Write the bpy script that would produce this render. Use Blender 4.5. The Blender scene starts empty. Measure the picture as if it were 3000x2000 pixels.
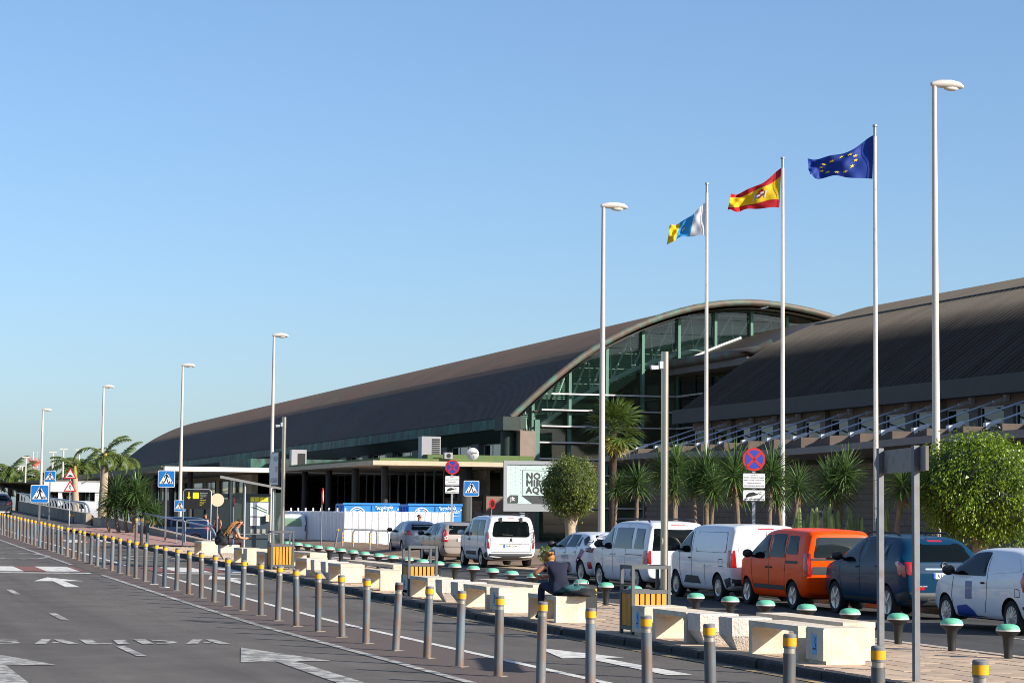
import bpy, bmesh, math, random
from mathutils import Vector, Matrix
from mathutils.bvhtree import BVHTree
from mathutils.geometry import delaunay_2d_cdt, tessellate_polygon

random.seed(7)
S = bpy.context.scene
COL = S.collection

# ------------------------------------------------------------------ camera
# World axes: x runs across the road towards the terminal, y runs along the road, z up (metres).
FPX = 6400.0                       # focal length in pixels of a 3000 px wide frame
CAMZ = 2.04
HEAD = math.radians(17.64)         # heading, clockwise from +y
PITCH = math.atan(500.0 / FPX)
ROLL = 0.010
_r = Vector((math.cos(HEAD), -math.sin(HEAD), 0))
_h = Vector((math.sin(HEAD), math.cos(HEAD), 0))
_f = _h * math.cos(PITCH) + Vector((0, 0, 1)) * math.sin(PITCH)
_u = _r.cross(_f)
CR = _r * math.cos(ROLL) + _u * math.sin(ROLL)
CU = _u * math.cos(ROLL) - _r * math.sin(ROLL)
CF = _f
cam_d = bpy.data.cameras.new('camera')
cam_d.sensor_width = 36.0
cam_d.lens = FPX / 3000.0 * 36.0
cam_d.clip_start = 0.5
cam_d.clip_end = 9000
cam = bpy.data.objects.new('camera', cam_d)
COL.objects.link(cam)
cam.matrix_world = Matrix(((CR.x, CU.x, -CF.x, 0), (CR.y, CU.y, -CF.y, 0), (CR.z, CU.z, -CF.z, CAMZ), (0, 0, 0, 1)))
S.camera = cam
S.render.resolution_x, S.render.resolution_y = 1024, 682

# ------------------------------------------------------------------ sky, sun, exposure
SUN_EL = math.radians(25.8)
SUN_DIR = Vector((0.69 * math.cos(SUN_EL), -0.724 * math.cos(SUN_EL), math.sin(SUN_EL))).normalized()
W = bpy.data.worlds.new('World'); S.world = W; W.use_nodes = True
nt = W.node_tree; nt.nodes.clear()
sky = nt.nodes.new('ShaderNodeTexSky'); sky.sky_type = 'NISHITA'; sky.sun_disc = False
sky.sun_elevation = SUN_EL
sky.sun_rotation = math.atan2(SUN_DIR.x, SUN_DIR.y)
sky.altitude = 0; sky.air_density = 0.95; sky.dust_density = 1.05; sky.ozone_density = 6.2
bg = nt.nodes.new('ShaderNodeBackground'); bg.inputs['Strength'].default_value = 0.126
wo = nt.nodes.new('ShaderNodeOutputWorld')
gm = nt.nodes.new('ShaderNodeGamma'); gm.inputs[1].default_value = .86
nt.links.new(sky.outputs[0], gm.inputs[0]); nt.links.new(gm.outputs[0], bg.inputs[0]); nt.links.new(bg.outputs[0], wo.inputs[0])
sd = bpy.data.lights.new('sun', 'SUN'); sd.energy = 5.0; sd.angle = math.radians(0.53); sd.color = (1.0, 0.93, 0.82)
so = bpy.data.objects.new('sun', sd); COL.objects.link(so); so.location = (30, -40, 60)
so.rotation_euler = SUN_DIR.to_track_quat('Z', 'Y').to_euler()
S.view_settings.view_transform = 'Standard'; S.view_settings.look = 'None'
S.view_settings.exposure = 0.8; S.view_settings.gamma = 1.0; S.view_settings.use_curve_mapping = False
S.render.engine = 'CYCLES'
S.cycles.filter_width = 0.95; S.cycles.max_bounces = 6; S.cycles.transparent_max_bounces = 12

# ------------------------------------------------------------------ surveying helpers
def ray(px, py):
    return (CF + CR * ((px - 1500) / FPX) + CU * ((1000 - py) / FPX))
def on_z(px, py, z=0.0):
    d = ray(px, py); t = (z - CAMZ) / d.z
    return Vector((d.x * t, d.y * t, z))
def on_x(px, py, x):
    d = ray(px, py); t = x / d.x
    return Vector((x, d.y * t, CAMZ + d.z * t))
def on_y(px, py, y):
    d = ray(px, py); t = y / d.y
    return Vector((d.x * t, y, CAMZ + d.z * t))
def at(px, py, depth):
    d = ray(px, py); t = depth / (d.x * _h.x + d.y * _h.y)
    return Vector((d.x * t, d.y * t, CAMZ + d.z * t))

# ------------------------------------------------------------------ materials
def lin(h):
    if not isinstance(h, str): return tuple(h)
    h = h.lstrip('#'); c = [int(h[i:i + 2], 16) / 255 for i in (0, 2, 4)]
    return tuple(x / 12.92 if x <= .04045 else ((x + .055) / 1.055) ** 2.4 for x in c)
MATS = {}
def mat(name, col, rough=.6, metal=0., var=0., scale=4., bump=0., bscale=60., col2=None, f2=.5, scale2=None, coat=0., spec=.5, rnd=0., soft=.1, stretch=None, trans=0.):
    """principled material: base colour with value noise, an optional second colour in noise patches, fine bump"""
    if name in MATS: return MATS[name]
    m = bpy.data.materials.new(name); m.use_nodes = True; MATS[name] = m
    n = m.node_tree.nodes; L = m.node_tree.links; b = n['Principled BSDF']
    c = lin(col)
    b.inputs['Base Color'].default_value = (*c, 1); b.inputs['Roughness'].default_value = rough
    b.inputs['Metallic'].default_value = metal; b.inputs['Coat Weight'].default_value = coat
    b.inputs['Coat Roughness'].default_value = .04
    b.inputs['Specular IOR Level'].default_value = spec
    if trans: b.inputs['Transmission Weight'].default_value = trans
    tc = n.new('ShaderNodeTexCoord'); vec = tc.outputs['Object']
    if stretch:
        mp = n.new('ShaderNodeMapping'); mp.inputs['Scale'].default_value = stretch
        L.new(vec, mp.inputs[0]); vec = mp.outputs[0]
    oi = n.new('ShaderNodeObjectInfo')
    if rnd or col2:
        ad = n.new('ShaderNodeVectorMath'); ad.operation = 'ADD'
        ml = n.new('ShaderNodeMath'); ml.operation = 'MULTIPLY'; ml.inputs[1].default_value = 37.0
        L.new(oi.outputs['Random'], ml.inputs[0]); L.new(vec, ad.inputs[0]); L.new(ml.outputs[0], ad.inputs[1]); vec = ad.outputs[0]
    cur = None
    if col2:
        nz = n.new('ShaderNodeTexNoise'); nz.inputs['Scale'].default_value = scale2 or scale; nz.inputs['Detail'].default_value = 6; nz.inputs['Roughness'].default_value = .65
        L.new(vec, nz.inputs['Vector'])
        cr = n.new('ShaderNodeMapRange'); cr.inputs[1].default_value = 1 - f2 - soft; cr.inputs[2].default_value = 1 - f2 + soft
        L.new(nz.outputs[0], cr.inputs[0])
        mx = n.new('ShaderNodeMix'); mx.data_type = 'RGBA'
        mx.inputs[6].default_value = (*c, 1); mx.inputs[7].default_value = (*lin(col2), 1)
        L.new(cr.outputs[0], mx.inputs[0]); cur = mx.outputs[2]
    if var or rnd:
        hs = n.new('ShaderNodeHueSaturation')
        if cur: L.new(cur, hs.inputs['Color'])
        else: hs.inputs['Color'].default_value = (*c, 1)
        val = None
        if var:
            nz = n.new('ShaderNodeTexNoise'); nz.inputs['Scale'].default_value = scale; nz.inputs['Detail'].default_value = 8; nz.inputs['Roughness'].default_value = .7
            L.new(vec, nz.inputs['Vector'])
            mr = n.new('ShaderNodeMapRange'); mr.inputs[1].default_value = .25; mr.inputs[2].default_value = .75
            mr.inputs[3].default_value = 1 - var; mr.inputs[4].default_value = 1 + var
            L.new(nz.outputs[0], mr.inputs[0]); val = mr.outputs[0]
        if rnd:
            m2 = n.new('ShaderNodeMapRange'); m2.inputs[3].default_value = 1 - rnd; m2.inputs[4].default_value = 1 + rnd
            L.new(oi.outputs['Random'], m2.inputs[0])
            if val:
                mm = n.new('ShaderNodeMath'); mm.operation = 'MULTIPLY'; L.new(val, mm.inputs[0]); L.new(m2.outputs[0], mm.inputs[1]); val = mm.outputs[0]
            else: val = m2.outputs[0]
        L.new(val, hs.inputs['Value']); cur = hs.outputs[0]
    if cur: L.new(cur, b.inputs['Base Color'])
    if bump:
        nb = n.new('ShaderNodeTexNoise'); nb.inputs['Scale'].default_value = bscale; nb.inputs['Detail'].default_value = 4
        L.new(vec, nb.inputs['Vector'])
        bp = n.new('ShaderNodeBump'); bp.inputs['Strength'].default_value = bump; bp.inputs['Distance'].default_value = .02
        L.new(nb.outputs[0], bp.inputs['Height']); L.new(bp.outputs[0], b.inputs['Normal'])
    return m
def glass(name, tint, see=.5, rough=.03, refl=1.0, dark='#0a1210', ior=1.52):
    """window glass: fresnel mirror over a mix of clear tinted view and dark body"""
    if name in MATS: return MATS[name]
    m = bpy.data.materials.new(name); m.use_nodes = True; MATS[name] = m
    n = m.node_tree.nodes; L = m.node_tree.links; n.clear()
    o = n.new('ShaderNodeOutputMaterial'); tr = n.new('ShaderNodeBsdfTransparent'); tr.inputs[0].default_value = (*lin(tint), 1)
    df = n.new('ShaderNodeBsdfDiffuse'); df.inputs[0].default_value = (*lin(dark), 1)
    mx = n.new('ShaderNodeMixShader'); mx.inputs[0].default_value = see
    gl = n.new('ShaderNodeBsdfGlossy'); gl.inputs['Roughness'].default_value = rough; gl.inputs[0].default_value = (refl, refl, refl, 1)
    fr = n.new('ShaderNodeFresnel'); fr.inputs[0].default_value = ior
    m2 = n.new('ShaderNodeMixShader')
    L.new(df.outputs[0], mx.inputs[1]); L.new(tr.outputs[0], mx.inputs[2])
    L.new(fr.outputs[0], m2.inputs[0]); L.new(mx.outputs[0], m2.inputs[1]); L.new(gl.outputs[0], m2.inputs[2]); L.new(m2.outputs[0], o.inputs[0])
    return m

# ------------------------------------------------------------------ mesh helpers
class MB:
    def __init__(s): s.v = []; s.f = []; s.m = []
    def add(s, vs, fs, mi=0):
        o = len(s.v); s.v += [tuple(p) for p in vs]
        for f in fs: s.f.append(tuple(i + o for i in f)); s.m.append(mi)
        return s
    def box(s, x0, x1, y0, y1, z0, z1, mi=0):
        return s.add([(x0, y0, z0), (x1, y0, z0), (x1, y1, z0), (x0, y1, z0), (x0, y0, z1), (x1, y0, z1), (x1, y1, z1), (x0, y1, z1)],
                     [(0, 3, 2, 1), (4, 5, 6, 7), (0, 1, 5, 4), (1, 2, 6, 5), (2, 3, 7, 6), (3, 0, 4, 7)], mi)
    def cbox(s, c, d, mi=0): return s.box(c[0] - d[0] / 2, c[0] + d[0] / 2, c[1] - d[1] / 2, c[1] + d[1] / 2, c[2] - d[2] / 2, c[2] + d[2] / 2, mi)
    def beam(s, p0, p1, w, h=None, mi=0, up=(0, 0, 1)):
        p0 = Vector(p0); p1 = Vector(p1); h = h or w; d = (p1 - p0).normalized(); up = Vector(up)
        if abs(d.dot(up)) > .98: up = Vector((0, 1, 0))
        a = d.cross(up).normalized() * (w / 2); b = a.cross(d).normalized() * (h / 2)
        vs = [p + i * a + j * b for p in (p0, p1) for i, j in ((-1, -1), (1, -1), (1, 1), (-1, 1))]
        return s.add(vs, [(0, 1, 2, 3), (7, 6, 5, 4), (0, 4, 5, 1), (1, 5, 6, 2), (2, 6, 7, 3), (3, 7, 4, 0)], mi)
    def cyl(s, p0, p1, r0, r1=None, n=12, mi=0): return s.tube([p0, p1], [r0, r0 if r1 is None else r1], n, mi)
    def tube(s, pts, r, n=8, mi=0, cap=True):
        pts = [Vector(p) for p in pts]; k = len(pts)
        rs = r if isinstance(r, (list, tuple)) else [r] * k
        t0 = (pts[1] - pts[0]).normalized(); a = t0.orthogonal().normalized(); vs = []
        for i, p in enumerate(pts):
            t = (pts[min(i + 1, k - 1)] - pts[max(i - 1, 0)]).normalized()
            a = (a - t * a.dot(t)); a = a.normalized() if a.length > 1e-6 else t.orthogonal().normalized()
            b = t.cross(a)
            vs += [p + (a * math.cos(2 * math.pi * j / n) + b * math.sin(2 * math.pi * j / n)) * rs[i] for j in range(n)]
        fs = [(i * n + j, i * n + (j + 1) % n, (i + 1) * n + (j + 1) % n, (i + 1) * n + j) for i in range(k - 1) for j in range(n)]
        if cap: fs += [tuple(range(n - 1, -1, -1)), tuple((k - 1) * n + j for j in range(n))]
        return s.add(vs, fs, mi)
    def lathe(s, prof, n=16, c=(0, 0, 0), mi=0):
        k = len(prof)
        vs = [(c[0] + r * math.cos(2 * math.pi * j / n), c[1] + r * math.sin(2 * math.pi * j / n), c[2] + z) for r, z in prof for j in range(n)]
        fs = [(i * n + j, i * n + (j + 1) % n, (i + 1) * n + (j + 1) % n, (i + 1) * n + j) for i in range(k - 1) for j in range(n)]
        fs += [tuple(range(n - 1, -1, -1)), tuple((k - 1) * n + j for j in range(n))]
        return s.add(vs, fs, mi)
    def prism(s, poly, ax, a0, a1, mi=0):
        def P(p, a):
            return {'x': (a, p[0], p[1]), 'y': (p[0], a, p[1]), 'z': (p[0], p[1], a)}[ax]
        n = len(poly)
        vs = [P(p, a0) for p in poly] + [P(p, a1) for p in poly]
        fs = [(i, (i + 1) % n, n + (i + 1) % n, n + i) for i in range(n)] + [tuple(range(n - 1, -1, -1)), tuple(range(n, 2 * n))]
        return s.add(vs, fs, mi)
    def grid(s, fn, nu, nv, mi=0, closed=False):
        vs = [fn(i / nu, j / nv) for i in range(nu + 1) for j in range(nv + 1)]
        return s.add(vs, [(i * (nv + 1) + j, (i + 1) * (nv + 1) + j, (i + 1) * (nv + 1) + j + 1, i * (nv + 1) + j + 1) for i in range(nu) for j in range(nv)], mi)
    def ball(s, c, r, n=12, k=8, mi=0):
        r = r if isinstance(r, (tuple, list)) else (r, r, r)
        def fn(a, b):
            th = math.pi * (b * .998 + .001); ph = 2 * math.pi * a
            return (c[0] + r[0] * math.sin(th) * math.cos(ph), c[1] + r[1] * math.sin(th) * math.sin(ph), c[2] - r[2] * math.cos(th))
        return s.grid(fn, n, k, mi)
    def xf(s, M): s.v = [tuple(M @ Vector(p)) for p in s.v]; return s
    def mesh(s, name, mats, smooth=None):
        me = bpy.data.meshes.new(name); me.from_pydata(s.v, [], s.f)
        mats = mats if isinstance(mats, (list, tuple)) else [mats]
        for m in mats: me.materials.append(m)
        if len(mats) > 1: me.polygons.foreach_set('material_index', s.m)
        bm = bmesh.new(); bm.from_mesh(me); bmesh.ops.recalc_face_normals(bm, faces=bm.faces); bm.to_mesh(me); bm.free()
        if smooth is not None:
            me.polygons.foreach_set('use_smooth', [True] * len(me.polygons)); me.set_sharp_from_angle(angle=math.radians(smooth))
        me.update(); return me
    def build(s, name, mats, parent=None, smooth=None, **kw):
        return obj(name, s.mesh(name, mats, smooth), parent, **kw)
def obj(name, data, parent=None, loc=None, rot=None, label=None, cat=None, group=None, kind=None):
    o = bpy.data.objects.new(name, data); COL.objects.link(o)
    if parent is not None: o.parent = parent
    if loc is not None: o.location = loc
    if rot is not None: o.rotation_euler = rot if isinstance(rot, (tuple, list)) else (0, 0, rot)
    if label: o['label'] = label
    if cat: o['category'] = cat
    if group: o['group'] = group
    if kind: o['kind'] = kind
    return o
def thing(name, label, cat, loc=(0, 0, 0), rot=0, group=None):
    return obj(name, None, None, loc, rot, label, cat, group)
def struct(name, mb, m, smooth=None): return mb.build(name, m, None, smooth, kind='structure')
def dup(root, loc=None, rot=None, label=None):
    r = root.copy(); COL.objects.link(r)
    if loc is not None: r.location = loc
    if rot is not None: r.rotation_euler = (0, 0, rot)
    if label: r['label'] = label
    for c in root.children:
        cc = c.copy(); COL.objects.link(cc); cc.parent = r
        for g in c.children:
            gg = g.copy(); COL.objects.link(gg); gg.parent = cc
    return r
_T = {}
def text_mesh(txt, size=1.0, align='LEFT', bold=0.0, shear=0.0, space=1.0):
    """filled flat lettering in the x-y plane, returned as (verts, faces)"""
    cu = bpy.data.curves.new('t', 'FONT'); cu.body = txt; cu.size = size; cu.align_x = align; cu.offset = bold * size; cu.shear = shear; cu.space_character = space; cu.resolution_u = 2
    o = bpy.data.objects.new('t', cu); COL.objects.link(o)
    dg = bpy.context.evaluated_depsgraph_get(); me = bpy.data.meshes.new_from_object(o.evaluated_get(dg))
    vs = [v.co.copy() for v in me.vertices]; fs = [tuple(p.vertices) for p in me.polygons]
    bpy.data.objects.remove(o); bpy.data.curves.remove(cu); bpy.data.meshes.remove(me)
    return vs, fs
ONES = 'first second third fourth fifth sixth seventh eighth ninth tenth eleventh twelfth thirteenth fourteenth fifteenth sixteenth seventeenth eighteenth nineteenth'.split()
TENS = {20: 'twent', 30: 'thirt', 40: 'fort', 50: 'fift', 60: 'sixt'}
def ordinal(n):
    if n < 20: return ONES[n - 1]
    t = n // 10 * 10
    return TENS[t] + 'ieth' if n == t else TENS[t] + 'y-' + ONES[n - t - 1]
def smooth_curve(pts, k=6):
    """Catmull-Rom through 2-D or 3-D points"""
    P = [Vector(p) for p in pts]; out = []
    for i in range(len(P) - 1):
        a, b, c, d = P[max(i - 1, 0)], P[i], P[i + 1], P[min(i + 2, len(P) - 1)]
        for j in range(k):
            t = j / k
            out.append(.5 * ((2 * b) + (c - a) * t + (2 * a - 5 * b + 4 * c - d) * t * t + (3 * b - a - 3 * c + d) * t ** 3))
    out.append(P[-1]); return out
def rounded(poly, r, k=3):
    """round the corners of a 2-D polygon"""
    out = []; n = len(poly)
    for i in range(n):
        p = Vector(poly[i]); a = Vector(poly[i - 1]) - p; b = Vector(poly[(i + 1) % n]) - p
        rr = min(r, a.length * .45, b.length * .45); a = p + a.normalized() * rr; b = p + b.normalized() * rr
        for j in range(k + 1):
            t = j / k; out.append(tuple((1 - t) ** 2 * a + 2 * t * (1 - t) * p + t * t * b))
    return out
# ================================================================== ground, roads, markings
def zr(y):                          # the main road climbs gently towards the upper level
    return 0.0 if y < 38 else .2 * ((y - 38) / 21) ** 1.18
ZP = .02                            # pick-up road level
def sstep(a, b, x): t = min(1, max(0, (x - a) / (b - a))); return t * t * (3 - 2 * t)
def zp(y): return ZP + .12 * sstep(45, 78, y)
def zi(y, x=12.1):                  # traffic island top, follows the climbing road
    return .115 + zr(y)

M_asph = mat('asphalt', '#615c57', .92, var=.16, scale=60, bump=.5, bscale=140, col2='#56514d', f2=.45, scale2=.35, soft=.2, spec=.25)
M_asph2 = mat('asphalt_pickup', '#504e4c', .92, var=.18, scale=60, bump=.5, bscale=140, col2='#434241', f2=.45, scale2=.3, soft=.2, spec=.25)
def streaks(m, amt=.12):
    n = m.node_tree.nodes; L = m.node_tree.links; b = n['Principled BSDF']; src = b.inputs['Base Color'].links[0].from_socket
    tc = n.new('ShaderNodeTexCoord'); mp = n.new('ShaderNodeMapping'); mp.inputs['Scale'].default_value = (1.5, .035, 1); nz = n.new('ShaderNodeTexNoise'); nz.inputs['Scale'].default_value = 1.0; nz.inputs['Detail'].default_value = 5
    L.new(tc.outputs['Object'], mp.inputs[0]); L.new(mp.outputs[0], nz.inputs['Vector'])
    n2 = n.new('ShaderNodeTexNoise'); n2.inputs['Scale'].default_value = .9; n2.inputs['Detail'].default_value = 9; n2.inputs['Roughness'].default_value = .75; L.new(tc.outputs['Object'], n2.inputs['Vector'])
    ad = n.new('ShaderNodeMath'); ad.operation = 'ADD'; L.new(nz.outputs[0], ad.inputs[0]); L.new(n2.outputs[0], ad.inputs[1])
    mr = n.new('ShaderNodeMapRange'); mr.inputs[1].default_value = .7; mr.inputs[2].default_value = 1.3; mr.inputs[3].default_value = 1 - amt; mr.inputs[4].default_value = 1 + amt; L.new(ad.outputs[0], mr.inputs[0])
    hs = n.new('ShaderNodeHueSaturation'); L.new(src, hs.inputs['Color']); L.new(mr.outputs[0], hs.inputs['Value']); L.new(hs.outputs[0], b.inputs['Base Color'])
streaks(M_asph, .26); streaks(M_asph2, .26)
M_median = mat('asphalt_median', '#615652', .95, var=.2, scale=40, bump=.5, bscale=160, spec=.2)
M_paint = mat('road_paint', '#cfccc4', .8, var=.18, scale=9, col2='#77756f', f2=.40, scale2=6, soft=.16)
M_paint_thin = mat('road_paint_worn', '#aeaba4', .85, var=.25, scale=9, col2='#625f5b', f2=.5, scale2=5, soft=.10)
M_red = mat('road_paint_red', '#7c4a43', .85, var=.25, scale=4, col2='#5b4540', f2=.4, scale2=3, soft=.15)
M_yel = mat('road_paint_yellow', '#a88a4a', .85, var=.3, scale=6, col2='#55524b', f2=.52, scale2=2.5, soft=.12)
M_dust = mat('dry_ground', '#9a8264', .95, var=.25, scale=.05)
M_paver = mat('paving_slab', '#b29a82', .9, var=.15, scale=3, bump=.25, bscale=80, rnd=.10, col2='#94826f', f2=.4, scale2=.8, soft=.2)
M_joint = mat('paving_joint', '#6a5f55', .95)
M_redpave = mat('red_paving', '#a27a6c', .9, var=.2, scale=5, rnd=.12)
M_kerb = mat('kerb_black', '#2c2b2a', .85, var=.4, scale=5, bump=.6, bscale=18, col2='#5d5954', f2=.34, scale2=4, soft=.1, rnd=.2)
M_kerbL = mat('kerb_pale', '#a79683', .9, var=.2, scale=4, rnd=.1)

g = MB(); g.box(-3000, 3000, -500, 6000, -2.0, -.06); struct('ground', g, M_dust)
def sheet(x0, x1, y0, y1, zf, dy=3.0, nx=1):
    m = MB(); n = max(1, int((y1 - y0) / dy))
    return m.grid(lambda a, b: (x0 + (x1 - x0) * a, y0 + (y1 - y0) * b, zf(y0 + (y1 - y0) * b)), nx, n)
struct('main_road', sheet(-60, 14.9, -30, 420, zr), M_asph)
struct('pickup_road', sheet(15.9, 22.6, -30, 420, zp), M_asph2)
struct('forecourt', sheet(22.6, 62, -30, 420, lambda y: ZP - .004, 40), mat('forecourt_paving', '#8d8073', .9, var=.2, scale=.8))
struct('lane_divider_strip', sheet(7.55, 9.2, -10, 180, lambda y: zr(y) + .004), M_median)

def strip(x0, x1, y0, y1, m, name='road_line', dz=.008):
    return struct(name, sheet(x0, x1, y0, y1, lambda y: zr(y) + dz, 2.0), m)
def mark(polys, m, name, dz=.008, zf=zr):
    mb = MB()
    for p in polys:
        tri = tessellate_polygon([[Vector((a, b, 0)) for a, b in p]])
        mb.add([(a, b, zf(b) + dz) for a, b in p], tri)
    for i, f in enumerate(mb.f):     # face up
        a, b, c = (Vector(mb.v[k]) for k in f)
        if (b - a).cross(c - a).z < 0: mb.f[i] = tuple(reversed(f))
    me = bpy.data.meshes.new(name); me.from_pydata(mb.v, [], mb.f); me.materials.append(m)
    return obj(name, me, kind='structure')
strip(7.50, 7.64, -10, 60.5, M_paint_thin, 'lane_edge_line', .009)
strip(7.50, 7.64, 68.0, 150, M_paint_thin, 'lane_edge_line', .009)
strip(9.10, 9.24, -10, 61.0, M_paint, 'lane_edge_line', .009)
strip(9.10, 9.24, 67.0, 150, M_paint, 'lane_edge_line', .009)
strip(11.72, 11.84, -10, 100, M_yel, 'kerbside_yellow_line')
for k in range(-1, 12):
    strip(4.33, 4.47, 30.6 + 9.7 * k, 32.9 + 9.7 * k, M_paint_thin, 'lane_dash')
def arrow(x, y, L=5.2, w=1.0, m=None, name='lane_arrow', side=-1):
    hl = L * .42; sw = .17
    P = [(x - sw / 2, y), (x + sw / 2, y), (x + sw / 2, y + L - hl), (x + w * .5, y + L - hl - .15), (x + sw * .2, y + L), (x - w * .30, y + L - hl * .55)]
    P = [(x - sw, y), (x + sw, y), (x + sw * .8, y + L - hl), (x + w * .62, y + L - hl), (x - .05, y + L), (x - w * .62, y + L - hl), (x - sw * .8, y + L - hl)]
    return mark([P], m or M_paint_thin, name)
p = on_z(1010, 2005); arrow(6.15, p.y - .2, 7.2, 1.0)
arrow(2.3, on_z(100, 2010).y - 1.0, 7.6, 1.25)
p = on_z(1840, 1950); arrow(10.55, 26.0, 5.6, .75, M_paint)
p = on_z(180, 1690, .1); arrow(6.0, 53.5, 5.6, 1.0, M_paint)
arrow(10.55, 54.5, 5.8, .85, M_paint)
# SALIDA lettering on the outer lanes, surveyed stroke by stroke on the road surface
A_ = [[(150, 188.5), (180, 168), (222, 168), (200, 188.5)], [(237, 168), (280, 170), (345, 188), (305, 190), (258, 179)], [(232, 181), (256, 181), (268, 185.5), (224, 185.5)]]
GLY = [[(-62, 170), (72, 169.5), (78, 173.5), (-50, 174)], [(-45, 177.5), (66, 177.5), (90, 181), (74, 186.5), (-40, 187), (-44, 183.5), (52, 183), (56, 180.5), (-40, 180.5)],
       [(345, 168), (395, 168), (430, 184.5), (492, 185.5), (488, 190), (380, 190)], [(490, 170), (545, 170), (570, 190), (518, 190)],
       [(583, 169), (637, 169), (677, 190), (625, 190)], [(655, 170), (720, 172), (778, 180.5), (742, 187.5), (692, 189.5), (682, 185.5), (718, 184), (733, 180.5), (705, 176.5), (668, 174.5)]] + A_ + [[(a + 663, b) for a, b in q] for q in A_]
def gxy(a, b): p = on_z(a / 1.4933, 1760 + b / 1.4933); return (p.x, p.y)
for q in GLY: mark([[gxy(a, b) for a, b in q]], M_paint_thin, 'road_letter_stroke')
# worn oval speed marks and the raised zebra with red and white blocks
def ring(px, py, rx, ry, z):
    c = on_z(px, py, z); n = 28
    o = [(c.x + rx * math.cos(2 * math.pi * i / n), c.y + ry * math.sin(2 * math.pi * i / n)) for i in range(n)]
    q = [(c.x + (rx - .16) * math.cos(2 * math.pi * i / n), c.y + (ry - .45) * math.sin(2 * math.pi * i / n)) for i in range(n)]
    mark([[o[i], o[(i + 1) % n], q[(i + 1) % n], q[i]] for i in range(n)], M_paint_thin, 'speed_limit_ring')
ring(30, 1632, 1.3, 3.2, .35); ring(444, 1642, .9, 2.4, .3)
for x0, x1, st in ((-6, 7.4, 0), (9.35, 11.9, 1)):
    n = 0; x = x0
    while x < x1 - .1:
        w = .92 if n % 2 == st else .62
        xa, xb = x, min(x + w, x1); sk = -.18
        mark([[(xa, 62.6 + (9 - xa) * .12), (xb, 62.6 + (9 - xb) * .12), (xb, 66.2 + (9 - xb) * .12), (xa, 66.2 + (9 - xa) * .12)]], M_paint if n % 2 == st else M_red, 'zebra_block' , .010)
        x = xb; n += 1
    mark([[(x0, 61.3 + (9 - x0) * .12), (x1, 61.3 + (9 - x1) * .12), (x1, 61.8 + (9 - x1) * .12), (x0, 61.8 + (9 - x0) * .12)]], M_paint, 'stop_line', .010)
for x0, x1 in ((-2, 7.4), (9.4, 12.0)):
    x = x0; n = 0
    while x < x1 - .1:
        xb = min(x + .75, x1); mark([[(x, 92), (xb, 92), (xb, 96), (x, 96)]], M_paint if n % 2 else M_red, 'zebra_block', .010); x = xb; n += 1
# pick-up road markings
ys0 = sheet(16.75, 16.87, -10, 58, lambda y: zp(y) + .004); struct('pickup_lane_line', ys0, M_paint)
for k in range(6): struct('parking_bay_line', sheet(19.2, 19.3, 30 + 9.6 * k, 33 + 9.6 * k, lambda y: zp(y) + .004), M_paint_thin)
x = 16.3
while x < 22.3:
    mark([[(x, 84), (x + .5, 84), (x + .5, 88), (x, 88)]], M_paint, 'zebra_block', .004, zp); mark([[(x + .5, 84), (x + 1, 84), (x + 1, 88), (x + .5, 88)]], M_red, 'zebra_block', .004, zp); x += 1.0

# ---- traffic island: bed, kerbs, slabs
Y0, Y1 = 4.0, 101.0
isl = MB(); isl.grid(lambda a, b: (12.2 + 3.75 * a, Y0 + (Y1 - Y0) * b, zi(Y0 + (Y1 - Y0) * b, 12.2 + 3.75 * a) - .016), 1, 48)
island = struct('traffic_island', isl, M_joint)
kb = MB()
kb.prism([(0, -.3), (.17, -.3), (.17, .001), (.03, .001), (.004, -.025)], 'y', 0, .985)
kme = kb.mesh('kerb_stone', M_kerb)
kb2 = MB(); kb2.prism([(0, -.6), (.2, -.6), (.2, -.02), (.17, .0), (0, .0)], 'y', 0, .985); kme2 = kb2.mesh('kerb_stone', M_kerbL)
nk = int(Y1 - Y0)
for i in range(nk):
    y = Y0 + i
    sl = math.atan(zi(y + 1) - zi(y))
    obj('kerb_stone', kme, island, (12.04 + random.uniform(-.012, .012), y, zi(y) + random.uniform(-.008, .006)), (sl, 0, random.uniform(-.006, .006)))
    if y < 96: obj('kerb_stone', kme2, island, (15.93 + random.uniform(-.008, .008), y, zi(y, 15.95) + .001 + random.uniform(-.004, .004)), (sl, 0, 0))
pv = MB(); a, b, h = .193, .293, .0
pv.add([(-a, -b, -.012), (a, -b, -.012), (a, b, -.012), (-a, b, -.012), (-a + .006, -b + .006, 0), (a - .006, -b + .006, 0), (a - .006, b - .006, 0), (-a + .006, b - .006, 0)],
       [(4, 5, 6, 7), (0, 1, 5, 4), (1, 2, 6, 5), (2, 3, 7, 6), (3, 0, 4, 7)])
pme = pv.mesh('paving_slab', M_paver)
rest = MB(); cnt = 0; nrow = int((84 - 16) / .6); cells = []
for j in range(nrow):
    for i in range(9):
        x = 12.42 + .4 * i; y = 16 + .6 * j + (.3 if i % 2 else 0); cells.append((y, x))
near = [c for c in cells if 20.0 < c[0] < 60 and (c[0] < 28 and c[1] > 13.1 or c[0] >= 28)]
near = set(sorted(near)[:300])
for y, x in cells:
    z = zi(y, x) + random.uniform(-.003, .003); t = (random.uniform(-.006, .006) + math.atan((zi(y + .3, x) - zi(y - .3, x)) / .6), random.uniform(-.006, .006) - math.atan((zi(y, x + .2) - zi(y, x - .2)) / .4), random.uniform(-.006, .006))
    if (y, x) in near: obj('paving_slab', pme, island, (x, y, z), t)
    else:
        M = Matrix.Translation((x, y, z))
        rest.add([M @ Vector(v) for v in pv.v], pv.f)
rest.build('paving_slabs', M_paver, island, kind='stuff')
rp = MB()
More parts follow.
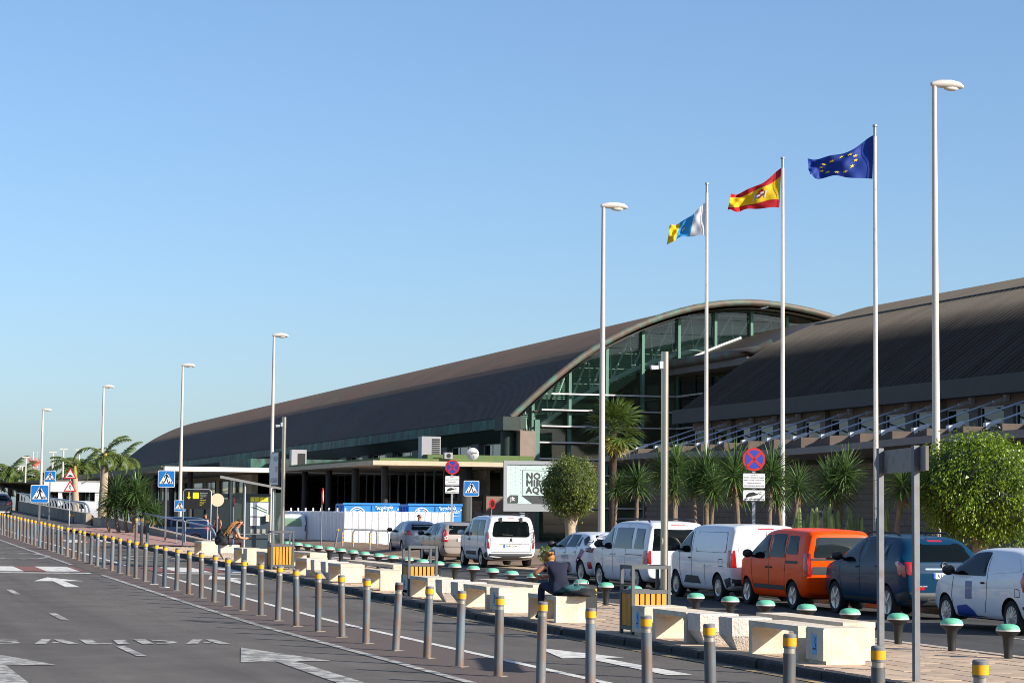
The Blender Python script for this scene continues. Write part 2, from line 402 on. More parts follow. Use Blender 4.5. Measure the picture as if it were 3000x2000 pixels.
rp.grid(lambda a, b: (12.25 + 2.7 * a, 84.4 + 30 * b, zi(84.4 + 30 * b, 12.25 + 2.9 * a) + .004), 1, 20); rp.build('red_paving', M_redpave, island)
# pavement strip with its kerb along the parked cars
pk = MB(); pk.box(22.62, 23.6, -20, 140, ZP - .2, ZP + .14); pave = struct('kerbside_pavement', pk, M_paver)
ck = MB(); ck.prism([(0, -.2), (.2, -.2), (.2, .145), (.03, .145), (0, .11)], 'y', 0, .98); cme = ck.mesh('kerb_stone', mat('kerb_yellow', '#8d7a4b', .9, var=.3, scale=3, col2='#77706a', f2=.5, scale2=1.5, rnd=.2))
for i in range(110): obj('kerb_stone', cme, pave, (22.42, 20 + i, ZP))
bd = MB(); bd.grid(lambda a, b: (23.6 + 5.4 * a, 15 + 105 * b, ZP + .12 + .25 * math.sin(math.pi * a) + .05 * math.sin(b * 60 + a * 7)), 10, 110)
struct('planting_bed', bd, mat('planting_soil', '#7d6550', .95, var=.35, scale=2, bump=.6, bscale=12))
# ================================================================== terminal buildings
M_roof = mat('copper_roof_brown', '#554338', .5, var=.18, scale=.25, col2='#45443a', f2=.42, scale2=.08, soft=.2, spec=.18)
M_roofB = mat('seam_roof_brown', '#463e37', .5, var=.15, scale=.4, col2='#4c4a45', f2=.45, scale2=.12, soft=.2, rnd=.10, spec=.12)
M_patina = mat('copper_patina', '#336b5b', .75, var=.3, scale=1.5, col2='#2d332f', f2=.55, scale2=1.2, soft=.12, stretch=(1, 1, .3))
M_patdark = mat('copper_dark_green', '#24362f', .7, var=.3, scale=1.2, col2='#2a2c2a', f2=.5, scale2=.8, soft=.15)
M_rim = mat('copper_rim', '#5f4f43', .6, var=.2, scale=1.5, col2='#437767', f2=.42, scale2=1.1, soft=.12)
M_conc = mat('brown_concrete', '#84756a', .9, var=.18, scale=1.2, bump=.3, bscale=30)
M_concd = mat('grey_concrete', '#6a6560', .9, var=.2, scale=.8, bump=.3, bscale=20)
M_stone = mat('stone_block', '#77675a', .9, var=.15, scale=2.5, rnd=.12, bump=.3, bscale=30)
M_stonej = mat('stone_joint', '#3f3833', .95)
M_glassT = glass('teal_curtain_glass', '#d3e8df', .88, dark='#2c4a40')
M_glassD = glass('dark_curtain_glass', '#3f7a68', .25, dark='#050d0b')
M_glassW = glass('window_glass', '#a9c4bc', .62, dark='#1a2322', ior=1.9)
M_frame = mat('white_frame', '#b9bcc0', .5, metal=.0)
M_alu = mat('aluminium_strip', '#c9c6c2', .4, metal=.3)
M_teal = mat('teal_steel', '#4c7264', .6, var=.15, scale=3)
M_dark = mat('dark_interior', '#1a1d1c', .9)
M_blind = mat('grey_green_blind', '#9fb3a9', .8)
M_green = mat('mossy_green_upstand', '#5a6a3a', .9, var=.25, scale=2, col2='#3f5a44', f2=.4)
M_slab = mat('canopy_slab', '#b9a991', .9, var=.2, scale=.6, col2='#8a7f70', f2=.35, scale2=.6)
M_colm = mat('dark_column', '#2b2a2a', .6)

PROF = smooth_curve([(0, 8.55), (2.5, 10.8), (5.1, 12.85), (7.6, 14.35), (10.3, 15.6), (13.5, 16.6), (16.8, 17.1), (20, 17.05), (24, 16.4), (28, 15.0), (32, 12.8), (36, 9.0)], 3)
PROFB = smooth_curve([(0, 8.5), (3.0, 10.7), (5.6, 12.5), (8.0, 13.75), (12, 15.25), (15, 15.9), (18, 16.15), (22, 16.0), (26, 15.2), (30, 13.6), (33, 11.8), (36, 9)], 3)
def sag(y): return -.55 * max(0., (y - 143)) / 209

# ---- long hall (left) with a corrugated vault
A0, AY0, AY1 = 45.4, 143.0, 352.0
hallA = thing('terminal_hall', 'long terminal hall with dark corrugated copper vault and glazed arched end', 'building', (A0, AY0, 0))
def vault(x0, y0, y1, pitch, depth, prof, sagf=lambda y: 0):
    mb = MB(); n = int((y1 - y0) / pitch); ys = []
    for i in range(n):
        for a, d in ((0, 0), (.34, 0), (.5, depth), (.84, depth)): ys.append((y0 + (i + a) * pitch, d))
    nrm = []
    for i, p in enumerate(prof):
        t = (prof[min(i + 1, len(prof) - 1)] - prof[max(i - 1, 0)]).normalized(); nrm.append(Vector((-t.y, t.x)))
    k = len(prof)
    vs = [(p.x + q.x * d, y, p.y + q.y * d + sagf(y)) for y, d in ys for p, q in zip(prof, nrm)]
    fs = [(i * k + j, i * k + j + 1, (i + 1) * k + j + 1, (i + 1) * k + j) for i in range(len(ys) - 1) for j in range(k - 1)]
    return mb.add(vs, fs)
vb = vault(0, 0, AY1 - AY0, .34, .09, PROF[:22], lambda y: sag(y + AY0)); roofA = vb.build('roof', M_roof, hallA, 40)
bk = MB(); bk.grid(lambda a, b: (lambda p: (p.x, (AY1 - AY0) * b, p.y - .03 + sag(AY0 + (AY1 - AY0) * b)))(PROF[21 + int(a * 12 + .5)]), 12, 8); bk.build('rear_roof', M_roof, hallA)
# curved rim along the arched end and the soffit behind it
rim = MB(); rim.tube([(p.x, -.25, p.y - .02) for p in PROF], .23, 10); rim.build('rim', M_rim, roofA, 50)
sof = MB(); sof.grid(lambda a, b: (lambda p: (p.x + .12, -.3 + 2.2 * b, p.y - .42))(PROF[int(a * (len(PROF) - 1) + .5)]), len(PROF) - 1, 1); sof.build('soffit', mat('pale_soffit', '#b7b3a4', .8, var=.1, scale=1), roofA)
gut = MB(); gut.grid(lambda a, b: (-.75 + .06 * a, .9 + (AY1 - AY0 - .9) * b, 7.75 + .72 * a + sag(AY0 + 209 * b)), 1, 20)
gut.grid(lambda a, b: (-.69 + .75 * a, .9 + (AY1 - AY0 - .9) * b, 8.47 + .1 * a + sag(AY0 + 209 * b)), 1, 20)
gut.grid(lambda a, b: (-.75 + 1.1 * a, .9 + (AY1 - AY0 - .9) * b, 7.75 + sag(AY0 + 209 * b)), 1, 20)
gut.build('gutter', M_patina, roofA)
gb = MB(); gb.box(-.85, .35, -1.1, .9, 7.62, 8.55); gb.box(.35, .75, -1.05, .8, 7.8, 8.6); gb.build('gutter_end_box', M_patdark, roofA)
gb = MB(); gb.box(.36, .78, -1.12, -1.055, 7.75, 8.62); gb.build('gutter_end_plate', M_patina, roofA)
# side wall under the gutter: clerestory band with windows between concrete piers
wl = MB(); wl.box(.62, 1.2, .8, 209, 6.95, 7.78); wl.box(.62, 1.2, .8, 209, 5.0, 5.75)
wl.box(1.25, 1.3, .8, 209, 4.9, 8.3)
wl.build('clerestory_wall', M_concd, hallA)
fs2 = MB(); fs2.grid(lambda a, b: (-.5 + 1.1 * a, 1.0 + 208 * b, 7.74 - .78 * a + sag(AY0 + 209 * b)), 1, 20); fs2.build('sloping_fascia', M_patdark, hallA)
for i in range(13):
    y = 3.0 + 8.3 * i
    pr = MB(); pr.box(.55, 1.24, y + 6.3, y + 8.3, 5.7, 7.0); pr.build('pier', M_concd, hallA)
    wf = MB()
    for a, b in ((0, 6.3),): wf.box(.98, 1.06, y + a, y + b, 5.75, 5.83); wf.box(.98, 1.06, y + a, y + b, 6.86, 6.94)
    for t in (0.04, 2.1, 4.2, 6.26): wf.box(.975, 1.065, y + t - .04, y + t + .04, 5.84, 6.85)
    w = wf.build('window', M_frame, hallA)
    for t in (.09, 2.15, 4.25):
        gm = MB(); gm.box(1.0, 1.03, y + t, y + t + 2.0, 5.835, 6.855); gm.build('pane', M_glassW, w)
        if i % 2 == 0 or t > 4:
            gm = MB(); gm.box(1.12, 1.13, y + t, y + t + 2.0, 5.84, 6.84); gm.build('blind', mat('window_blind', '#9fa9ac', .8), w)
# stone corner pier and green column at the arched end
cp = MB(); cp.box(.45, 1.55, -.9, .75, 0, 7.6); cp.build('corner_pier', M_conc, hallA)
cp = MB(); cp.cyl((-.1, .2, 0), (-.1, .2, 7.62), .5, .5, 14); cp.build('corner_column', M_patdark, hallA, 40)
cp = MB(); cp.box(1.6, 1.95, -.6, -.3, 0, 8.4); cp.build('corner_post', M_teal, hallA)
# glazed arched end: teal posts, panes by bay and row, white sun-shade strips
GX0, GX1, GY = 1.98, 12.9, 1.35
def arch_z(x):
    for p, q in zip(PROF, PROF[1:]):
        if p.x <= x <= q.x: return p.y + (q.y - p.y) * (x - p.x) / (q.x - p.x)
    return 8.5
posts = [1.98, 4.7, 7.45, 10.15, 12.9, 15.7, 18.5, 21.3, 24.0]
for i, x in enumerate(posts):
    pm = MB(); pm.box(x - .10, x + .10, GY - .35, GY - .03, 0 if x < 13.2 else 12.2, arch_z(x) - .5); pm.build('glazing_post', M_teal, hallA)
rows = [0.1 + 1.13 * k for k in range(16)]
for i in range(len(posts) - 1):
    xa, xb = posts[i] + .02, posts[i + 1] - .02
    for k in range(15):
        z0, z1 = rows[k] + .015, rows[k + 1] - .015
        if i >= 4 and z1 < 12.3: continue
        pts = [(xa, z0), (xb, z0)]
        for t in range(7):
            x = xb + (xa - xb) * t / 6; pts.append((x, min(z1, arch_z(x) - .45)))
        if arch_z(xb) - .45 <= z0 + .05: continue
        pts = [p for p in pts if p[1] >= z0 - 1e-4]
        if arch_z(xa) - .45 < z0:       # clipped lower left corner by the arch
            pts = [q for q in pts if not (q[0] == xa and q[1] == z0)]
            n = 30; xz = [xa + (xb - xa) * t / n for t in range(n + 1)]; xs = next(x for x in xz if arch_z(x) - .45 >= z0); pts = [(xs, z0)] + pts
        if len(pts) < 3: continue
        pm = MB(); pm.add([(a, GY, b) for a, b in pts], [tuple(range(len(pts)))]); pm.build('glass_pane', M_glassT, hallA)
for k in range(2, 10):
    z = rows[k] + .02
    x = next((x for x in [GX0 + .1 * t for t in range(110)] if arch_z(x) - 1.0 > z), None)
    sm = MB(); sm.box(max(x, GX0 + (.15 if k < 7 else .5)), GX1 + .2, GY - .78, GY - .56, z - .05, z + .05); sm.build('sun_shade', M_alu, hallA)
    if k < 9:
        sm = MB(); sm.box(max(x, GX0), GX1, GY - .5, GY - .35, z - .14, z - .06); sm.build('shade_bracket', mat('rusty_bracket', '#4b3a30', .8), hallA)
# inside: truss arch, blinds, back wall and floor levels
tr = MB(); n = 14; top = []; bot = []
for t in range(n + 1):
    x = 2.0 + 22 * t / n; top.append(Vector((x, GY + 1.6, arch_z(x) - .7)))
for t in range(n + 1):
    x = 2.2 + 22 * t / n; bot.append(Vector((x, GY + 1.6, max(6.8, arch_z(x * .93 + .2) - 3.4 + .035 * x))))
tr.tube(top, .10, 6); tr.tube(bot, .17, 6)
for t in range(n): 
    tr.cyl(top[t], bot[t], .05, n=5); tr.cyl(bot[t], top[t + 1], .075, n=5)
tr.build('truss', mat('pale_truss', '#ccd8d2', .5), hallA)
bl = MB()
for k in range(70):
    z = 7.4 + .14 * k
    xs = [2 + .25 * t for t in range(90) if arch_z(2 + .25 * t) - .9 > z and arch_z((2 + .25 * t) * .93 + .2) - 3.5 < z]
    if len(xs) > 1: bl.box(xs[0], xs[-1], GY + 2.0, GY + 2.05, z, z + .055)
bl.build('louvre_screen', M_blind, hallA)
ins = MB(); ins.prism([(1.6, 0), (34, 0)] + [(p.x, p.y - .7) for p in reversed(PROF) if 1.8 < p.x < 34], 'y', 24, 24.3); ins.build('back_wall', mat('interior_wall', '#55605b', .9), hallA)
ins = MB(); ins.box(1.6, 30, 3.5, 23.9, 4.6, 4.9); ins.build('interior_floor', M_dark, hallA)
ins = MB(); ins.grid(lambda a, b: (lambda p: (p.x, .5 + 24 * b, p.y - .55))(PROF[int(a * (len(PROF) - 1) + .5)]), len(PROF) - 1, 1); ins.build('ceiling', mat('interior_ceiling', '#707a74', .9), hallA)
# low flat canopies before the hall, their posts, and the glazed arrivals front beneath
can = thing('forecourt_canopy', 'flat concrete canopy with sunlit end edge before the long hall', 'canopy', (0, 0, 0))
cm = MB(); cm.box(34.5, 45.95, 138, 168, 5.02, 5.32); cm.build('roof_slab', M_slab, can)
cm = MB(); cm.box(35.1, 45.9, 138.6, 167.4, 5.325, 5.5); cm.box(38.5, 45.9, 139.2, 160, 5.5, 5.8); cm.build('upstand', M_green, can)
for k in range(4):
    cm = MB(); cm.cyl((36.2, 141.5 + 8.3 * k, ZP), (36.2, 141.5 + 8.3 * k, 5.03), .24, .24, 12); cm.build('column', M_colm, can, 40)
cm = MB(); cm.cyl((41.5, 140.6, ZP), (41.5, 140.6, 5.03), .5, .5, 16); cm.build('column', M_colm, can, 40)
can2 = thing('forecourt_canopy', 'wide pale edged canopy farther along the hall, behind the shelter', 'canopy', (0, 0, 0))
cm = MB(); cm.box(25.6, 45.95, 168.2, 330, 4.95, 5.3); cm.build('roof_slab', mat('canopy_slab_pale', '#d8d2c4', .8, var=.1, scale=.4), can2)
cm = MB(); cm.box(33, 45.9, 172, 186, 5.31, 6.1); cm.build('roof_plant_screen', M_patina, can2)
for k in range(15):
    cm = MB(); cm.cyl((28.2, 172 + 9 * k, ZP), (28.2, 172 + 9 * k, 4.96), .22, .22, 10); cm.build('column', M_colm, can2, 40)
for k in range(40):
    cm = MB(); cm.box(25.45, 25.58, 169 + 4 * k, 172.9 + 4 * k, 5.0, 5.34); cm.build('edge_panel', mat('olive_edge_panel', '#6f6a4c', .8, var=.2, scale=2, rnd=.15), can2)
fr = thing('arrivals_front', 'glazed arrivals front with dark posts under the flat canopy', 'building', (0, 0, 0))
for k in range(16):
    y = 150.5 + 2.6 * k
    pm = MB(); pm.box(43.6, 43.63, y + .04, y + 2.56, .4, 2.1); pm.build('glass_pane', M_glassW, fr)
    pm = MB(); pm.box(43.6, 43.63, y + .04, y + 2.56, 2.16, 4.9); pm.build('glass_pane', M_glassW, fr)
    pm = MB(); pm.box(43.55, 43.7, y - .04, y + .04, .1, 5.0); pm.build('mullion', M_frame, fr)
bw = MB(); bw.box(46.0, 46.3, 150.5, 330, 0, 5.0); bw.build('added_pale_wall', mat('added_pale_wall', '#d6cfc0', .9, var=.25, scale=.5, col2='#8a8478', f2=.4, scale2=.35), fr)  # pale wall added behind the glass to brighten it in place of reflections
bw = MB(); bw.box(33.5, 34.0, 174, 330, 0, 4.9); bw.build('stone_front', mat('cream_block_wall', '#c9bda6', .9, var=.15, scale=1, col2='#b0a48f', f2=.4), fr)
for k in range(22):
    bw = MB(); bw.box(33.42, 33.49, 176 + 6.5 * k, 176.6 + 6.5 * k, .3, 2.6); bw.build('dark_slot', M_dark, fr)
    bw = MB(); bw.box(33.42, 33.49, 177.5 + 6.5 * k, 181.9 + 6.5 * k, 2.9, 4.5); bw.build('glass_pane', M_glassW, fr)
def block_wall(name_root, x, y0, y1, z0, z1, limit, m=M_stone, bw_=.62, bh=.31):
    bed = MB(); bed.box(x + .03, x + .35, y0, y1, z0, z1); w = bed.build('wall_bed', M_stonej, name_root)
    b = MB(); b.box(0, .05, .008, bw_ - .008, .008, bh - .008); me = b.mesh('stone_block', m)
    more = MB(); cnt = 0
    for j in range(int((z1 - z0) / bh)):
        y = y0 + (bw_ / 2 if j % 2 else 0)
        while y < y1 - bw_ + .01:
            if cnt < limit: obj('stone_block', me, w, (x + random.uniform(-.006, .004), y, z0 + j * bh)); cnt += 1
            else: more.add([(v[0] + x, v[1] + y, v[2] + z0 + j * bh) for v in b.v], b.f)
            y += bw_
    if more.v: more.build('stone_blocks', m, w, kind='stuff')
block_wall(fr, 42.9, 141.2, 150.4, ZP, 3.05, 120)
ew = MB(); ew.box(42.95, 46.0, 140.4, 141.15, ZP, 3.1); ew.build('end_wall', M_stone, fr)
# link block between the halls: higher dark glass wall under a brown vault with an eyebrow rim
B0, BY0, BY1 = 52.4, 40.0, 129.0
hallB = thing('terminal_hall', 'nearer terminal hall with ribbed brown vault and cable stayed concrete canopy', 'building', (B0, BY0, 0))
LB = BY1 - BY0
und = MB(); und.grid(lambda a, b: (lambda p: (p.x + .05, LB * b, p.y - .06))(PROFB[int(a * 33 + .5)]), 33, 1); roofB = und.build('roof', M_patdark, hallB)
PW = .58
pn = MB(); prof = PROFB[:22]
nrm = []
for i, p in enumerate(prof):
    t = (prof[min(i + 1, 21)] - prof[max(i - 1, 0)]).normalized(); nrm.append(Vector((-t.y, t.x)))
sec = [(0.0, 0.0), (.49, 0), (.505, .16), (.55, .16), (.57, 0)]
k = len(prof)
pn.add([(p.x + q.x * d, y, p.y + q.y * d) for y, d in sec for p, q in zip(prof, nrm)], [(i * k + j, i * k + j + 1, (i + 1) * k + j + 1, (i + 1) * k + j) for i in range(4) for j in range(k - 1)])
pme = pn.mesh('roof_panel', M_roofB, 35)
for i in range(int((LB - 22) / PW)): obj('roof_panel', pme, roofB, (0, LB - (i + 1) * PW, 0))
rb = MB(); rb.tube([(9.2, 18, 14.36), (9.2, LB - .4, 14.36)], .09, 6); rb.build('lap_joint', M_patdark, roofB)
rb = MB(); rb.box(-.55, .1, 0, LB + .3, 7.72, 8.6); rb.build('fascia', mat('dark_fascia', '#3a3733', .7, var=.15, scale=1), roofB)
rb = MB(); rb.tube([(p.x, LB + .1, p.y + .02) for p in PROFB[:34]], .10, 8); rb.build('verge', M_patdark, roofB, 50)
fw = MB(); fw.box(.75, 1.3, 0, LB, 7.3, 8.0); fw.box(.75, 1.3, 0, LB, 4.6, 6.02); fw.build('upper_wall', M_conc, hallB)
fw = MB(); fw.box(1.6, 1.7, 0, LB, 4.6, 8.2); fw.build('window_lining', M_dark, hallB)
PITCHB = 3.25
canB = MB()
nb = int((LB - 16) / PITCHB)
for i in range(nb):
    y = LB - 3.0 - i * PITCHB
    pr = MB(); pr.box(.7, 1.25, y - .42, y + .42, 6.0, 7.32); pr.build('pier', M_concd, hallB)
    if i % 4 == 1:
        pr = MB(); pr.box(.45, .74, y - .5, y + .1, 5.9, 7.74); pr.build('buttress', M_conc, hallB)
    wf = MB(); ya, yb = y + .44, y + PITCHB - .44
    for za in (6.04, 7.22): wf.box(.85, .93, ya, yb, za, za + .08)
    for yy in (ya, yb - .07): wf.box(.845, .935, yy, yy + .07, 6.12, 7.22)
    w = wf.build('window', M_frame, hallB)
    gm = MB(); gm.box(.88, .9, ya + .07, yb - .07, 6.12, 7.22); gm.build('pane', glass('upper_window_glass', '#7fa39a', .25, dark='#1b2622'), w)
    # stay rod with its two forks, and the wedge it lands on
    st = thing_part = MB(); pA = Vector((.6, y, 7.62)); pB = Vector((-4.2, y, 6.0)); d = (pB - pA).normalized()
    st.cyl(pA + d * .2, pB - d * .2, .045, n=6); rod = st.build('stay_rod', mat('painted_rod', '#aeb6c2', .4), hallB, 40)
    for fp, fd, fz in ((pA, d, 0), (pB, -d, -.06)):
        fk = MB(); fk.cbox((fp.x, y, fp.z + fz), (.22, .26, .32)); fk.beam(fp, fp + fd * .75, .12, .16); fk.build('rod_fork', mat('white_fork', '#c4c6ca', .5), rod)
    wd = MB(); wd.prism([(y - .12, 5.38), (y + 2.7, 5.38), (y + 2.7, 5.46), (y - .12, 5.93)][::-1], 'x', -5.4, -3.4); wd.build('canopy_wedge', mat('shaded_wedge_concrete', '#554a43', .9, var=.2, scale=1.5), hallB)  # wedge colour darkened to stand for the hall's shade on it
def cz(y): return 5.1 + .12 * math.sin(y * .16 + 1.2)
cb = MB(); cb.grid(lambda a, b: (lambda y, t: (-6.0 + .15 * t, y, cz(y) + .05 + .34 * a))(16 + (LB - 17) * b, a), 2, 60)
cb.grid(lambda a, b: (lambda y: (-5.85 + 7.0 * a, y, cz(y) + .39))(16 + (LB - 17) * b), 2, 60)
cb.grid(lambda a, b: (lambda y: (-6.0 + 7.2 * a, y, cz(y) + .05 - .25 * a))(16 + (LB - 17) * b), 2, 60)
cb.box(-5.9, .7, LB - 1.2, LB - 1.0, 5.05, 5.42)
cb.build('canopy', M_conc, hallB)
block_wall(hallB, -2.6, 36, LB - .2, ZP, 4.9, 300)
ew = MB(); ew.box(-2.6, 1.0, LB - .18, LB + .1, ZP, 5.0); ew.build('end_wall', M_stone, hallB)
for yy, w_, z1 in ((62.0, 1.9, 2.3), (36.5, 3.0, 2.4)):
    dm = MB(); dm.box(-2.72, -2.64, yy, yy + .09, ZP, z1); dm.box(-2.72, -2.64, yy + w_ / 2 - .05, yy + w_ / 2 + .05, ZP, z1 - .1); dm.box(-2.72, -2.64, yy + w_ - .09, yy + w_, ZP, z1); dm.box(-2.72, -2.64, yy, yy + w_, z1 - .1, z1); dd = dm.build('door', M_frame, hallB)
    for t in (.09, w_ / 2 + .05):
        dm = MB(); dm.box(-2.69, -2.66, yy + t, yy + t + w_ / 2 - .14, ZP, z1 - .1); dm.build('pane', M_glassW, dd)
gl = MB(); gl.box(-2.7, -2.66, LB - 20, LB - 11, 2.9, 4.6); gl.build('glass_band', M_glassD, hallB)

link = thing('link_hall', 'dark glazed link between the two halls under a brown eyebrow roof', 'building', (0, 0, 0))
lk = MB(); LP = [Vector((p.x + B0 - .15, p.y - .25)) for p in PROFB if p.x + B0 > 57.2]; LP = [Vector((57.0, 12.55))] + LP
lk.grid(lambda a, b: (lambda p: (p.x, 129.3 + 14.6 * b, p.y))(LP[int(a * (len(LP) - 1) + .5)]), len(LP) - 1, 1); lr = lk.build('roof', M_roof, link)
lk = MB(); lk.tube([(57.0, 143.9, 12.5), (57.0, 137, 12.5), (57.0, 131.8, 12.5), (57.35, 130.6, 12.52), (58.2, 130.0, 12.7), (59.0, 129.6, 13.2)], .33, 10); lk.build('rim', M_rim, lr, 50)
lk = MB(); lk.box(57.1, 60, 129.5, 143.8, 11.75, 12.2); lk.build('soffit', M_concd, lr)
lk = MB(); lk.tube([(p.x + .05, 143.85, p.y + .12) for p in LP[1:7]], .09, 6); lk.build('flashing', mat('pale_flashing', '#d8d6cf', .6), lr)
for k in range(5):
    for j in range(10):
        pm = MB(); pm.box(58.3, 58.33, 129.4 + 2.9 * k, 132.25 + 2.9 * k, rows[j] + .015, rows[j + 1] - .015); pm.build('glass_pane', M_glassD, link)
    pm = MB(); pm.box(58.2, 58.42, 132.26 + 2.9 * k, 132.34 + 2.9 * k, 0, 11.7); pm.build('mullion', M_patdark, link)
for j in range(2, 10):
    pm = MB(); pm.box(57.75, 57.9, 129.6, 143.2, rows[j] - .03, rows[j] + .07); pm.build('sun_shade', M_alu, link)
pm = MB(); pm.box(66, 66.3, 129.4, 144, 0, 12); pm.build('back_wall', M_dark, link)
# ================================================================== bollards, seats, bins, poles
M_bol = mat('grey_bollard_paint', '#57636a', .55, var=.25, scale=6, col2='#6b4f38', f2=.46, scale2=7, soft=.12, rnd=.28, stretch=(1, 1, .35))
M_boldk = mat('dark_bollard_paint', '#454b52', .5, var=.1, scale=5)
M_cap = mat('bollard_cap', '#6b6a6a', .6, var=.15, scale=8)
M_band = mat('yellow_band', '#e09a00', .5, var=.08, scale=10, rnd=.05)
M_coll = mat('worn_collar', '#a39a8d', .4, metal=.5, var=.25, scale=9)
M_rust = mat('rust', '#4d3326', .85, var=.3, scale=14)
M_base = mat('base_plate', '#8a7c6c', .8, var=.3, scale=8)
M_steel = mat('stainless', '#b3aa9b', .28, metal=.9, var=.08, scale=3)
M_galv = mat('galvanised', '#9a9da1', .45, metal=.55, var=.15, scale=8)
M_galvr = mat('galvanised_rusty', '#6c6d70', .6, metal=.25, var=.2, scale=6, col2='#6f5440', f2=.36, scale2=5)
M_cast = mat('cast_concrete', '#cabda8', .9, var=.14, scale=2.2, bump=.4, bscale=45, col2='#a8967e', f2=.36, scale2=2.1, soft=.18, rnd=.06)
M_castw = mat('rough_white_concrete', '#c6bcb0', .95, var=.2, scale=5, bump=.9, bscale=38, rnd=.05)
M_blue = mat('sign_blue', '#0b67b0', .45)
M_sticker = mat('sticker_blue', '#5fa3d6', .5)
M_white = mat('sign_white', '#cfcfcd', .45)
M_black = mat('sign_black', '#141414', .5)
M_signred = mat('sign_red', '#a80f15', .45)
M_signblue2 = mat('sign_royal_blue', '#1a3390', .45)
M_rubber = mat('black_iron', '#1f2022', .55)
M_dome = mat('green_dome', '#62b08d', .55, var=.2, scale=7, col2='#4f947c', f2=.4, scale2=6, rnd=.05)
M_ring = mat('pale_ring', '#c9c8c0', .5)
M_wood = mat('yellow_timber', '#c9861a', .6, var=.2, scale=3, stretch=(6, 6, .8), rnd=.08)
M_iron = mat('grey_bin_frame', '#4c4f52', .55, var=.1, scale=6)

def bollard_parts(kind='norm'):
    t = thing('bollard', '', 'bollard', group='row of bollards along the lane divider')
    m = MB(); m.lathe([(.057, .005), (.057, .83)], 14); m.build('post', M_boldk if kind == 'dark' else M_bol, t, 40)
    m = MB(); m.lathe([(.052, .83), (.052, .875)], 14); m.build('collar', M_boldk if kind == 'dark' else M_coll, t, 40)
    m = MB(); m.lathe([(.059, .875), (.059, .99), (.05, 1.0)], 14); m.build('cap', M_cap, t, 40)
    m = MB(); m.lathe([(.0615, .893), (.0615, .965)], 14); m.build('band', M_rust if kind == 'rusty' else M_band, t, 40)
    m = MB(); m.box(-.09, .09, -.09, .09, -.01, .012); m.build('base_plate', mat('white_paint_base', '#d8d5cf', .7) if kind == 'dark' else M_base, t)
    return t
BOL = {k: bollard_parts(k) for k in ('norm', 'dark', 'rusty')}
used = set()
NB = 58
def place(proto, key, loc, rot, label):
    if key in used: o = dup(proto, loc, rot, label)
    else: used.add(key); o = proto; o.location = loc; o.rotation_euler = (0, 0, rot); o['label'] = label
    return o
for k in range(NB):
    y = 14.3 + 1.70 * k; kind = 'dark' if k in (23, 24) else 'rusty' if k == 10 else 'norm'
    x = 8.2 + (0 if y < 60 else .004 * (y - 60))
    lab = {'dark': 'dark freshly painted bollard on a white base, %s of the row from the right', 'rusty': 'bollard whose band is rusted dark, %s of the row from the right', 'norm': 'grey steel bollard with yellow band, %s of the row counted from the right end'}[kind] % ordinal(k + 1)
    o = place(BOL[kind], kind, (x + random.uniform(-.02, .02), y + random.uniform(-.04, .04), zr(y)), random.uniform(0, 6.28), lab)
    o.rotation_euler = (random.gauss(0, .018), random.gauss(0, .018), random.uniform(0, 6.28))
for px, py, lb in ((398, 1592, 'grey yellow banded bollard standing before the low wall, left of a pair'), (414, 1594, 'grey yellow banded bollard standing before the low wall, right of a pair'), (202, 1551, 'yellow topped bollard at the foot of the two triangular signs'), (213, 1552, 'yellow topped bollard at the foot of the leaning palm trunk')):
    p = on_z(px, py, .75); dup(BOL['norm'], (p.x, p.y, .7), 0, lb)
p = on_z(431, 1598, .6); dup(BOL['dark'], (p.x, p.y, .6), 0, 'dark bollard at the island tip beside the zebra sign post')

# ---- green topped mushroom stools
t = thing('mushroom_stool', '', 'stool', group='green topped stools along the island edge')
m = MB(); m.lathe([(.055, 0), (.06, .1), (.078, .28), (.1, .31), (.15, .345), (.163, .37)], 20); m.build('stem', M_rubber, t, 50)
m = MB(); m.lathe([(.164, .371), (.166, .38), (.164, .392)], 20); m.build('ring', M_ring, t, 50)
m = MB(); m.lathe([(.163, .393), (.158, .415), (.135, .445), (.09, .463), (.04, .47), (.005, .471)], 20); m.build('dome', M_dome, t, 50)
for k in range(31):
    y = 26.7 + 1.6 * k
    place(t, 'stool', (15.68 + random.uniform(-.02, .02), y, zi(y, 15.68)), random.uniform(0, 6), 'green domed black stool, %s of the row counted from the right edge' % ordinal(k + 1))

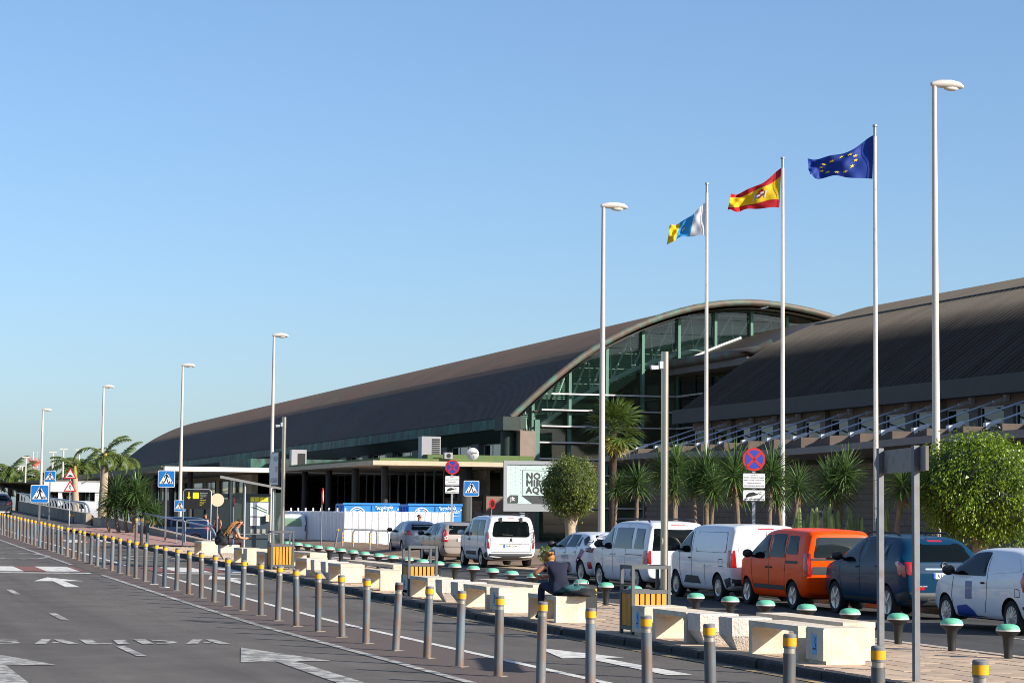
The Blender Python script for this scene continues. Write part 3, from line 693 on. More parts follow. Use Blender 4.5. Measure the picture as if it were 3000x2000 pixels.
# ---- cast concrete benches and blocks along the kerb
def UY(px, x=12.5): return on_x(px, 1850, x).y
def arch_bench(px0, px1, label, x=12.5, w=.56, h=.46):
    y1, y0 = UY(px0, x), UY(px1, x); y = (y0 + y1) / 2; L = y1 - y0
    L = max(L, 1.0)
    t = thing('arch_bench', label, 'bench', (x, y, zi(y, x + .3)), group='cast concrete benches on the island')
    b = .006
    m = MB(); m.box(0, w, -L / 2, L / 2, h - .075, h); m.build('seat', M_cast, t)
    for s in (-1, 1):
        m = MB(); m.prism([(s * (L / 2 - .005), 0), (s * (L / 2 - .10), 0), (s * (L / 2 - .10), h - .13), (s * (L / 2 - .16), h - .077), (s * (L / 2 - .005), h - .077)], 'x', .004, w - .004); m.build('leg', M_cast, t)
    return t
def cube_block(px0, px1, label, x=12.5, w=.72, h=.47, sticker=True):
    y1, y0 = UY(px0, x), UY(px1, x); y = (y0 + y1) / 2; L = max(.46, min(y1 - y0, .7))
    t = thing('concrete_block', label, 'block seat', (x, y, zi(y, x + .3)), group='cast concrete block seats on the island')
    m = MB(); c = .02
    m.prism([(0, .05), (.04, .05), (.04, 0), (w - .12, 0), (w - .12, .05), (w, .05), (w, h - c), (w - c, h), (c, h), (0, h - c)], 'y', -L / 2, L / 2); m.build('block', M_cast, t)
    if sticker:
        m = MB(); m.prism(rounded([(-.07, .12), (.07, .12), (.07, .38), (-.07, .38)], .015), 'x', -.004, -.001); s = m.build('no_smoking_notice', M_sticker, t)
        m = MB(); m.box(-.007, -.0045, -.045, .045, .185, .205); m.build('cigarette', M_black, s)
        m = MB(); m.tube([(-.006, -.03, .215), (-.006, -.045, .25), (-.006, -.02, .28), (-.006, -.035, .33), (-.006, -.015, .345)], .005, 5); m.build('smoke_curl', M_black, s)
    return t
def taper_block(px0, px1, label, x=12.5, h=.46):
    y1, y0 = UY(px0, x), UY(px1, x); y = (y0 + y1) / 2
    t = thing('tapered_block', label, 'block seat', (x, y, zi(y, x + .3)), rot=random.uniform(-.03, .03), group='tapered rough concrete blocks on the island')
    m = MB(); a, b = .30, .15
    def ringz(r, z, o=0): return [(.32 - r, -r + .05, z), (.32 + r, -r + .05, z), (.32 + r, r - .05, z), (.32 - r, r - .05, z)]
    vs = ringz(.17, 0) + ringz(.30, .2) + ringz(.31, h - .015) + ringz(.295, h); fs = [(3, 2, 1, 0), (12, 13, 14, 15)]
    for i in range(3): fs += [(i * 4 + j, i * 4 + (j + 1) % 4, i * 4 + 4 + (j + 1) % 4, i * 4 + 4 + j) for j in range(4)]
    m.add(vs, fs); m.build('block', M_castw, t)
    return t
arch_bench(2193, 2338, 'arched concrete bench beside the nearest concrete block')
cube_block(2361, 2412, 'nearest concrete block seat with blue no smoking notice, before the sign posts')
taper_block(2110, 2135, 'rough white tapered block next to the nearest arched bench')
taper_block(2018, 2042, 'rough white tapered block, second left of the nearest arched bench')
arch_bench(1912, 2010, 'arched concrete bench beside the steel pole and the right hand bin')
cube_block(1847, 1888, 'concrete block seat with blue notice in front of the right hand bin')
arch_bench(1546, 1628, 'arched concrete bench on which the woman sits')
cube_block(1434, 1460, 'concrete block seat with blue notice left of the seated woman')
arch_bench(1356, 1424, 'arched concrete bench left of the block by the seated woman')
taper_block(1319, 1336, 'rough tapered block left of the woman, right of a pair')
taper_block(1272, 1291, 'rough tapered block left of the woman, left of a pair')
arch_bench(1198, 1251, 'arched concrete bench just right of the middle bin')
cube_block(1173, 1191, 'concrete block seat in front of the middle timber bin')
arch_bench(1065, 1112, 'arched concrete bench just left of the middle bin')
arch_bench(958, 995, 'arched concrete bench second left of the middle bin')
taper_block(935, 949, 'tapered block between benches right of the left hand bin, nearer one')
taper_block(903, 918, 'tapered block between benches right of the left hand bin, farther one')
arch_bench(861, 895, 'arched concrete bench just right of the left hand bin')
arch_bench(747, 772, 'arched concrete bench just left of the left hand bin')
cube_block(708, 719, 'concrete block seat beside the long haired man', sticker=False)
arch_bench(680, 704, 'arched concrete bench on which the long haired man sits')
taper_block(631, 641, 'tapered block at the long haired man\'s back')
arch_bench(564, 585, 'farthest arched bench, standing apart at the island tip')
# back row
for px0, px1, lb in ((2215, 2470, 'long low bench behind the nearest concrete block'), (1390, 1560, 'long low bench behind the seated woman'), (1010, 1150, 'long low bench behind the middle bin'), (845, 905, 'long low bench behind the left hand bin')):
    arch_bench(px0, px1, lb, x=13.75, w=.5, h=.44)

# ---- timber slat bins
def bin_thing(px, label):
    y = UY(px, 12.55)
    t = thing('litter_bin', label, 'litter bin', (12.52, y, zi(y, 12.8)), group='timber slat litter bins on the island')
    w, d, h = .62, .5, 1.1
    for a, b in ((0, 0), (w, 0), (w, d), (0, d)):
        m = MB(); m.box(a - .025, a + .025, b - .025, b + .025, 0, h); m.build('corner_post', M_iron, t)
    for z in (.1, .68, h - .03):
        for k, (x0, x1, y0, y1) in enumerate(((.026, w - .026, -.02, .02), (.026, w - .026, d - .02, d + .02), (-.02, .02, .026, d - .026), (w - .02, w + .02, .026, d - .026))):
            m = MB(); m.box(x0, x1, y0, y1, z - .03, z + .03); m.build('rail', M_iron, t)
    m = MB(); m.box(.03, w - .03, .03, d - .03, .1, .66); m.build('liner', M_black, t)
    sw = (w - .06) / 6
    for i in range(6):
        m = MB(); m.box(.035 + sw * i, .035 + sw * i + sw * .72, -.012, .012, .135, .645); m.build('slat', M_wood, t)
    sd_ = (d - .06) / 8
    for i in range(8):
        m = MB(); m.box(-.012, .012, .032 + sd_ * i, .032 + sd_ * i + sd_ * .78, .135, .645); m.build('slat', M_wood, t)
    return t
bin_thing(1858, 'timber slat bin by the tall steel pole on the right')
bin_thing(1200, 'timber slat bin in front of the silver cars')
bin_thing(795, 'timber slat bin beside the shelter and the exit sign')

# ---- stainless camera masts
def cam_mast(px, label, ztop, x=13.2, split=False):
    y = UY(px, x); t = thing('camera_mast', label, 'pole', (x, y, zi(y, x)))
    m = MB(); m.cyl((0, 0, 0), (0, 0, ztop - zi(y, x)), .062, .062, 18); m.build('mast', M_steel, t, 50)
    m = MB(); m.box(-.11, .11, -.11, .11, 0, .02); m.build('base_plate', M_galv, t)
    m = MB(); m.cbox((-.085, -.02, ztop - .22 - zi(y, x)), (.06, .08, .12)); m.build('bracket', M_galv, t)
    m = MB(); m.prism([(-.16, .02), (-.04, .03), (-.04, .09), (-.17, .09)], 'y', -.07, .01); m.xf(Matrix.Translation((-.1, 0, ztop - .32 - zi(y, x)))); m.build('camera', M_galv, t)
    return t
nm = cam_mast(1945, 'tall brushed steel mast with small camera beside the right hand bin', 4.68)
m = MB(); m.prism(rounded([(-.05, 1.55), (.05, 1.5), (.05, 1.62), (0, 1.64), (-.05, 1.62)], .02), 'x', -.002, .002)
m.v = [(math.sin(v[1] / .0635) * .0645 * .25 - math.cos(v[1] / .0635 * .9) * .0640, v[1] - .02, v[2] - .1) for v in m.v]; m.build('sticker', M_white, nm)
fm = cam_mast(822, 'steel mast carrying the tall exit arrow sign', 4.78)
# exit sign on the far mast, arrow towards the far end
yb = fm.location.y; zb = fm.location.z
sg = thing('exit_sign', 'white arrow shaped exit sign lettered SALIDA EXIT AUSGANG on the steel mast', 'sign', (13.1, yb + .08, 2.75))
m = MB(); m.prism([(0, 0), (1.05, 0), (1.45, .52), (1.05, 1.02), (0, 1.02)], 'x', -.035, .035); m.build('panel', mat('sign_edge_dark', '#2b2b2d', .5), sg)
m = MB(); m.prism([(.04, .04), (1.03, .04), (1.40, .52), (1.03, .98), (.04, .98)], 'x', -.041, -.037); m.build('face', M_white, sg)
for i, tx in enumerate(('SALIDA', 'EXIT', 'AUSGANG')):
    vs, fs = text_mesh(tx, .22, 'RIGHT'); q = MB(); q.add([(-.0435, .1 - v.x * .85, .74 - .32 * i + v.y * .95) for v in vs], fs); q.build('lettering', M_black, sg)

# ---- back of the two legged direction sign
ds = thing('direction_sign', 'dark back of an arrow shaped direction sign on two square posts', 'sign', (12.4, UY(2684, 12.4), .115))
pa = Vector((0, 0, 0)); pb = Vector((.45, UY(2580, 12.85) - UY(2684, 12.4), 0)); dn = pb.normalized()
for p, hh in ((pa, 2.76), (pb, 2.78)):
    m = MB(); m.box(p.x - .035, p.x + .035, p.y - .035, p.y + .035, 0, hh); m.build('post', M_galvr, ds)
m = MB(); L = pb.length
prof_ = [(-.32, 2.46), (L + .32, 2.46), (L + .52, 2.6), (L + .32, 2.75), (-.32, 2.75)]
nn = Vector((dn.y, -dn.x, 0)) * .042
for off, mi in ((1.0, 0),):
    n_ = len(prof_); vs = [tuple(dn * a + nn + Vector((0, 0, z))) for a, z in prof_] + [tuple(dn * a + nn * 1.9 + Vector((0, 0, z))) for a, z in prof_]
    m.add(vs, [(i, (i + 1) % n_, n_ + (i + 1) % n_, n_ + i) for i in range(n_)] + [tuple(range(n_ - 1, -1, -1)), tuple(range(n_, 2 * n_))])
m.build('panel', mat('sign_back', '#77706a', .6, var=.25, scale=4, col2='#4a4038', f2=.4), ds)

# ---- traffic signs
def plate(poly, y0, y1): m = MB(); m.prism(poly, 'y', y0, y1); return m
def pedestrian(s, x0, z0, stripes=True):
    """walking figure in a box of size s, list of polygons"""
    P = []
    head = [(.02 + .055 * math.cos(a * math.pi / 5), .80 + .055 * math.sin(a * math.pi / 5)) for a in range(10)]
    P.append(head)
    P.append([(-.05, .73), (.06, .73), (.08, .60), (.05, .45), (-.06, .45), (-.04, .6)])
    P.append([(-.04, .73), (-.14, .62), (-.15, .50), (-.11, .50), (-.09, .60), (-.02, .67)])
    P.append([(.05, .72), (.11, .60), (.18, .54), (.16, .50), (.07, .56), (.03, .64)])
    P.append([(-.06, .46), (.0, .46), (-.05, .28), (-.15, .12), (-.21, .12), (-.11, .28)])
    P.append([(0, .46), (.05, .46), (.10, .30), (.17, .12), (.11, .12), (.04, .28)])
    return [[(x0 + a * s, z0 + b * s) for a, b in p] for p in P]
def zebra_sign(loc, zc, label, post_h, size=.7, gname='blue pedestrian crossing signs'):
    t = thing('crossing_sign', label, 'road sign', loc, rot=math.radians(random.uniform(-14, -6)), group=gname)
    h = size / 2; zc = zc - loc[2]
    m = MB(); m.box(-.035, .035, -.02, .02, 0, zc + h * .9); m.build('post', M_galvr, t)
    m = plate(rounded([(-h, zc - h), (h, zc - h), (h, zc + h), (-h, zc + h)], .06), -.045, -.024); pl = m.build('plate', M_white, t)
    i = h * .93
    m = plate(rounded([(-i, zc - i), (i, zc - i), (i, zc + i), (-i, zc + i)], .05), -.05, -.046); m.build('blue_field', M_blue, pl)
    m = plate([(-i * .9, zc - i * .62), (i * .9, zc - i * .62), (0, zc + i * .93)], -.055, -.051); m.build('white_triangle', M_white, pl)
    for p in pedestrian(size * .9, 0, zc - size * .38):
        m = plate(p, -.060, -.056); m.build('figure', M_black, pl)
    for k in range(6):
        x = (-.62 + .23 * k) * i
        if k not in (2, 3): m = plate([(x, zc - i * .55), (x + .07 * size, zc - i * .55), (x + .08 * size, zc - i * .28), (x + .03 * size, zc - i * .28)], -.060, -.056); m.build('crossing_bar', M_black, pl)
    return t
def put(px, py, depth, zg): p = at(px, py, depth); return (p.x, p.y, zg), p.z
l, z = put(117, 1446, 85, .5); zebra_sign(l, z, 'large crossing sign at the left, standing in the bollard row', 3)
l, z = put(147, 1395, 134, 1.2); zebra_sign(l, z, 'smaller crossing sign above and behind the leftmost one', 3)
l, z = put(488, 1402, 91, .6); zebra_sign(l, z, 'crossing sign between the yucca clump and the black trolley notice', 3)
l, z = put(527, 1481, 138, .02); zebra_sign(l, z, 'crossing sign half hidden behind a lamp post and the trolley notice', 3)
l, z = put(1381, 1430, 99, .02); zebra_sign(l, z, 'crossing sign above the silver cars, beside the no stopping sign', 3)
def tri_sign(t, zc, hump):
    w = .36
    m = plate(rounded([(-w, zc - .3), (w, zc - .3), (0, zc + .33)], .05), -.045, -.024); pl = m.build('plate', M_signred, t)
    k = .70
    m = plate(rounded([(-w * k, zc - .235), (w * k, zc - .235), (0, zc + .2)], .02), -.05, -.046); m.build('white_field', M_white, pl)
    if hump: m = plate([(-.19, zc - .2), (.19, zc - .2), (.19, zc - .16), (.1, zc - .14), (.05, zc - .08), (-.05, zc - .08), (-.1, zc - .14), (-.19, zc - .16)], -.055, -.051); m.build('hump_symbol', M_black, pl)
    else:
        for p in pedestrian(.42, 0, zc - .26): m = plate(p, -.055, -.051); m.build('figure', M_black, pl)
l, z = put(206, 1386, 122, 1.0)
t = thing('warning_sign', 'red edged triangular hump and pedestrian signs stacked on one post', 'road sign', l, rot=math.radians(-8))
m = MB(); m.cyl((0, 0, 0), (0, 0, z - l[2] + .2), .03, n=8); m.build('post', M_galv, t, 40)
tri_sign(t, z - l[2], True); tri_sign(t, z - l[2] - .71, False)
def no_stop(px, py, depth, zg, label, r=.3):
    l, z = put(px, py, depth, zg); z -= zg
    t = thing('no_stopping_sign', label, 'road sign', l, rot=math.radians(-10), group='no stopping signs with notices')
    m = MB(); m.box(-.04, .04, -.02, .02, 0, z + r * .8); m.build('post', M_galv, t)
    def disc(rr, y0, y1, mt, par, name, n=28): m = plate([(rr * math.cos(2 * math.pi * i / n), z + rr * math.sin(2 * math.pi * i / n)) for i in range(n)], y0, y1); return m.build(name, mt, par)
    pl = disc(r, -.045, -.024, M_signred, t, 'plate'); disc(r * .80, -.05, -.046, M_signblue2, pl, 'blue_field')
    for s in (-1, 1):
        m = MB(); c = r * .62; w = r * .11
        m.prism([(-c - w * .7 * 1, z - s * (c - w * .7)), (-c + w * .7, z - s * (c + w * .7)), (c + w * .7, z + s * (c - w * .7)), (c - w * .7, z + s * (c + w * .7))], 'y', -.054, -.0505 - .0005 * s); m.build('diagonal', M_signred, pl)
    z1 = z - r - .05
    for hh, name, lines in ((.4, 'notice_plate', ('EXCEPTO', 'DESCARGA Y RECOGIDA DE PASAJEROS', 'VEHICULOS SIN CONDUCTOR', 'SERAN RETIRADOS', 'ZONA DE SEGURIDAD AEROPORTUARIA')), (.3, 'tow_plate', ('SANCIÓN MÍNIMA 50€',))):
        m = plate(rounded([(-.3, z1 - hh), (.3, z1 - hh), (.3, z1), (-.3, z1)], .03), -.045, -.024); q = m.build(name, M_black, t)
        m = plate(rounded([(-.285, z1 - hh + .015), (.285, z1 - hh + .015), (.285, z1 - .015), (-.285, z1 - .015)], .025), -.049, -.046); m.build('white_field', M_white, q)
        for i, tx in enumerate(lines):
            vs, fs = text_mesh(tx, .042 if len(lines) > 1 else .055, 'CENTER', .01); mx = max(abs(v.x) for v in vs); sc = min(1, .27 / mx)
            tb = MB(); tb.add([(v.x * sc, -.0515, (z1 - .065 - .07 * i if len(lines) > 1 else z1 - hh + .035) + v.y) for v in vs], fs); tb.build('lettering', M_black, q)
        if len(lines) == 1:
            m = plate([(-.2, z1 - .2), (-.22, z1 - .16), (-.17, z1 - .11), (-.12, z1 - .08), (-.02, z1 - .06), (.04, z1 - .09), (.1, z1 - .1), (.1, z1 - .13), (-.18, z1 - .2)], -.053, -.05); m.build('car_symbol', M_black, q)
            for a, b in (((.1, z1 - .1), (.2, z1 - .05)), ((.12, z1 - .12), (.21, z1 - .1))):
                m = MB(); m.beam((a[0], -.0515, a[1]), (b[0], -.0515, b[1]), .003, .014); m.build('tow_hook', M_black, q)
        z1 -= hh + .03
    return t
no_stop(2208, 1345, 56.5, .16, 'large round blue and red no stopping sign above the white vans')
no_stop(1325, 1368, 90, .02, 'smaller no stopping sign above the silver cars')
# far round signs seen from the back and from the side
for px, py, dep, r, lb, rot in ((637, 1467, 100, .3, 'cream back of a round sign beside the shelter', -10), (943, 1455, 112, .42, 'red rimmed round sign seen edge on before the hoarding', 72), (684, 1473, 118, .22, 'thin round sign seen edge on, left of the shelter', 70), (1440, 1478, 120, .28, 'dark red round sign in shade beside the billboard', 40)):
    l, z = put(px, py, dep, .05); t = thing('round_sign', lb, 'road sign', l, rot=math.radians(rot))
    m = MB(); m.cyl((0, 0, 0), (0, 0, z + r * .5), .035, n=8); m.build('post', M_galvr, t, 40)
    m = MB(); n = 24; m.prism([(r * math.cos(2 * math.pi * i / n), z + r * math.sin(2 * math.pi * i / n)) for i in range(n)], 'y', -.07, -.04); pl = m.build('plate', mat('sign_back_cream', '#c9b79a', .6) if r == .3 else M_signred, t)
    if r != .3: m = MB(); m.prism([(r * .7 * math.cos(2 * math.pi * i / n), z + r * .7 * math.sin(2 * math.pi * i / n)) for i in range(n)], 'y', -.074, -.071); m.build('field', M_black if r < .3 else M_white, pl)
# black trolley notice on its frame
l, z = put(575, 1600, 84.5, .6)
t = thing('trolley_notice', 'black trolley return notice with yellow arrow in a rounded steel frame', 'sign', (l[0], l[1], zi(l[1], 13.5)), rot=math.radians(-14))
m = MB(); w = .53
m.tube([(-w, 0, 0), (-w, 0, 2.1), (-w + .04, 0, 2.16), (-w + .1, 0, 2.18), (w - .1, 0, 2.18), (w - .04, 0, 2.16), (w, 0, 2.1), (w, 0, 0)], .025, 8); m.build('frame', M_galv, t, 50)
m = plate(rounded([(-w + .03, 1.42), (w - .03, 1.42), (w - .03, 2.15), (-w + .03, 2.15)], .05), -.02, .02); pl = m.build('panel', M_black, t)
M_signyel = mat('sign_yellow', '#f2d61a', .5)
m = plate([(-.40, 1.88), (-.34, 1.88), (-.34, 2.07), (-.30, 2.07), (-.30, 1.88), (-.24, 1.88), (-.32, 1.80)], -.025, -.021); m.build('down_arrow', M_signyel, pl)
m = plate(rounded([(-.17, 1.82), (.06, 1.82), (.06, 2.06), (-.17, 2.06)], .03), -.025, -.021); m.build('trolley_symbol', M_signyel, pl)
for i, tx in enumerate(('Depositen los carros aquí', 'Please return trolleys', 'to this point after use', 'Thank you', 'Por favor, depositen', 'aquí los carros una', 'vez utilizados.', 'Gracias')):
    vs, fs = text_mesh(tx, .052, 'LEFT'); q = MB(); q.add([(.1 + v.x * .55, -.0225, 2.03 - .068 * i + v.y) for v in vs], fs); q.build('lettering', M_white if i < 4 else M_signyel, pl)
for px0, lb in ((528, 'low steel hoop rail left of the trolley notice'), (575, 'two bar steel hand rail behind the trolley notice')):
    l, z = put(px0, 1590, 89, .5); t = thing('hand_rail', lb, 'railing', (l[0], l[1], zi(l[1], 13.5)), rot=math.radians(-14))
    w = .3 if px0 == 528 else .9
    m = MB(); m.tube([(-w / 2, 0, 0), (-w / 2, 0, .85), (-w / 2 + .05, 0, .92), (w / 2 - .05, 0, .92), (w / 2, 0, .85), (w / 2, 0, 0)], .025, 8); m.build('hoop', M_galv, t, 50)
    m = MB(); m.cyl((-w / 2 + .02, 0, .6), (w / 2 - .02, 0, .6), .02, n=8); m.build('cross_bar', M_galv, t, 50)
# ================================================================== vehicles
M_carglass = mat('car_glass', '#0c1214', .04, spec=.5)
M_carglass.node_tree.nodes['Principled BSDF'].inputs['IOR'].default_value = 1.22
M_tail = mat('tail_red', '#a50f12', .15, spec=.7, coat=.6, var=.25, scale=30)
M_taildk = mat('tail_smoked', '#3a0d14', .12, spec=.7, coat=.6)
M_lens = mat('lens_clear', '#c9c6c2', .15, spec=.8, var=.2, scale=40)
M_plastic = mat('black_plastic', '#1d1e20', .55)
M_plasticg = mat('grey_plastic', '#303236', .6)
M_tyre = mat('tyre', '#17171a', .85, var=.1, scale=20)
M_rim = mat('alloy_rim', '#a9abae', .3, metal=.7)
M_chrome = mat('chrome', '#d8d8d8', .12, metal=1)
M_plate = mat('plate_white', '#e8e8e4', .4)
M_eu = mat('plate_blue', '#1d55b5', .4)
M_gap = mat('panel_gap', '#0c0c0d', .8)
def paint(name, col, metal=0., rough=.35): return mat(name, col, rough, metal, coat=.12 if name[:5] in ('orang', 'petro') else .5, spec=.25 if name[:5] not in ('orang', 'petro') else .1, var=.05, scale=2.5)

def interp(T, y):
    if y <= T[0][0]: return T[0][1]
    for (a, b), (c, d) in zip(T, T[1:]):
        if a <= y <= c: return b + (d - b) * (y - a) / (c - a)
    return T[-1][1]
def car_body(sp):
    """lofted shell: cross sections along the length, smoothed, wheel arches cut; returns (mesh, bvh)"""
    T = sp['top']; L = sp['L']; Wd = sp['W'] / 2; h = L / 2; belt = sp['belt']; zb = sp.get('sill', .2)
    ys = sorted(set([t[0] for t in T] + [-h + .06, -h + .25, -1.1, -.6, 0, .4, .8, h - .06, h - .25, h - .6] + [-h, h]))
    ys = [y for i, y in enumerate(ys) if i == 0 or y - ys[i - 1] > .018]
    def plan(y):                     # half width along the length
        e = min(y + h, h - y); r = sp.get('corner', .35) if y < 0 else .9
        k = 1 - max(0, 1 - e / r) ** 2.2 * (sp.get('rear_in', .10) if y < 0 else .22)
        return Wd * k
    rings = []
    for y in ys:
        w = plan(y); zt = interp(T, y); end = min(y + h, h - y)
        z0 = zb + (.14 * max(0, 1 - end / .35) if y < 0 else .12 * max(0, 1 - end / .4))
        bl = min(belt + sp.get('belt_rise', .04) * (-y / h), zt - .05)
        hood = zt - bl < .12
        tm = sp.get('tumble', .80)
        f = min(1, max(0, (zt - belt) / .5)); wt = w * (1 - (1 - tm) * f) if not hood else w * .95
        zm = z0 + (bl - z0) * .55
        half = [(0, z0), (w * .80, z0), (w * .965, z0 + .07), (w, zm), (w * .985, bl), ((w * .985 + wt * 1.03) / 2 if not hood else w * .975, (bl + zt - .09) / 2 if not hood else zt - .045),
                (wt * 1.0, zt - (.095 if not hood else .03)), (wt * .86, zt - (.02 if not hood else .008)), (wt * .45, zt - .002), (0, zt)]
        rings.append([(x, y, z) for x, z in half] + [(-x, y, z) for x, z in half[-2:0:-1]])
    mb = MB(); n = len(rings[0])
    mb.add([p for r in rings for p in r], [(i * n + j, i * n + (j + 1) % n, (i + 1) * n + (j + 1) % n, (i + 1) * n + j) for i in range(len(rings) - 1) for j in range(n)])
    for e, ring in ((0, rings[0]), (1, rings[-1])):      # capped ends, inset once so the corners stay firm
        o = len(mb.v); base = 0 if e == 0 else (len(rings) - 1) * n
        cx = sum(p[0] for p in ring) / n; cz = sum(p[2] for p in ring) / n
        mb.v += [(cx + (p[0] - cx) * .86, p[1] + (-.012 if e == 0 else .02), cz + (p[2] - cz) * .86) for p in ring]
        for j in range(n): mb.f.append((base + j, base + (j + 1) % n, o + (j + 1) % n, o + j)); mb.m.append(0)
        half_n = n // 2
        for j in range(half_n):
            a, b = j, (j + 1); c, d = (n - j - 1) % n, (n - j) % n
            mb.f.append((o + a, o + b, o + c, o + d) if len({a, b, c, d}) == 4 else tuple(dict.fromkeys((o + a, o + b, o + c, o + d)))); mb.m.append(0)
    me = mb.mesh('body', [sp['paint'], M_black], 180)
    o = bpy.data.objects.new('tmp', me); COL.objects.link(o)
    sm = o.modifiers.new('s', 'SUBSURF'); sm.levels = 2; sm.render_levels = 2
    tmp = [o]
    R = sp['wr'] + .055
    for wy in sp['axles']:
        c = MB(); c.cyl((-2, wy, sp['wr'] - .01), (-Wd + .26, wy, sp['wr'] - .01), R, R, 28); co = bpy.data.objects.new('cut', c.mesh('cut', M_black)); COL.objects.link(co)
        c2 = MB(); c2.cyl((Wd - .26, wy, sp['wr'] - .01), (2, wy, sp['wr'] - .01), R, R, 28); co2 = bpy.data.objects.new('cut', c2.mesh('cut', M_black)); COL.objects.link(co2)
        for q in (co, co2):
            bm_ = o.modifiers.new('b', 'BOOLEAN'); bm_.operation = 'DIFFERENCE'; bm_.object = q; bm_.solver = 'EXACT'; tmp.append(q)
    dg = bpy.context.evaluated_depsgraph_get(); ev = o.evaluated_get(dg)
    out = bpy.data.meshes.new_from_object(ev)
    out.materials.clear(); out.materials.append(sp['paint']); out.materials.append(M_black)
    idx = []
    for p in out.polygons:
        c = p.center; k = 0
        for wy in sp['axles']:
            d = math.hypot(c.y - wy, c.z - sp['wr'] + .01)
            if d < R * 1.002 and abs(abs(p.normal.x)) < .25 and abs(c.x) < Wd * .97 or d < R * .98: k = 1
        if c.z < zb + .045: k = 1
        idx.append(k)
    out.polygons.foreach_set('material_index', idx)
    out.polygons.foreach_set('use_smooth', [True] * len(out.polygons)); out.set_sharp_from_angle(angle=math.radians(38))
    for q in tmp: bpy.data.objects.remove(q)
    bvh = BVHTree.FromPolygons([v.co for v in out.vertices], [tuple(p.vertices) for p in out.polygons])
    return out, bvh
def project(bvh, side, a, b, off):
    if side == 'L': o, d = Vector((-3, a, b)), Vector((1, 0, 0))
    elif side == 'R': o, d = Vector((3, a, b)), Vector((-1, 0, 0))
    elif side == 'B': o, d = Vector((a, -5, b)), Vector((0, 1, 0))
    elif side == 'F': o, d = Vector((a, 5, b)), Vector((0, -1, 0))
    h = bvh.ray_cast(o, d)
    if h[0] is None: return None
    return h[0] - d * off
def patch_mesh(bvh, side, poly, off=.006, step=.09):
    pts = [Vector(p) for p in poly]; n = len(pts)
    xs = [p.x for p in pts]; zs = [p.y for p in pts]
    V = list(pts); E = [(i, (i + 1) % n) for i in range(n)]
    def inside(x, y):
        c = False
        for i in range(n):
            a, b = pts[i], pts[i - 1]
            if (a.y > y) != (b.y > y) and x < (b.x - a.x) * (y - a.y) / (b.y - a.y) + a.x: c = not c
        return c
    x = min(xs) + step / 2
    while x < max(xs):
        z = min(zs) + step / 2
        while z < max(zs):
            if inside(x, z): V.append(Vector((x, z)))
            z += step
        x += step
    r = delaunay_2d_cdt(V, E, [list(range(n))], 1, 1e-5)
    vs = [project(bvh, side, p.x, p.y, off) for p in r[0]]
    good = [v is not None for v in vs]
    if not all(good):
        ref = next((v for v in vs if v), None)
        if ref is None: return None
    fs = [f for f in r[2] if all(good[i] for i in f)]
    return [v or Vector((0, 0, -9)) for v in vs], fs, good
def patch(bvh, parent, side, poly, m, name, off=.006, rnd=.0, step=.09, mirror=True, label=None):
    if rnd: poly = rounded(poly, rnd)
    out = None
    for s in ((side, 'R') if side == 'L' and mirror else (side,)):
        r = patch_mesh(bvh, s, poly, off, step)
        if not r: continue
        vs, fs, good = r; used_ = sorted({i for f in fs for i in f}); mp = {k: i for i, k in enumerate(used_)}
        if not fs: continue
        fs = [tuple(mp[i] for i in f) for f in fs]
        if s in ('R', 'B'): pass
        me = bpy.data.meshes.new(name); me.from_pydata([vs[i] for i in used_], [], fs); me.materials.append(m)
        bm = bmesh.new(); bm.from_mesh(me)
        for f in bm.faces:
            f.normal_update(); nx = f.normal; want = {'L': Vector((-1, 0, .1)), 'R': Vector((1, 0, .1)), 'B': Vector((0, -1, .1)), 'F': Vector((0, 1, .1))}[s]
            if nx.dot(want) < 0: f.normal_flip()
            f.smooth = True
        bm.to_mesh(me); bm.free()
        o = obj(name, me, parent, label=label); out = out or o
    return out
def seam(bvh, parent, pts, w=.015, side='L', name='panel_gap', off=.003, m=None, mirror=True):
    """thin line drawn along a polyline on the shell"""
    for s in ((side, 'R') if side == 'L' and mirror else (side,)):
        P = []
        for a, b in zip(pts, pts[1:]):
            k = max(1, int((Vector(b) - Vector(a)).length / .08))
            for j in range(k): P.append(Vector(a) + (Vector(b) - Vector(a)) * j / k)
        P.append(Vector(pts[-1])); vs = []; ok = True
        for i, p in enumerate(P):
            t = (P[min(i + 1, len(P) - 1)] - P[max(i - 1, 0)]).normalized(); q = Vector((-t.y, t.x)) * w / 2
            for g_ in (p + q, p - q):
                h = project(bvh, s, g_.x, g_.y, off)
                vs.append(h)
        fs = [(2 * i, 2 * i + 1, 2 * i + 3, 2 * i + 2) for i in range(len(P) - 1) if all(vs[k] for k in (2 * i, 2 * i + 1, 2 * i + 3, 2 * i + 2))]
        if not fs: continue
        mb = MB(); mb.add([v or Vector((0, 0, 0)) for v in vs], fs); mb.build(name, m or M_gap, parent)
def lettering(bvh, parent, txt, side, cx, z, size, m, name='lettering', off=.009, bold=0.0, align='CENTER', sx=1.0, shear=0):
    vs, fs = text_mesh(txt, size, align, bold, shear); out = []
    for v in vs:
        a = cx + v.x * sx if side == 'B' else cx - v.x * sx
        out.append(project(bvh, side, a, z + v.y, off))
    fs = [f for f in fs if all(out[i] for i in f)]
    if not fs: return
    mb = MB(); mb.add([o or Vector((0, 0, 0)) for o in out], fs)
    me = bpy.data.meshes.new(name); me.from_pydata(mb.v, [], mb.f); me.materials.append(m); return obj(name, me, parent)
WH = {}
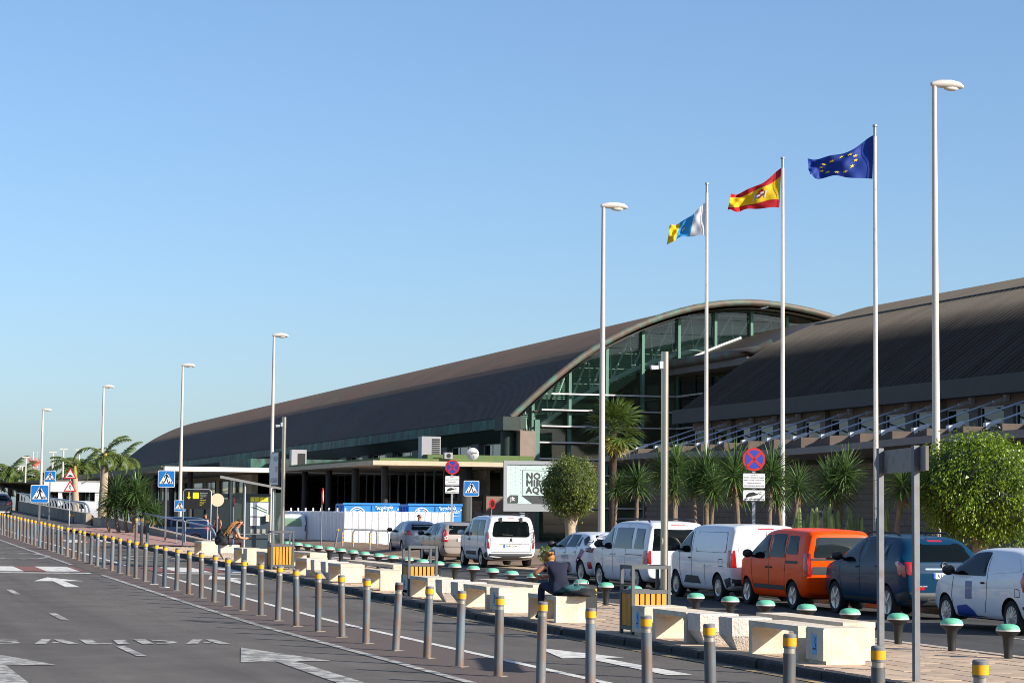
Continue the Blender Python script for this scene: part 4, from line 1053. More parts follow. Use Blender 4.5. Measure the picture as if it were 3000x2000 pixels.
def wheel_mesh(r, rim, spokes, style):
    k = (r, rim, spokes, style)
    if k in WH: return WH[k]
    w = .20; t = MB()
    t.lathe([(rim * .97, -.06), (rim, -w / 2 + .01), (r - .03, -w / 2), (r - .004, -w / 2 + .03), (r, 0), (r - .004, w / 2 - .03), (r - .03, w / 2), (rim, w / 2 - .01), (rim * .97, .06)], 32)
    q = MB(); q.lathe([(.03, -.062), (rim * .5, -.055), (rim * .96, -.04)], 32); q.lathe([(rim * .90, -.082), (rim * .99, -.088), (rim * .99, -.05), (rim * .9, -.05)], 32, mi=1)
    for i in range(spokes):
        a = 2 * math.pi * i / spokes; ca, sa = math.cos(a), math.sin(a); ww = (rim * 1.9 / spokes) * (.55 if style == 'alloy' else .72) * .5 + .006
        pts = [(.02, -ww), (rim * .95, -ww * .8), (rim * .95, ww * .8), (.02, ww)]
        z0, z1 = -.095, -.07
        vs = [(ca * x - sa * y, sa * x + ca * y, z0 + (.01 if x > .1 else 0)) for x, y in pts] + [(ca * x - sa * y, sa * x + ca * y, z1) for x, y in pts]
        q.add(vs, [(3, 2, 1, 0), (4, 5, 6, 7), (0, 1, 5, 4), (1, 2, 6, 5), (2, 3, 7, 6), (3, 0, 4, 7)], 1)
    q.lathe([(.005, -.104), (.045, -.1), (.05, -.07)], 14, mi=1)
    Rm = Matrix.Rotation(math.radians(90), 4, 'Y')      # outer face (−z) turns to −x
    t.xf(Rm); q.xf(Rm)
    WH[k] = (t.mesh('wheel', M_tyre, 40), q.mesh('rim', [M_plastic, M_rim], 30)); return WH[k]
def make_car(sp, name, label, loc, rot=0.0, cat='car'):
    body, bvh = car_body(sp)
    t = thing(name, label, cat, loc, math.radians(rot))
    b = obj('body', body, t)
    Wd = sp['W'] / 2; wm, rm = wheel_mesh(sp['wr'], sp['rim'], sp.get('spokes', 9), sp.get('rimstyle', 'alloy'))
    for wy in sp['axles']:
        for s in (-1, 1):
            o = obj('wheel', wm, t, (s * (Wd - .125), wy, sp['wr']), (0, 0, 0 if s < 0 else math.pi)); obj('rim', rm, o)
    T = sp['top']; h = sp['L'] / 2
    for (y0, y1, zb0, d, sr, sf) in sp['side_windows']:
        up = []; n = 7
        for i in range(n + 1):
            y = y0 + sr + (y1 - sf - y0 - sr) * i / n; up.append((y, interp(T, y) - d))
        up = [(y, z) for y, z in up if z > zb0 + .02]
        poly = [(y1 if up[-1][0] > y1 - sf - .01 else up[-1][0] + (up[-1][1] - zb0) * .6, zb0), (y0, zb0)] + up
        patch(bvh, t, 'L', poly, sp.get('side_glass', M_carglass), 'side_window', .006, .05)
    if 'rear_window' in sp:
        w0, w1, z0, z1 = sp['rear_window']; patch(bvh, t, 'B', [(-w0, z0), (w0, z0), (w1, z1), (-w1, z1)], sp.get('rear_glass', M_carglass), 'rear_window', .006, sp.get('rw_round', .08))
    zf0, zf1 = sp['belt'] + .06, max(z for y, z in T) - .14
    patch(bvh, t, 'F', [(-Wd * .78, zf0), (Wd * .78, zf0), (Wd * .62, zf1), (-Wd * .62, zf1)], M_carglass, 'windscreen', .006, .06)
    for poly, m in sp.get('tail', []):
        patch(bvh, t, 'B', poly, m, 'tail_light', .012, .02, .05); patch(bvh, t, 'B', [(-x, z) for x, z in poly], m, 'tail_light', .012, .02, .05)
    for poly, m in sp.get('tail_side', []): patch(bvh, t, 'L', poly, m, 'tail_light', .012, .02, .05)
    for poly, m, nm in sp.get('rear_trim', []): patch(bvh, t, 'B', poly, m, nm, .008, .03, .07)
    for poly, m, nm in sp.get('side_trim', []): patch(bvh, t, 'L', poly, m, nm, .008, .025, .07)
    for pts in sp.get('gaps', []): seam(bvh, t, pts)
    for pts in sp.get('rear_gaps', []): seam(bvh, t, pts, side='B')
    for y, z in sp.get('handles', []):
        p = project(bvh, 'L', y, z, 0)
        for s in (1, -1):
            if p: m = MB(); m.ball((s * (p.x - .012), y, z), (.018, .085, .02), 10, 6); m.build('door_handle', sp.get('handle_mat', sp['paint']), t, 60)
    my, mz = sp['mirror']; p = project(bvh, 'L', my, mz, 0)
    if p:
        for s in (1, -1):
            m = MB(); m.ball((s * (p.x - .15), my, mz + .06), (.125, .075, .095), 14, 10); m.beam((s * (p.x + .02), my, mz), (s * (p.x - .10), my, mz + .02), .05, .05); m.build('mirror', sp.get('mirror_mat', M_plastic), t, 60)
    if 'plate' in sp:
        x, z, tx = sp['plate']
        q = patch(bvh, t, 'B', [(x - .26, z - .055), (x + .26, z - .055), (x + .26, z + .055), (x - .26, z + .055)], M_plate, 'number_plate', .014, .01)
        if q:
            patch(bvh, q, 'B', [(x - .258, z - .053), (x - .215, z - .053), (x - .215, z + .053), (x - .258, z + .053)], M_eu, 'blue_strip', .017)
            lettering(bvh, q, tx, 'B', x + .02, z - .036, .10, M_black, 'plate_lettering', .018, .012)
    return t, bvh
def rect(a, b, c, d): return [(a, c), (b, c), (b, d), (a, d)]

PW_ = paint('white_paint', '#d9dadd'); PSIL = paint('silver_blue_paint', '#7f8a98', .35); PBEI = paint('beige_silver_paint', '#9b9288', .35)
POR = paint('orange_paint', '#f04800'); PNAVY = paint('petrol_blue_paint', '#08324c', .0, .35); PBLK = paint('dark_car_paint', '#2b3038', .3)
XL = 20.12                         # left flank of the parked row
def park(px, wy, W, x_left=XL): return UYc(px, x_left) - wy
def UYc(px, x): return on_x(px, 1750, x).y

# white small van with van body (far right): two door hatch van
sp = dict(L=3.95, W=1.72, belt=.98, sill=.19, tumble=.74, wr=.30, rim=.2, axles=(-1.28, 1.21), paint=PW_, rear_in=.14, belt_rise=.10, spokes=14,
          top=[(-1.97, .86), (-1.94, 1.02), (-1.78, 1.22), (-1.5, 1.41), (-1.1, 1.47), (0, 1.49), (.35, 1.46), (.7, 1.30), (1.05, 1.10), (1.22, 1.0), (1.65, .89), (1.92, .70), (1.97, .55)],
          side_windows=[(-.38, .98, .98, .085, .12, .0)], rear_window=(.5, .42, 1.12, 1.35),
          tail=[([(.5, .8), (.74, .82), (.72, 1.12), (.56, 1.08)], M_tail)], tail_side=[([(-1.93, .80), (-1.74, .74), (-1.66, .92), (-1.72, 1.08), (-1.86, 1.14)], M_tail)],
          rear_trim=[(rect(-.6, .6, .36, .5), M_plasticg, 'bumper_insert')],
          side_trim=[(rounded([(-1.66, 1.10), (-.5, 1.02), (-.42, 1.32), (-.8, 1.37), (-1.3, 1.33)], .1), PW_, 'blanked_window'), ([(-.02, .22), (.78, .24), (.72, .42), (.35, .46), (.1, .36)], mat('logo_blue', '#24479a', .4), 'door_graphic'), (rounded(rect(.14, .38, .56, .88), .03), mat('logo_slate', '#58628f', .4), 'door_logo'), ([(-1.93, .46), (-1.7, .44), (-1.7, .5), (-1.93, .52)], M_tail, 'reflector')],
          gaps=[[(.86, .95), (.92, .6), (.86, .28), (-.3, .26), (-.42, .6), (-.44, .98), (-.32, 1.32)], [(-1.62, .78), (-1.45, .80), (-1.45, .66), (-1.62, .66), (-1.62, .78)]],
          handles=[(-.28, .86)], handle_mat=M_plastic, mirror=(.80, 1.0))
f_, bv = make_car(sp, 'delivery_hatchback', 'white two door hatchback van with slate logo on its door at the right edge', (XL - .35 + .86, UYc(2761, XL - .35) - 1.21, zp(35)), -2.5)
lettering(bv, f_, 'Canaria', 'L', .26, .74, .075, M_white, 'logo_lettering', .012, 0, sx=1.0, shear=.2)
# dark petrol crossover
sp = dict(L=4.28, W=1.78, belt=1.08, sill=.24, tumble=.74, wr=.335, rim=.235, axles=(-1.29, 1.265), paint=PNAVY, rear_in=.12, belt_rise=.12, spokes=5,
          top=[(-2.14, .95), (-2.11, 1.12), (-1.93, 1.36), (-1.66, 1.57), (-1.3, 1.63), (0, 1.665), (.4, 1.63), (.75, 1.45), (1.12, 1.24), (1.3, 1.12), (1.8, 1.02), (2.08, .84), (2.14, .6)],
          side_windows=[(.02, 1.0, 1.10, .10, .02, .0), (-.98, -.04, 1.12, .10, .1, .02), (-1.3, -1.03, 1.17, .16, .10, .03)], rear_window=(.62, .52, 1.14, 1.50), rw_round=.1,
          tail=[([(.58, .84), (.80, .90), (.82, 1.14), (.66, 1.14)], M_tail)], tail_side=[([(-2.1, .84), (-1.92, .88), (-1.74, 1.12), (-1.86, 1.16), (-2.08, 1.06)], M_tail)],
          rear_trim=[(rect(-.80, .80, .30, .56), M_plasticg, 'bumper'), ([(-.42, .27), (.42, .27), (.36, .44), (-.36, .44)], M_rim, 'skid_plate'), (rect(-.42, .42, .985, 1.02), M_chrome, 'chrome_bar'), (rect(.44, .66, .60, .66), M_tail, 'reflector'), (rect(-.66, -.44, .60, .66), M_tail, 'reflector'), (rect(-.16, .16, 1.525, 1.56), M_tail, 'brake_light')],
          side_trim=[(rect(-.85, .82, .24, .40), M_plasticg, 'sill_trim'), ([(-2.1, .36), (-1.72, .36), (-1.72, .50), (-2.1, .58)], M_plasticg, 'rear_corner_trim')],
          gaps=[[(.98, 1.08), (.94, .7), (.86, .42)], [(-.02, 1.12), (-.04, .7), (-.02, .40)], [(-.98, 1.14), (-.92, .86), (-.88, .42)]],
          handles=[(.12, 1.0), (-.86, 1.03)], mirror=(.86, 1.14), plate=(0, .87, '5136 JVC'))
c_, bv = make_car(sp, 'crossover_car', 'dark petrol blue crossover parked behind the two legged sign', (XL + .89 + .10, UYc(2591, XL) + 1.29, zp(40)), -3.0)
m = MB(); p = project(bv, 'B', 0, 1.07, 0); n = 20; m.tube([(.065 * math.cos(2 * math.pi * i / n), p.y - .015, 1.075 + .065 * math.sin(2 * math.pi * i / n)) for i in range(n + 1)], .010, 6); m.build('badge_ring', M_chrome, c_, 60)
m = MB(); m.beam((-.06, p.y - .018, 1.06), (.06, p.y - .018, 1.09), .008, .016); m.build('badge_bolt', M_chrome, c_)
lettering(bv, c_, 'Onecome', 'B', -.5, .66, .055, M_white, 'car_lettering', .01)
for s in (-1, 1):
    m = MB(); m.tube([(s * .52, -1.25, 1.63), (s * .55, -1.1, 1.685), (s * .57, .1, 1.70), (s * .55, .3, 1.66)], .022, 6); m.build('roof_rail', M_plastic, c_, 60)
m = MB(); m.tube([(0, -1.25, 1.64), (0, -1.3, 1.70), (0, -1.5, 1.84)], .008, 5); m.build('aerial', M_black, c_)
# open door frame on the far side of the crossover
dr = MB(); dr.tube([(1.25, .05, 1.12), (1.3, .1, 1.5), (1.35, .55, 1.52), (1.45, .95, 1.15)], .03, 6); dr.prism([(.0, .35), (.95, .35), (.95, 1.1), (.0, 1.1)], 'x', 1.28, 1.33); dr.build('open_door', PNAVY, c_)
# orange tall car
sp = dict(L=3.96, W=1.70, belt=1.04, sill=.20, tumble=.84, wr=.305, rim=.2, axles=(-1.24, 1.27), paint=POR, rear_in=.05, corner=.22, belt_rise=.02, spokes=5, rimstyle='steel',
          top=[(-1.98, 1.50), (-1.95, 1.64), (-1.80, 1.71), (-.6, 1.745), (0, 1.74), (.35, 1.69), (.7, 1.52), (1.05, 1.30), (1.2, 1.18), (1.7, 1.06), (1.93, .85), (1.98, .6)],
          side_windows=[(.02, 1.0, 1.06, .13, .05, 0), (-.85, -.05, 1.10, .13, .04, .02), (-1.55, -.92, 1.18, .15, .10, .02)], rear_window=(.66, .58, 1.12, 1.55), rw_round=.06, rear_glass=mat('rear_glass_grey', '#20272a', .06, spec=.5),
          tail=[([(.70, .72), (.83, .72), (.82, 1.22), (.72, 1.22)], M_tail)], tail_side=[([(-1.95, .72), (-1.86, .74), (-1.84, 1.2), (-1.95, 1.22)], M_tail)],
          rear_trim=[(rect(-.69, .69, .76, .93), M_plastic, 'tailgate_trim'), (rect(-.72, .72, 1.06, 1.115), M_plastic, 'window_surround')],
          side_trim=[(rect(-.82, .80, .40, .50), M_plasticg, 'rubbing_strip'), (rect(-1.55, -.92, .98, 1.04), M_plastic, 'slide_rail')],
          gaps=[[(.98, 1.05), (.92, .7), (.82, .28)], [(-.02, 1.62), (-.03, .9), (-.02, .26)], [(-.88, 1.62), (-.9, 1.0), (-.84, .3)]],
          handles=[(.10, .88), (-.14, .88)], handle_mat=M_plastic, mirror=(.86, 1.10), plate=(0, .58, '2684 HKL'))
q_, bv = make_car(sp, 'orange_compact_van', 'bright orange tall family car in the parked row', (XL + .02 + .85, UYc(2320, XL + .02) + 1.24, zp(44)), -1.0)
m = MB(); p = project(bv, 'B', .0, 1.0, 0); m.cyl((0, p.y - .004, 1.0), (0, p.y - .03, 1.0), .075, .075, 20); m.build('badge', M_chrome, q_)
m = MB(); m.beam((-.3, p.y - .07, 1.15), (.12, p.y - .05, 1.14), .02, .03); m.build('wiper', M_plastic, q_)
for s in (-1, 1):
    m = MB(); m.cyl((s * .30, -1.2, .9), (s * .30, -1.2, .95), .02); 
# white panel van
VANTOP = [(-2.2, 1.55), (-2.17, 1.70), (-2.05, 1.78), (-1.2, 1.80), (0, 1.80), (.45, 1.76), (.8, 1.62), (1.25, 1.30), (1.42, 1.16), (1.9, 1.05), (2.14, .84), (2.2, .6)]
sp = dict(L=4.4, W=1.85, belt=1.10, sill=.2, tumble=.86, wr=.32, rim=.2, axles=(-1.42, 1.36), paint=PW_, rear_in=.04, corner=.2, belt_rise=0, spokes=14, rimstyle='steel', top=VANTOP,
          side_windows=[(.28, 1.18, 1.10, .16, .05, 0)],
          tail=[([(.74, .80), (.90, .80), (.90, 1.20), (.78, 1.20)], M_tail)], tail_side=[([(-2.17, .80), (-2.06, .80), (-2.06, 1.20), (-2.17, 1.20)], M_tail)],
          rear_trim=[(rounded(rect(-.7, -.04, 1.12, 1.62), .1), PW_, 'door_recess'), (rounded(rect(.04, .7, 1.12, 1.62), .1), PW_, 'door_recess'), (rect(-.2, .2, 1.68, 1.705), M_tail, 'brake_light'), (rect(-.88, .88, .34, .54), M_plasticg, 'bumper')],
          side_trim=[(rounded([(-1.95, 1.14), (-.05, 1.14), (-.05, 1.60), (-1.9, 1.60)], .14), PW_, 'blanked_window'), ([(-.35, .38), (.78, .38), (.6, .56), (-.2, .56)], M_plasticg, 'rubbing_strip'), ([(-2.17, .32), (-1.88, .32), (-1.86, .52), (-2.17, .58)], M_plasticg, 'bumper_corner')],
          gaps=[[(1.08, 1.1), (1.02, .7), (.9, .28)], [(.24, 1.64), (.22, .9), (.24, .27)], [(-1.95, 1.14), (-.05, 1.14), (-.05, 1.60), (-1.9, 1.60), (-1.95, 1.14)], [(-.62, .86), (-.62, .30)], [(-1.75, .98), (-1.5, .98), (-1.5, .82), (-1.75, .82), (-1.75, .98)]],
          rear_gaps=[[(0, 1.68), (0, .56)]], handles=[(.36, .98)], handle_mat=M_plastic, mirror=(1.0, 1.16))
v_, bv = make_car(sp, 'panel_van', 'white panel van with blank sides beside the orange car', (XL + .96, UYc(2100, XL) + 1.42, zp(48)), -1.4, 'van')
lettering(bv, v_, 'PARTNER', 'B', -.44, .98, .06, M_plastic, 'car_lettering', .01)
# white people carrier van
sp = dict(L=4.41, W=1.79, belt=1.06, sill=.2, tumble=.84, wr=.32, rim=.215, axles=(-1.42, 1.26), paint=PW_, rear_in=.04, corner=.2, belt_rise=0, spokes=10, top=[(-2.2, 1.56), (-2.17, 1.72), (-2.02, 1.79), (-1.2, 1.82), (0, 1.82), (.45, 1.77), (.8, 1.6), (1.2, 1.30), (1.38, 1.16), (1.9, 1.03), (2.14, .84), (2.2, .6)],
          side_windows=[(.26, 1.12, 1.06, .15, .05, 0), (-1.15, .14, 1.09, .19, .03, .06), (-1.98, -1.3, 1.09, .19, .05, .02)], rear_window=(.72, .66, 1.06, 1.62), rw_round=.03,
          side_glass=mat('privacy_glass', '#1a2026', .05, spec=.5),
          tail=[([(.74, .72), (.88, .72), (.88, 1.06), (.76, 1.06)], M_tail)], tail_side=[([(-2.17, .72), (-1.99, .72), (-1.99, 1.04), (-2.17, 1.06)], M_tail)],
          rear_trim=[(rect(-.2, .2, 1.69, 1.715), M_tail, 'brake_light'), (rect(-.86, .86, .3, .40), M_plasticg, 'bumper')],
          side_trim=[(rect(-1.2, .9, .40, .43), M_plasticg, 'rubbing_strip')],
          gaps=[[(1.0, 1.06), (.95, .7), (.86, .28)], [(.20, 1.66), (.18, .9), (.2, .27)], [(-.72, 1.72), (-.72, .3)], [(-1.9, .94), (-.75, .94)]],
          handles=[(.32, .93), (.08, .93)], mirror=(.92, 1.12), plate=(0, .62, '7310 KFD'))
k_, bv = make_car(sp, 'people_carrier', 'white people carrier with tinted side glass behind the steel mast', (XL + .895, UYc(1752, XL) - 1.26, zp(55)), .5, 'van')
for s in (-1, 1):
    m = MB(); m.tube([(s * .66, -1.9, 1.78), (s * .68, -1.75, 1.86), (s * .68, .3, 1.86), (s * .66, .5, 1.78)], .02, 6); m.build('roof_rail', M_plastic, k_, 60)
# white hatchback with purple graphics
sp = dict(L=4.06, W=1.76, belt=.96, sill=.18, tumble=.72, wr=.32, rim=.22, axles=(-1.25, 1.29), paint=PW_, rear_in=.14, belt_rise=.10, spokes=12,
          top=[(-2.03, .88), (-2.0, 1.0), (-1.85, 1.13), (-1.5, 1.34), (-1.1, 1.42), (0, 1.44), (.4, 1.40), (.75, 1.24), (1.1, 1.06), (1.3, .96), (1.75, .86), (1.98, .7), (2.03, .55)],
          side_windows=[(.02, 1.0, .98, .085, .02, 0), (-.85, -.05, 1.0, .085, .06, .02), (-1.15, -.9, 1.03, .14, .1, .02)], rear_window=(.58, .48, 1.08, 1.34), rw_round=.06,
          tail=[([(.40, .86), (.80, .88), (.78, 1.0), (.5, 1.0)], M_taildk)], tail_side=[([(-1.98, .86), (-1.68, .9), (-1.62, .98), (-1.95, 1.02)], M_taildk)],
          rear_trim=[(rect(-.6, .6, .34, .46), M_plasticg, 'bumper_insert')],
          side_trim=[([(-1.95, 1.04), (-1.55, 1.06), (-1.2, 1.22), (-1.28, 1.33), (-1.65, 1.22)], M_plastic, 'dark_pillar'), ([(-1.62, .9), (-1.3, .98), (-.92, .62), (-.86, .3), (-1.0, .3), (-1.05, .62), (-1.3, .7)], mat('purple_graphic', '#6a2a78', .4), 'purple_graphic'), ([(.85, .3), (1.05, .6), (1.35, .72), (1.6, .62), (1.7, .8), (1.2, .93), (.9, .85), (.78, .5)], mat('slate_graphic', '#454160', .4), 'slate_graphic'), ([(-1.98, .42), (-1.82, .42), (-1.78, .60), (-1.95, .62)], M_tail, 'reflector')],
          gaps=[[(.95, .96), (.92, .6), (.82, .26)], [(0, 1.3), (-.01, .8), (0, .25)], [(-.86, 1.28), (-.9, .98), (-.82, .6)]],
          handles=[(.1, .84), (-.74, .87)], mirror=(.84, 1.0))
w_, bv = make_car(sp, 'white_hatchback', 'white hatchback with purple side graphics behind the seated woman', (XL + .35 + .88, UYc(1696, XL + .35) + 1.25, zp(62)), .5)
lettering(bv, w_, 'AUNTEL', 'L', .0, .66, .17, mat('auntel_grey', '#3d3f4a', .4), 'door_lettering', .010, .0)
# white estate van seen from the rear
sp = dict(L=4.38, W=1.81, belt=1.08, sill=.21, tumble=.84, wr=.32, rim=.21, axles=(-1.38, 1.35), paint=PW_, rear_in=.05, corner=.22, belt_rise=0, spokes=10, top=[(-2.19, 1.54), (-2.16, 1.69), (-2.02, 1.77), (-1.2, 1.80), (0, 1.80), (.45, 1.75), (.8, 1.6), (1.22, 1.30), (1.4, 1.16), (1.9, 1.03), (2.14, .84), (2.19, .6)],
          side_windows=[(.28, 1.12, 1.08, .15, .05, 0), (-.95, .16, 1.10, .15, .03, .04), (-1.85, -1.0, 1.10, .15, .1, .01)], rear_window=(.68, .60, 1.05, 1.60), rw_round=.14,
          tail=[([(.75, .66), (.90, .66), (.90, 1.24), (.80, 1.24)], M_tail), ([(.77, .88), (.895, .88), (.895, 1.0), (.785, 1.0)], M_lens)], tail_side=[([(-2.16, .66), (-2.05, .70), (-2.05, 1.16), (-2.16, 1.24)], M_tail)],
          rear_trim=[(rect(-.88, .88, .24, .50), M_plasticg, 'bumper'), ([(-.6, .29), (.6, .29), (.56, .33), (-.56, .33)], M_rim, 'bumper_bar'), (rect(-.42, .42, .815, .835), M_chrome, 'handle_bar'), (rect(-.12, .12, 1.70, 1.715), M_tail, 'brake_light')],
          side_trim=[(rect(-.75, .72, .42, .55), M_plasticg, 'rubbing_strip'), ([(-2.16, .26), (-1.86, .26), (-1.86, .48), (-2.16, .56)], M_plasticg, 'bumper_corner')],
          gaps=[[(1.0, 1.08), (.95, .7), (.86, .28)], [(.22, 1.64), (.2, .9), (.22, .27)], [(-.98, 1.64), (-.98, .3)]], rear_gaps=[[(-.72, 1.02), (-.70, .54), (.70, .54), (.72, 1.02)]],
          handles=[(.34, .96), (.10, .96)], handle_mat=M_plastic, mirror=(.94, 1.12), mirror_mat=PW_, plate=(0, .75, '9689 JGH'))
P_ = on_z(1414, 1661, zp(75)); print('estate', P_)
e_, bv = make_car(sp, 'white_estate_van', 'white estate van seen squarely from behind, plate 9689 JGH', (P_.x - .03 + .905, P_.y + 1.38, zp(75)), -3.0, 'van')
for s in (-1, 1):
    m = MB(); m.tube([(s * .66, -1.85, 1.76), (s * .68, -1.7, 1.84), (s * .68, .2, 1.84), (s * .66, .45, 1.76)], .02, 6); m.build('roof_rail', M_plastic, e_, 60)
    m = MB(); m.box(s * .36 - .04, s * .36 + .04, -2.22, -2.14, 1.56, 1.72); m.build('window_hinge', M_plastic, e_)
lion = [(-.05, -.06), (-.02, -.02), (-.04, .02), (-.01, .07), (.03, .06), (.02, .02), (.06, .04), (.03, -.01), (.06, -.06), (.01, -.03)]
patch(bv, e_, 'B', [(a * 1.1, .95 + b * 1.1) for a, b in lion], M_plastic, 'badge', .012, 0, .04)
lettering(bv, e_, 'PEUGEOT', 'B', 0, .855, .04, M_plastic, 'car_lettering', .01); lettering(bv, e_, 'PARTNER', 'B', .55, .80, .05, M_plastic, 'car_lettering', .01)
m = MB(); m.beam((.05, -2.235, 1.12), (-.32, -2.235, 1.14), .015, .03); m.build('wiper', M_plastic, e_)
# beige silver hatchback
sp = dict(L=3.85, W=1.69, belt=1.0, sill=.2, tumble=.74, wr=.30, rim=.19, axles=(-1.2, 1.24), paint=PBEI, rear_in=.12, belt_rise=.08, spokes=10, rimstyle='steel',
          top=[(-1.92, .92), (-1.9, 1.05), (-1.78, 1.27), (-1.55, 1.44), (-1.2, 1.50), (0, 1.53), (.4, 1.48), (.75, 1.32), (1.05, 1.13), (1.22, 1.0), (1.65, .90), (1.87, .74), (1.92, .55)],
          side_windows=[(.02, .98, 1.0, .09, .02, 0), (-.85, -.05, 1.02, .09, .08, .02), (-1.2, -.9, 1.06, .16, .1, .02)], rear_window=(.56, .48, 1.06, 1.40), rw_round=.05,
          tail=[([(.58, .78), (.76, .78), (.72, 1.24), (.64, 1.24)], M_tail), ([(.60, .86), (.745, .86), (.735, .98), (.62, .98)], M_lens)], tail_side=[([(-1.9, .78), (-1.78, .78), (-1.70, 1.22), (-1.8, 1.22)], M_tail)],
          rear_trim=[(rect(-.78, .78, .56, .66), M_plastic, 'bumper_strip')], side_trim=[(rect(-.8, .8, .48, .55), M_plastic, 'rubbing_strip')],
          gaps=[[(.94, 1.0), (.92, .6), (.82, .26)], [(0, 1.36), (-.01, .8), (0, .25)], [(-.86, 1.3), (-.9, 1.0), (-.8, .6)]],
          handles=[(.1, .88), (-.74, .9)], mirror=(.84, 1.03), plate=(0, .86, '1472 GRT'))
P_ = on_z(1280, 1647, zp(80)); print('beige', P_)
b_, bv = make_car(sp, 'beige_hatchback', 'beige silver hatchback between the white estate van and the blue grey car', (P_.x + .845 + .02, P_.y + 1.2, zp(82)), -1.5)
# blue grey three door hatchback
sp = dict(L=4.0, W=1.71, belt=.98, sill=.2, tumble=.72, wr=.31, rim=.2, axles=(-1.25, 1.26), paint=PSIL, rear_in=.14, belt_rise=.12, spokes=7,
          top=[(-2.0, .9), (-1.97, 1.04), (-1.82, 1.22), (-1.5, 1.41), (-1.1, 1.47), (0, 1.49), (.4, 1.43), (.75, 1.27), (1.08, 1.10), (1.25, .98), (1.7, .88), (1.95, .72), (2.0, .55)],
          side_windows=[(-.32, 1.0, .98, .09, .04, 0), (-1.02, -.4, 1.04, .10, .3, .02)], rear_window=(.56, .46, 1.08, 1.38), rw_round=.1,
          tail=[([(.50, .86), (.76, .86), (.74, 1.06), (.62, 1.08)], M_tail)], tail_side=[([(-1.95, .84), (-1.66, .92), (-1.58, 1.06), (-1.75, 1.1), (-1.92, 1.04)], M_tail)],
          rear_trim=[(rect(-.2, .2, 1.40, 1.44), M_tail, 'brake_light')], side_trim=[],
          gaps=[[(.92, .98), (.9, .6), (.82, .28), (-.3, .26), (-.36, .6), (-.34, .98)]],
          handles=[(-.2, .9)], mirror=(.84, 1.02))
P_ = on_z(1138, 1620, zp(88)); print('silver', P_)
s_, bv = make_car(sp, 'blue_grey_hatchback', 'blue grey three door hatchback at the far end of the parked row', (P_.x + .855, P_.y - 1.26, zp(90)), -3.0)
# far vehicles
sp = dict(L=4.3, W=1.8, belt=1.1, sill=.2, tumble=.84, wr=.31, rim=.2, axles=(-1.4, 1.3), paint=PW_, rear_in=.04, corner=.2, belt_rise=0, spokes=10, rimstyle='steel', top=VANTOP[:], side_windows=[(.28, 1.1, 1.1, .16, .05, 0)], rear_window=(.62, .56, 1.08, 1.56), rw_round=.1, rear_glass=mat('pale_green_glass', '#7d9a80', .1, spec=.6),
          tail=[([(.76, .8), (.88, .8), (.88, 1.2), (.78, 1.2)], M_tail)], mirror=(.95, 1.16), handles=[], gaps=[])
sp['L'] = 4.4
P_ = at(857, 1590, 130); make_car(sp, 'small_white_van', 'small white van with pale green rear window half behind the hoarding', (P_.x, P_.y, ZP), -14, 'van')
sp = dict(L=4.4, W=1.82, belt=1.02, sill=.2, tumble=.74, wr=.33, rim=.22, axles=(-1.3, 1.35), paint=PBLK, rear_in=.12, belt_rise=.1, spokes=5,
          top=[(-2.2, .95), (-2.17, 1.1), (-1.98, 1.32), (-1.66, 1.52), (-1.3, 1.58), (0, 1.62), (.4, 1.58), (.75, 1.42), (1.12, 1.2), (1.3, 1.08), (1.85, .98), (2.13, .8), (2.2, .6)],
          side_windows=[(.02, 1.0, 1.06, .1, .02, 0), (-.98, -.04, 1.08, .1, .1, .02)], rear_window=(.6, .5, 1.12, 1.46), tail=[([(.5, .88), (.84, .9), (.84, 1.08), (.56, 1.08)], M_tail)], tail_side=[([(-2.12, .88), (-1.85, .95), (-1.8, 1.08), (-2.1, 1.08)], M_tail)],
          rear_trim=[(rect(-.7, .7, .3, .46), M_lens, 'bumper_insert')], handles=[], gaps=[], mirror=(.86, 1.1))
P_ = at(-14, 1508, 139); make_car(sp, 'ramp_car', 'dark grey car climbing the ramp, cut by the left edge', (P_.x, P_.y, zr(P_.y)), 0)
for px, dep, lb, pc in ((452, 122, 'blue car roof showing over the low wall, left of the two', paint('mid_blue_paint', '#3a5f86', .2)), (505, 118, 'dark blue car roof showing over the low wall, right of the two', paint('night_blue_paint', '#1a2a48', .2))):
    sp2 = dict(sp); sp2['paint'] = pc; P_ = at(px, 1580, dep); make_car(sp2, 'lower_road_car', lb, (P_.x, P_.y, ZP), 75)
P_ = at(225, 1520, 150); sp2 = dict(sp); sp2['paint'] = PW_; make_car(sp2, 'lower_road_car', 'white car behind the curved railing at the left palms', (P_.x, P_.y, ZP + .9), 60)
# ================================================================== vegetation
def leafmat(name, c1, c2, c3=None, rough=.45):
    m = mat(name, c1, rough, var=.35, scale=3.5, col2=c2, f2=.45, scale2=5, soft=.2, spec=.5)
    n = m.node_tree.nodes; L = m.node_tree.links; b = n['Principled BSDF']; o = n['Material Output']
    tl = n.new('ShaderNodeBsdfTranslucent'); mx = n.new('ShaderNodeMixShader'); mx.inputs[0].default_value = .28
    L.new(b.inputs['Base Color'].links[0].from_socket, tl.inputs[0]); L.new(b.outputs[0], mx.inputs[1]); L.new(tl.outputs[0], mx.inputs[2]); L.new(mx.outputs[0], o.inputs[0])
    return m
M_ficus = leafmat('ficus_leaf', '#4a6912', '#8c9f26', rough=.32)
M_ficus2 = leafmat('ficus_leaf_small', '#45591a', '#7f862e', rough=.38)
M_yucca = leafmat('yucca_leaf', '#2f4c22', '#6f8a4a', rough=.4)
M_palm = leafmat('palm_frond', '#3c5220', '#66742f', rough=.45)
M_palmdry = leafmat('palm_frond_dry', '#7f7a2c', '#a59038', rough=.6)
M_drysk = mat('dry_skirt', '#8a7350', .9, var=.3, scale=5)
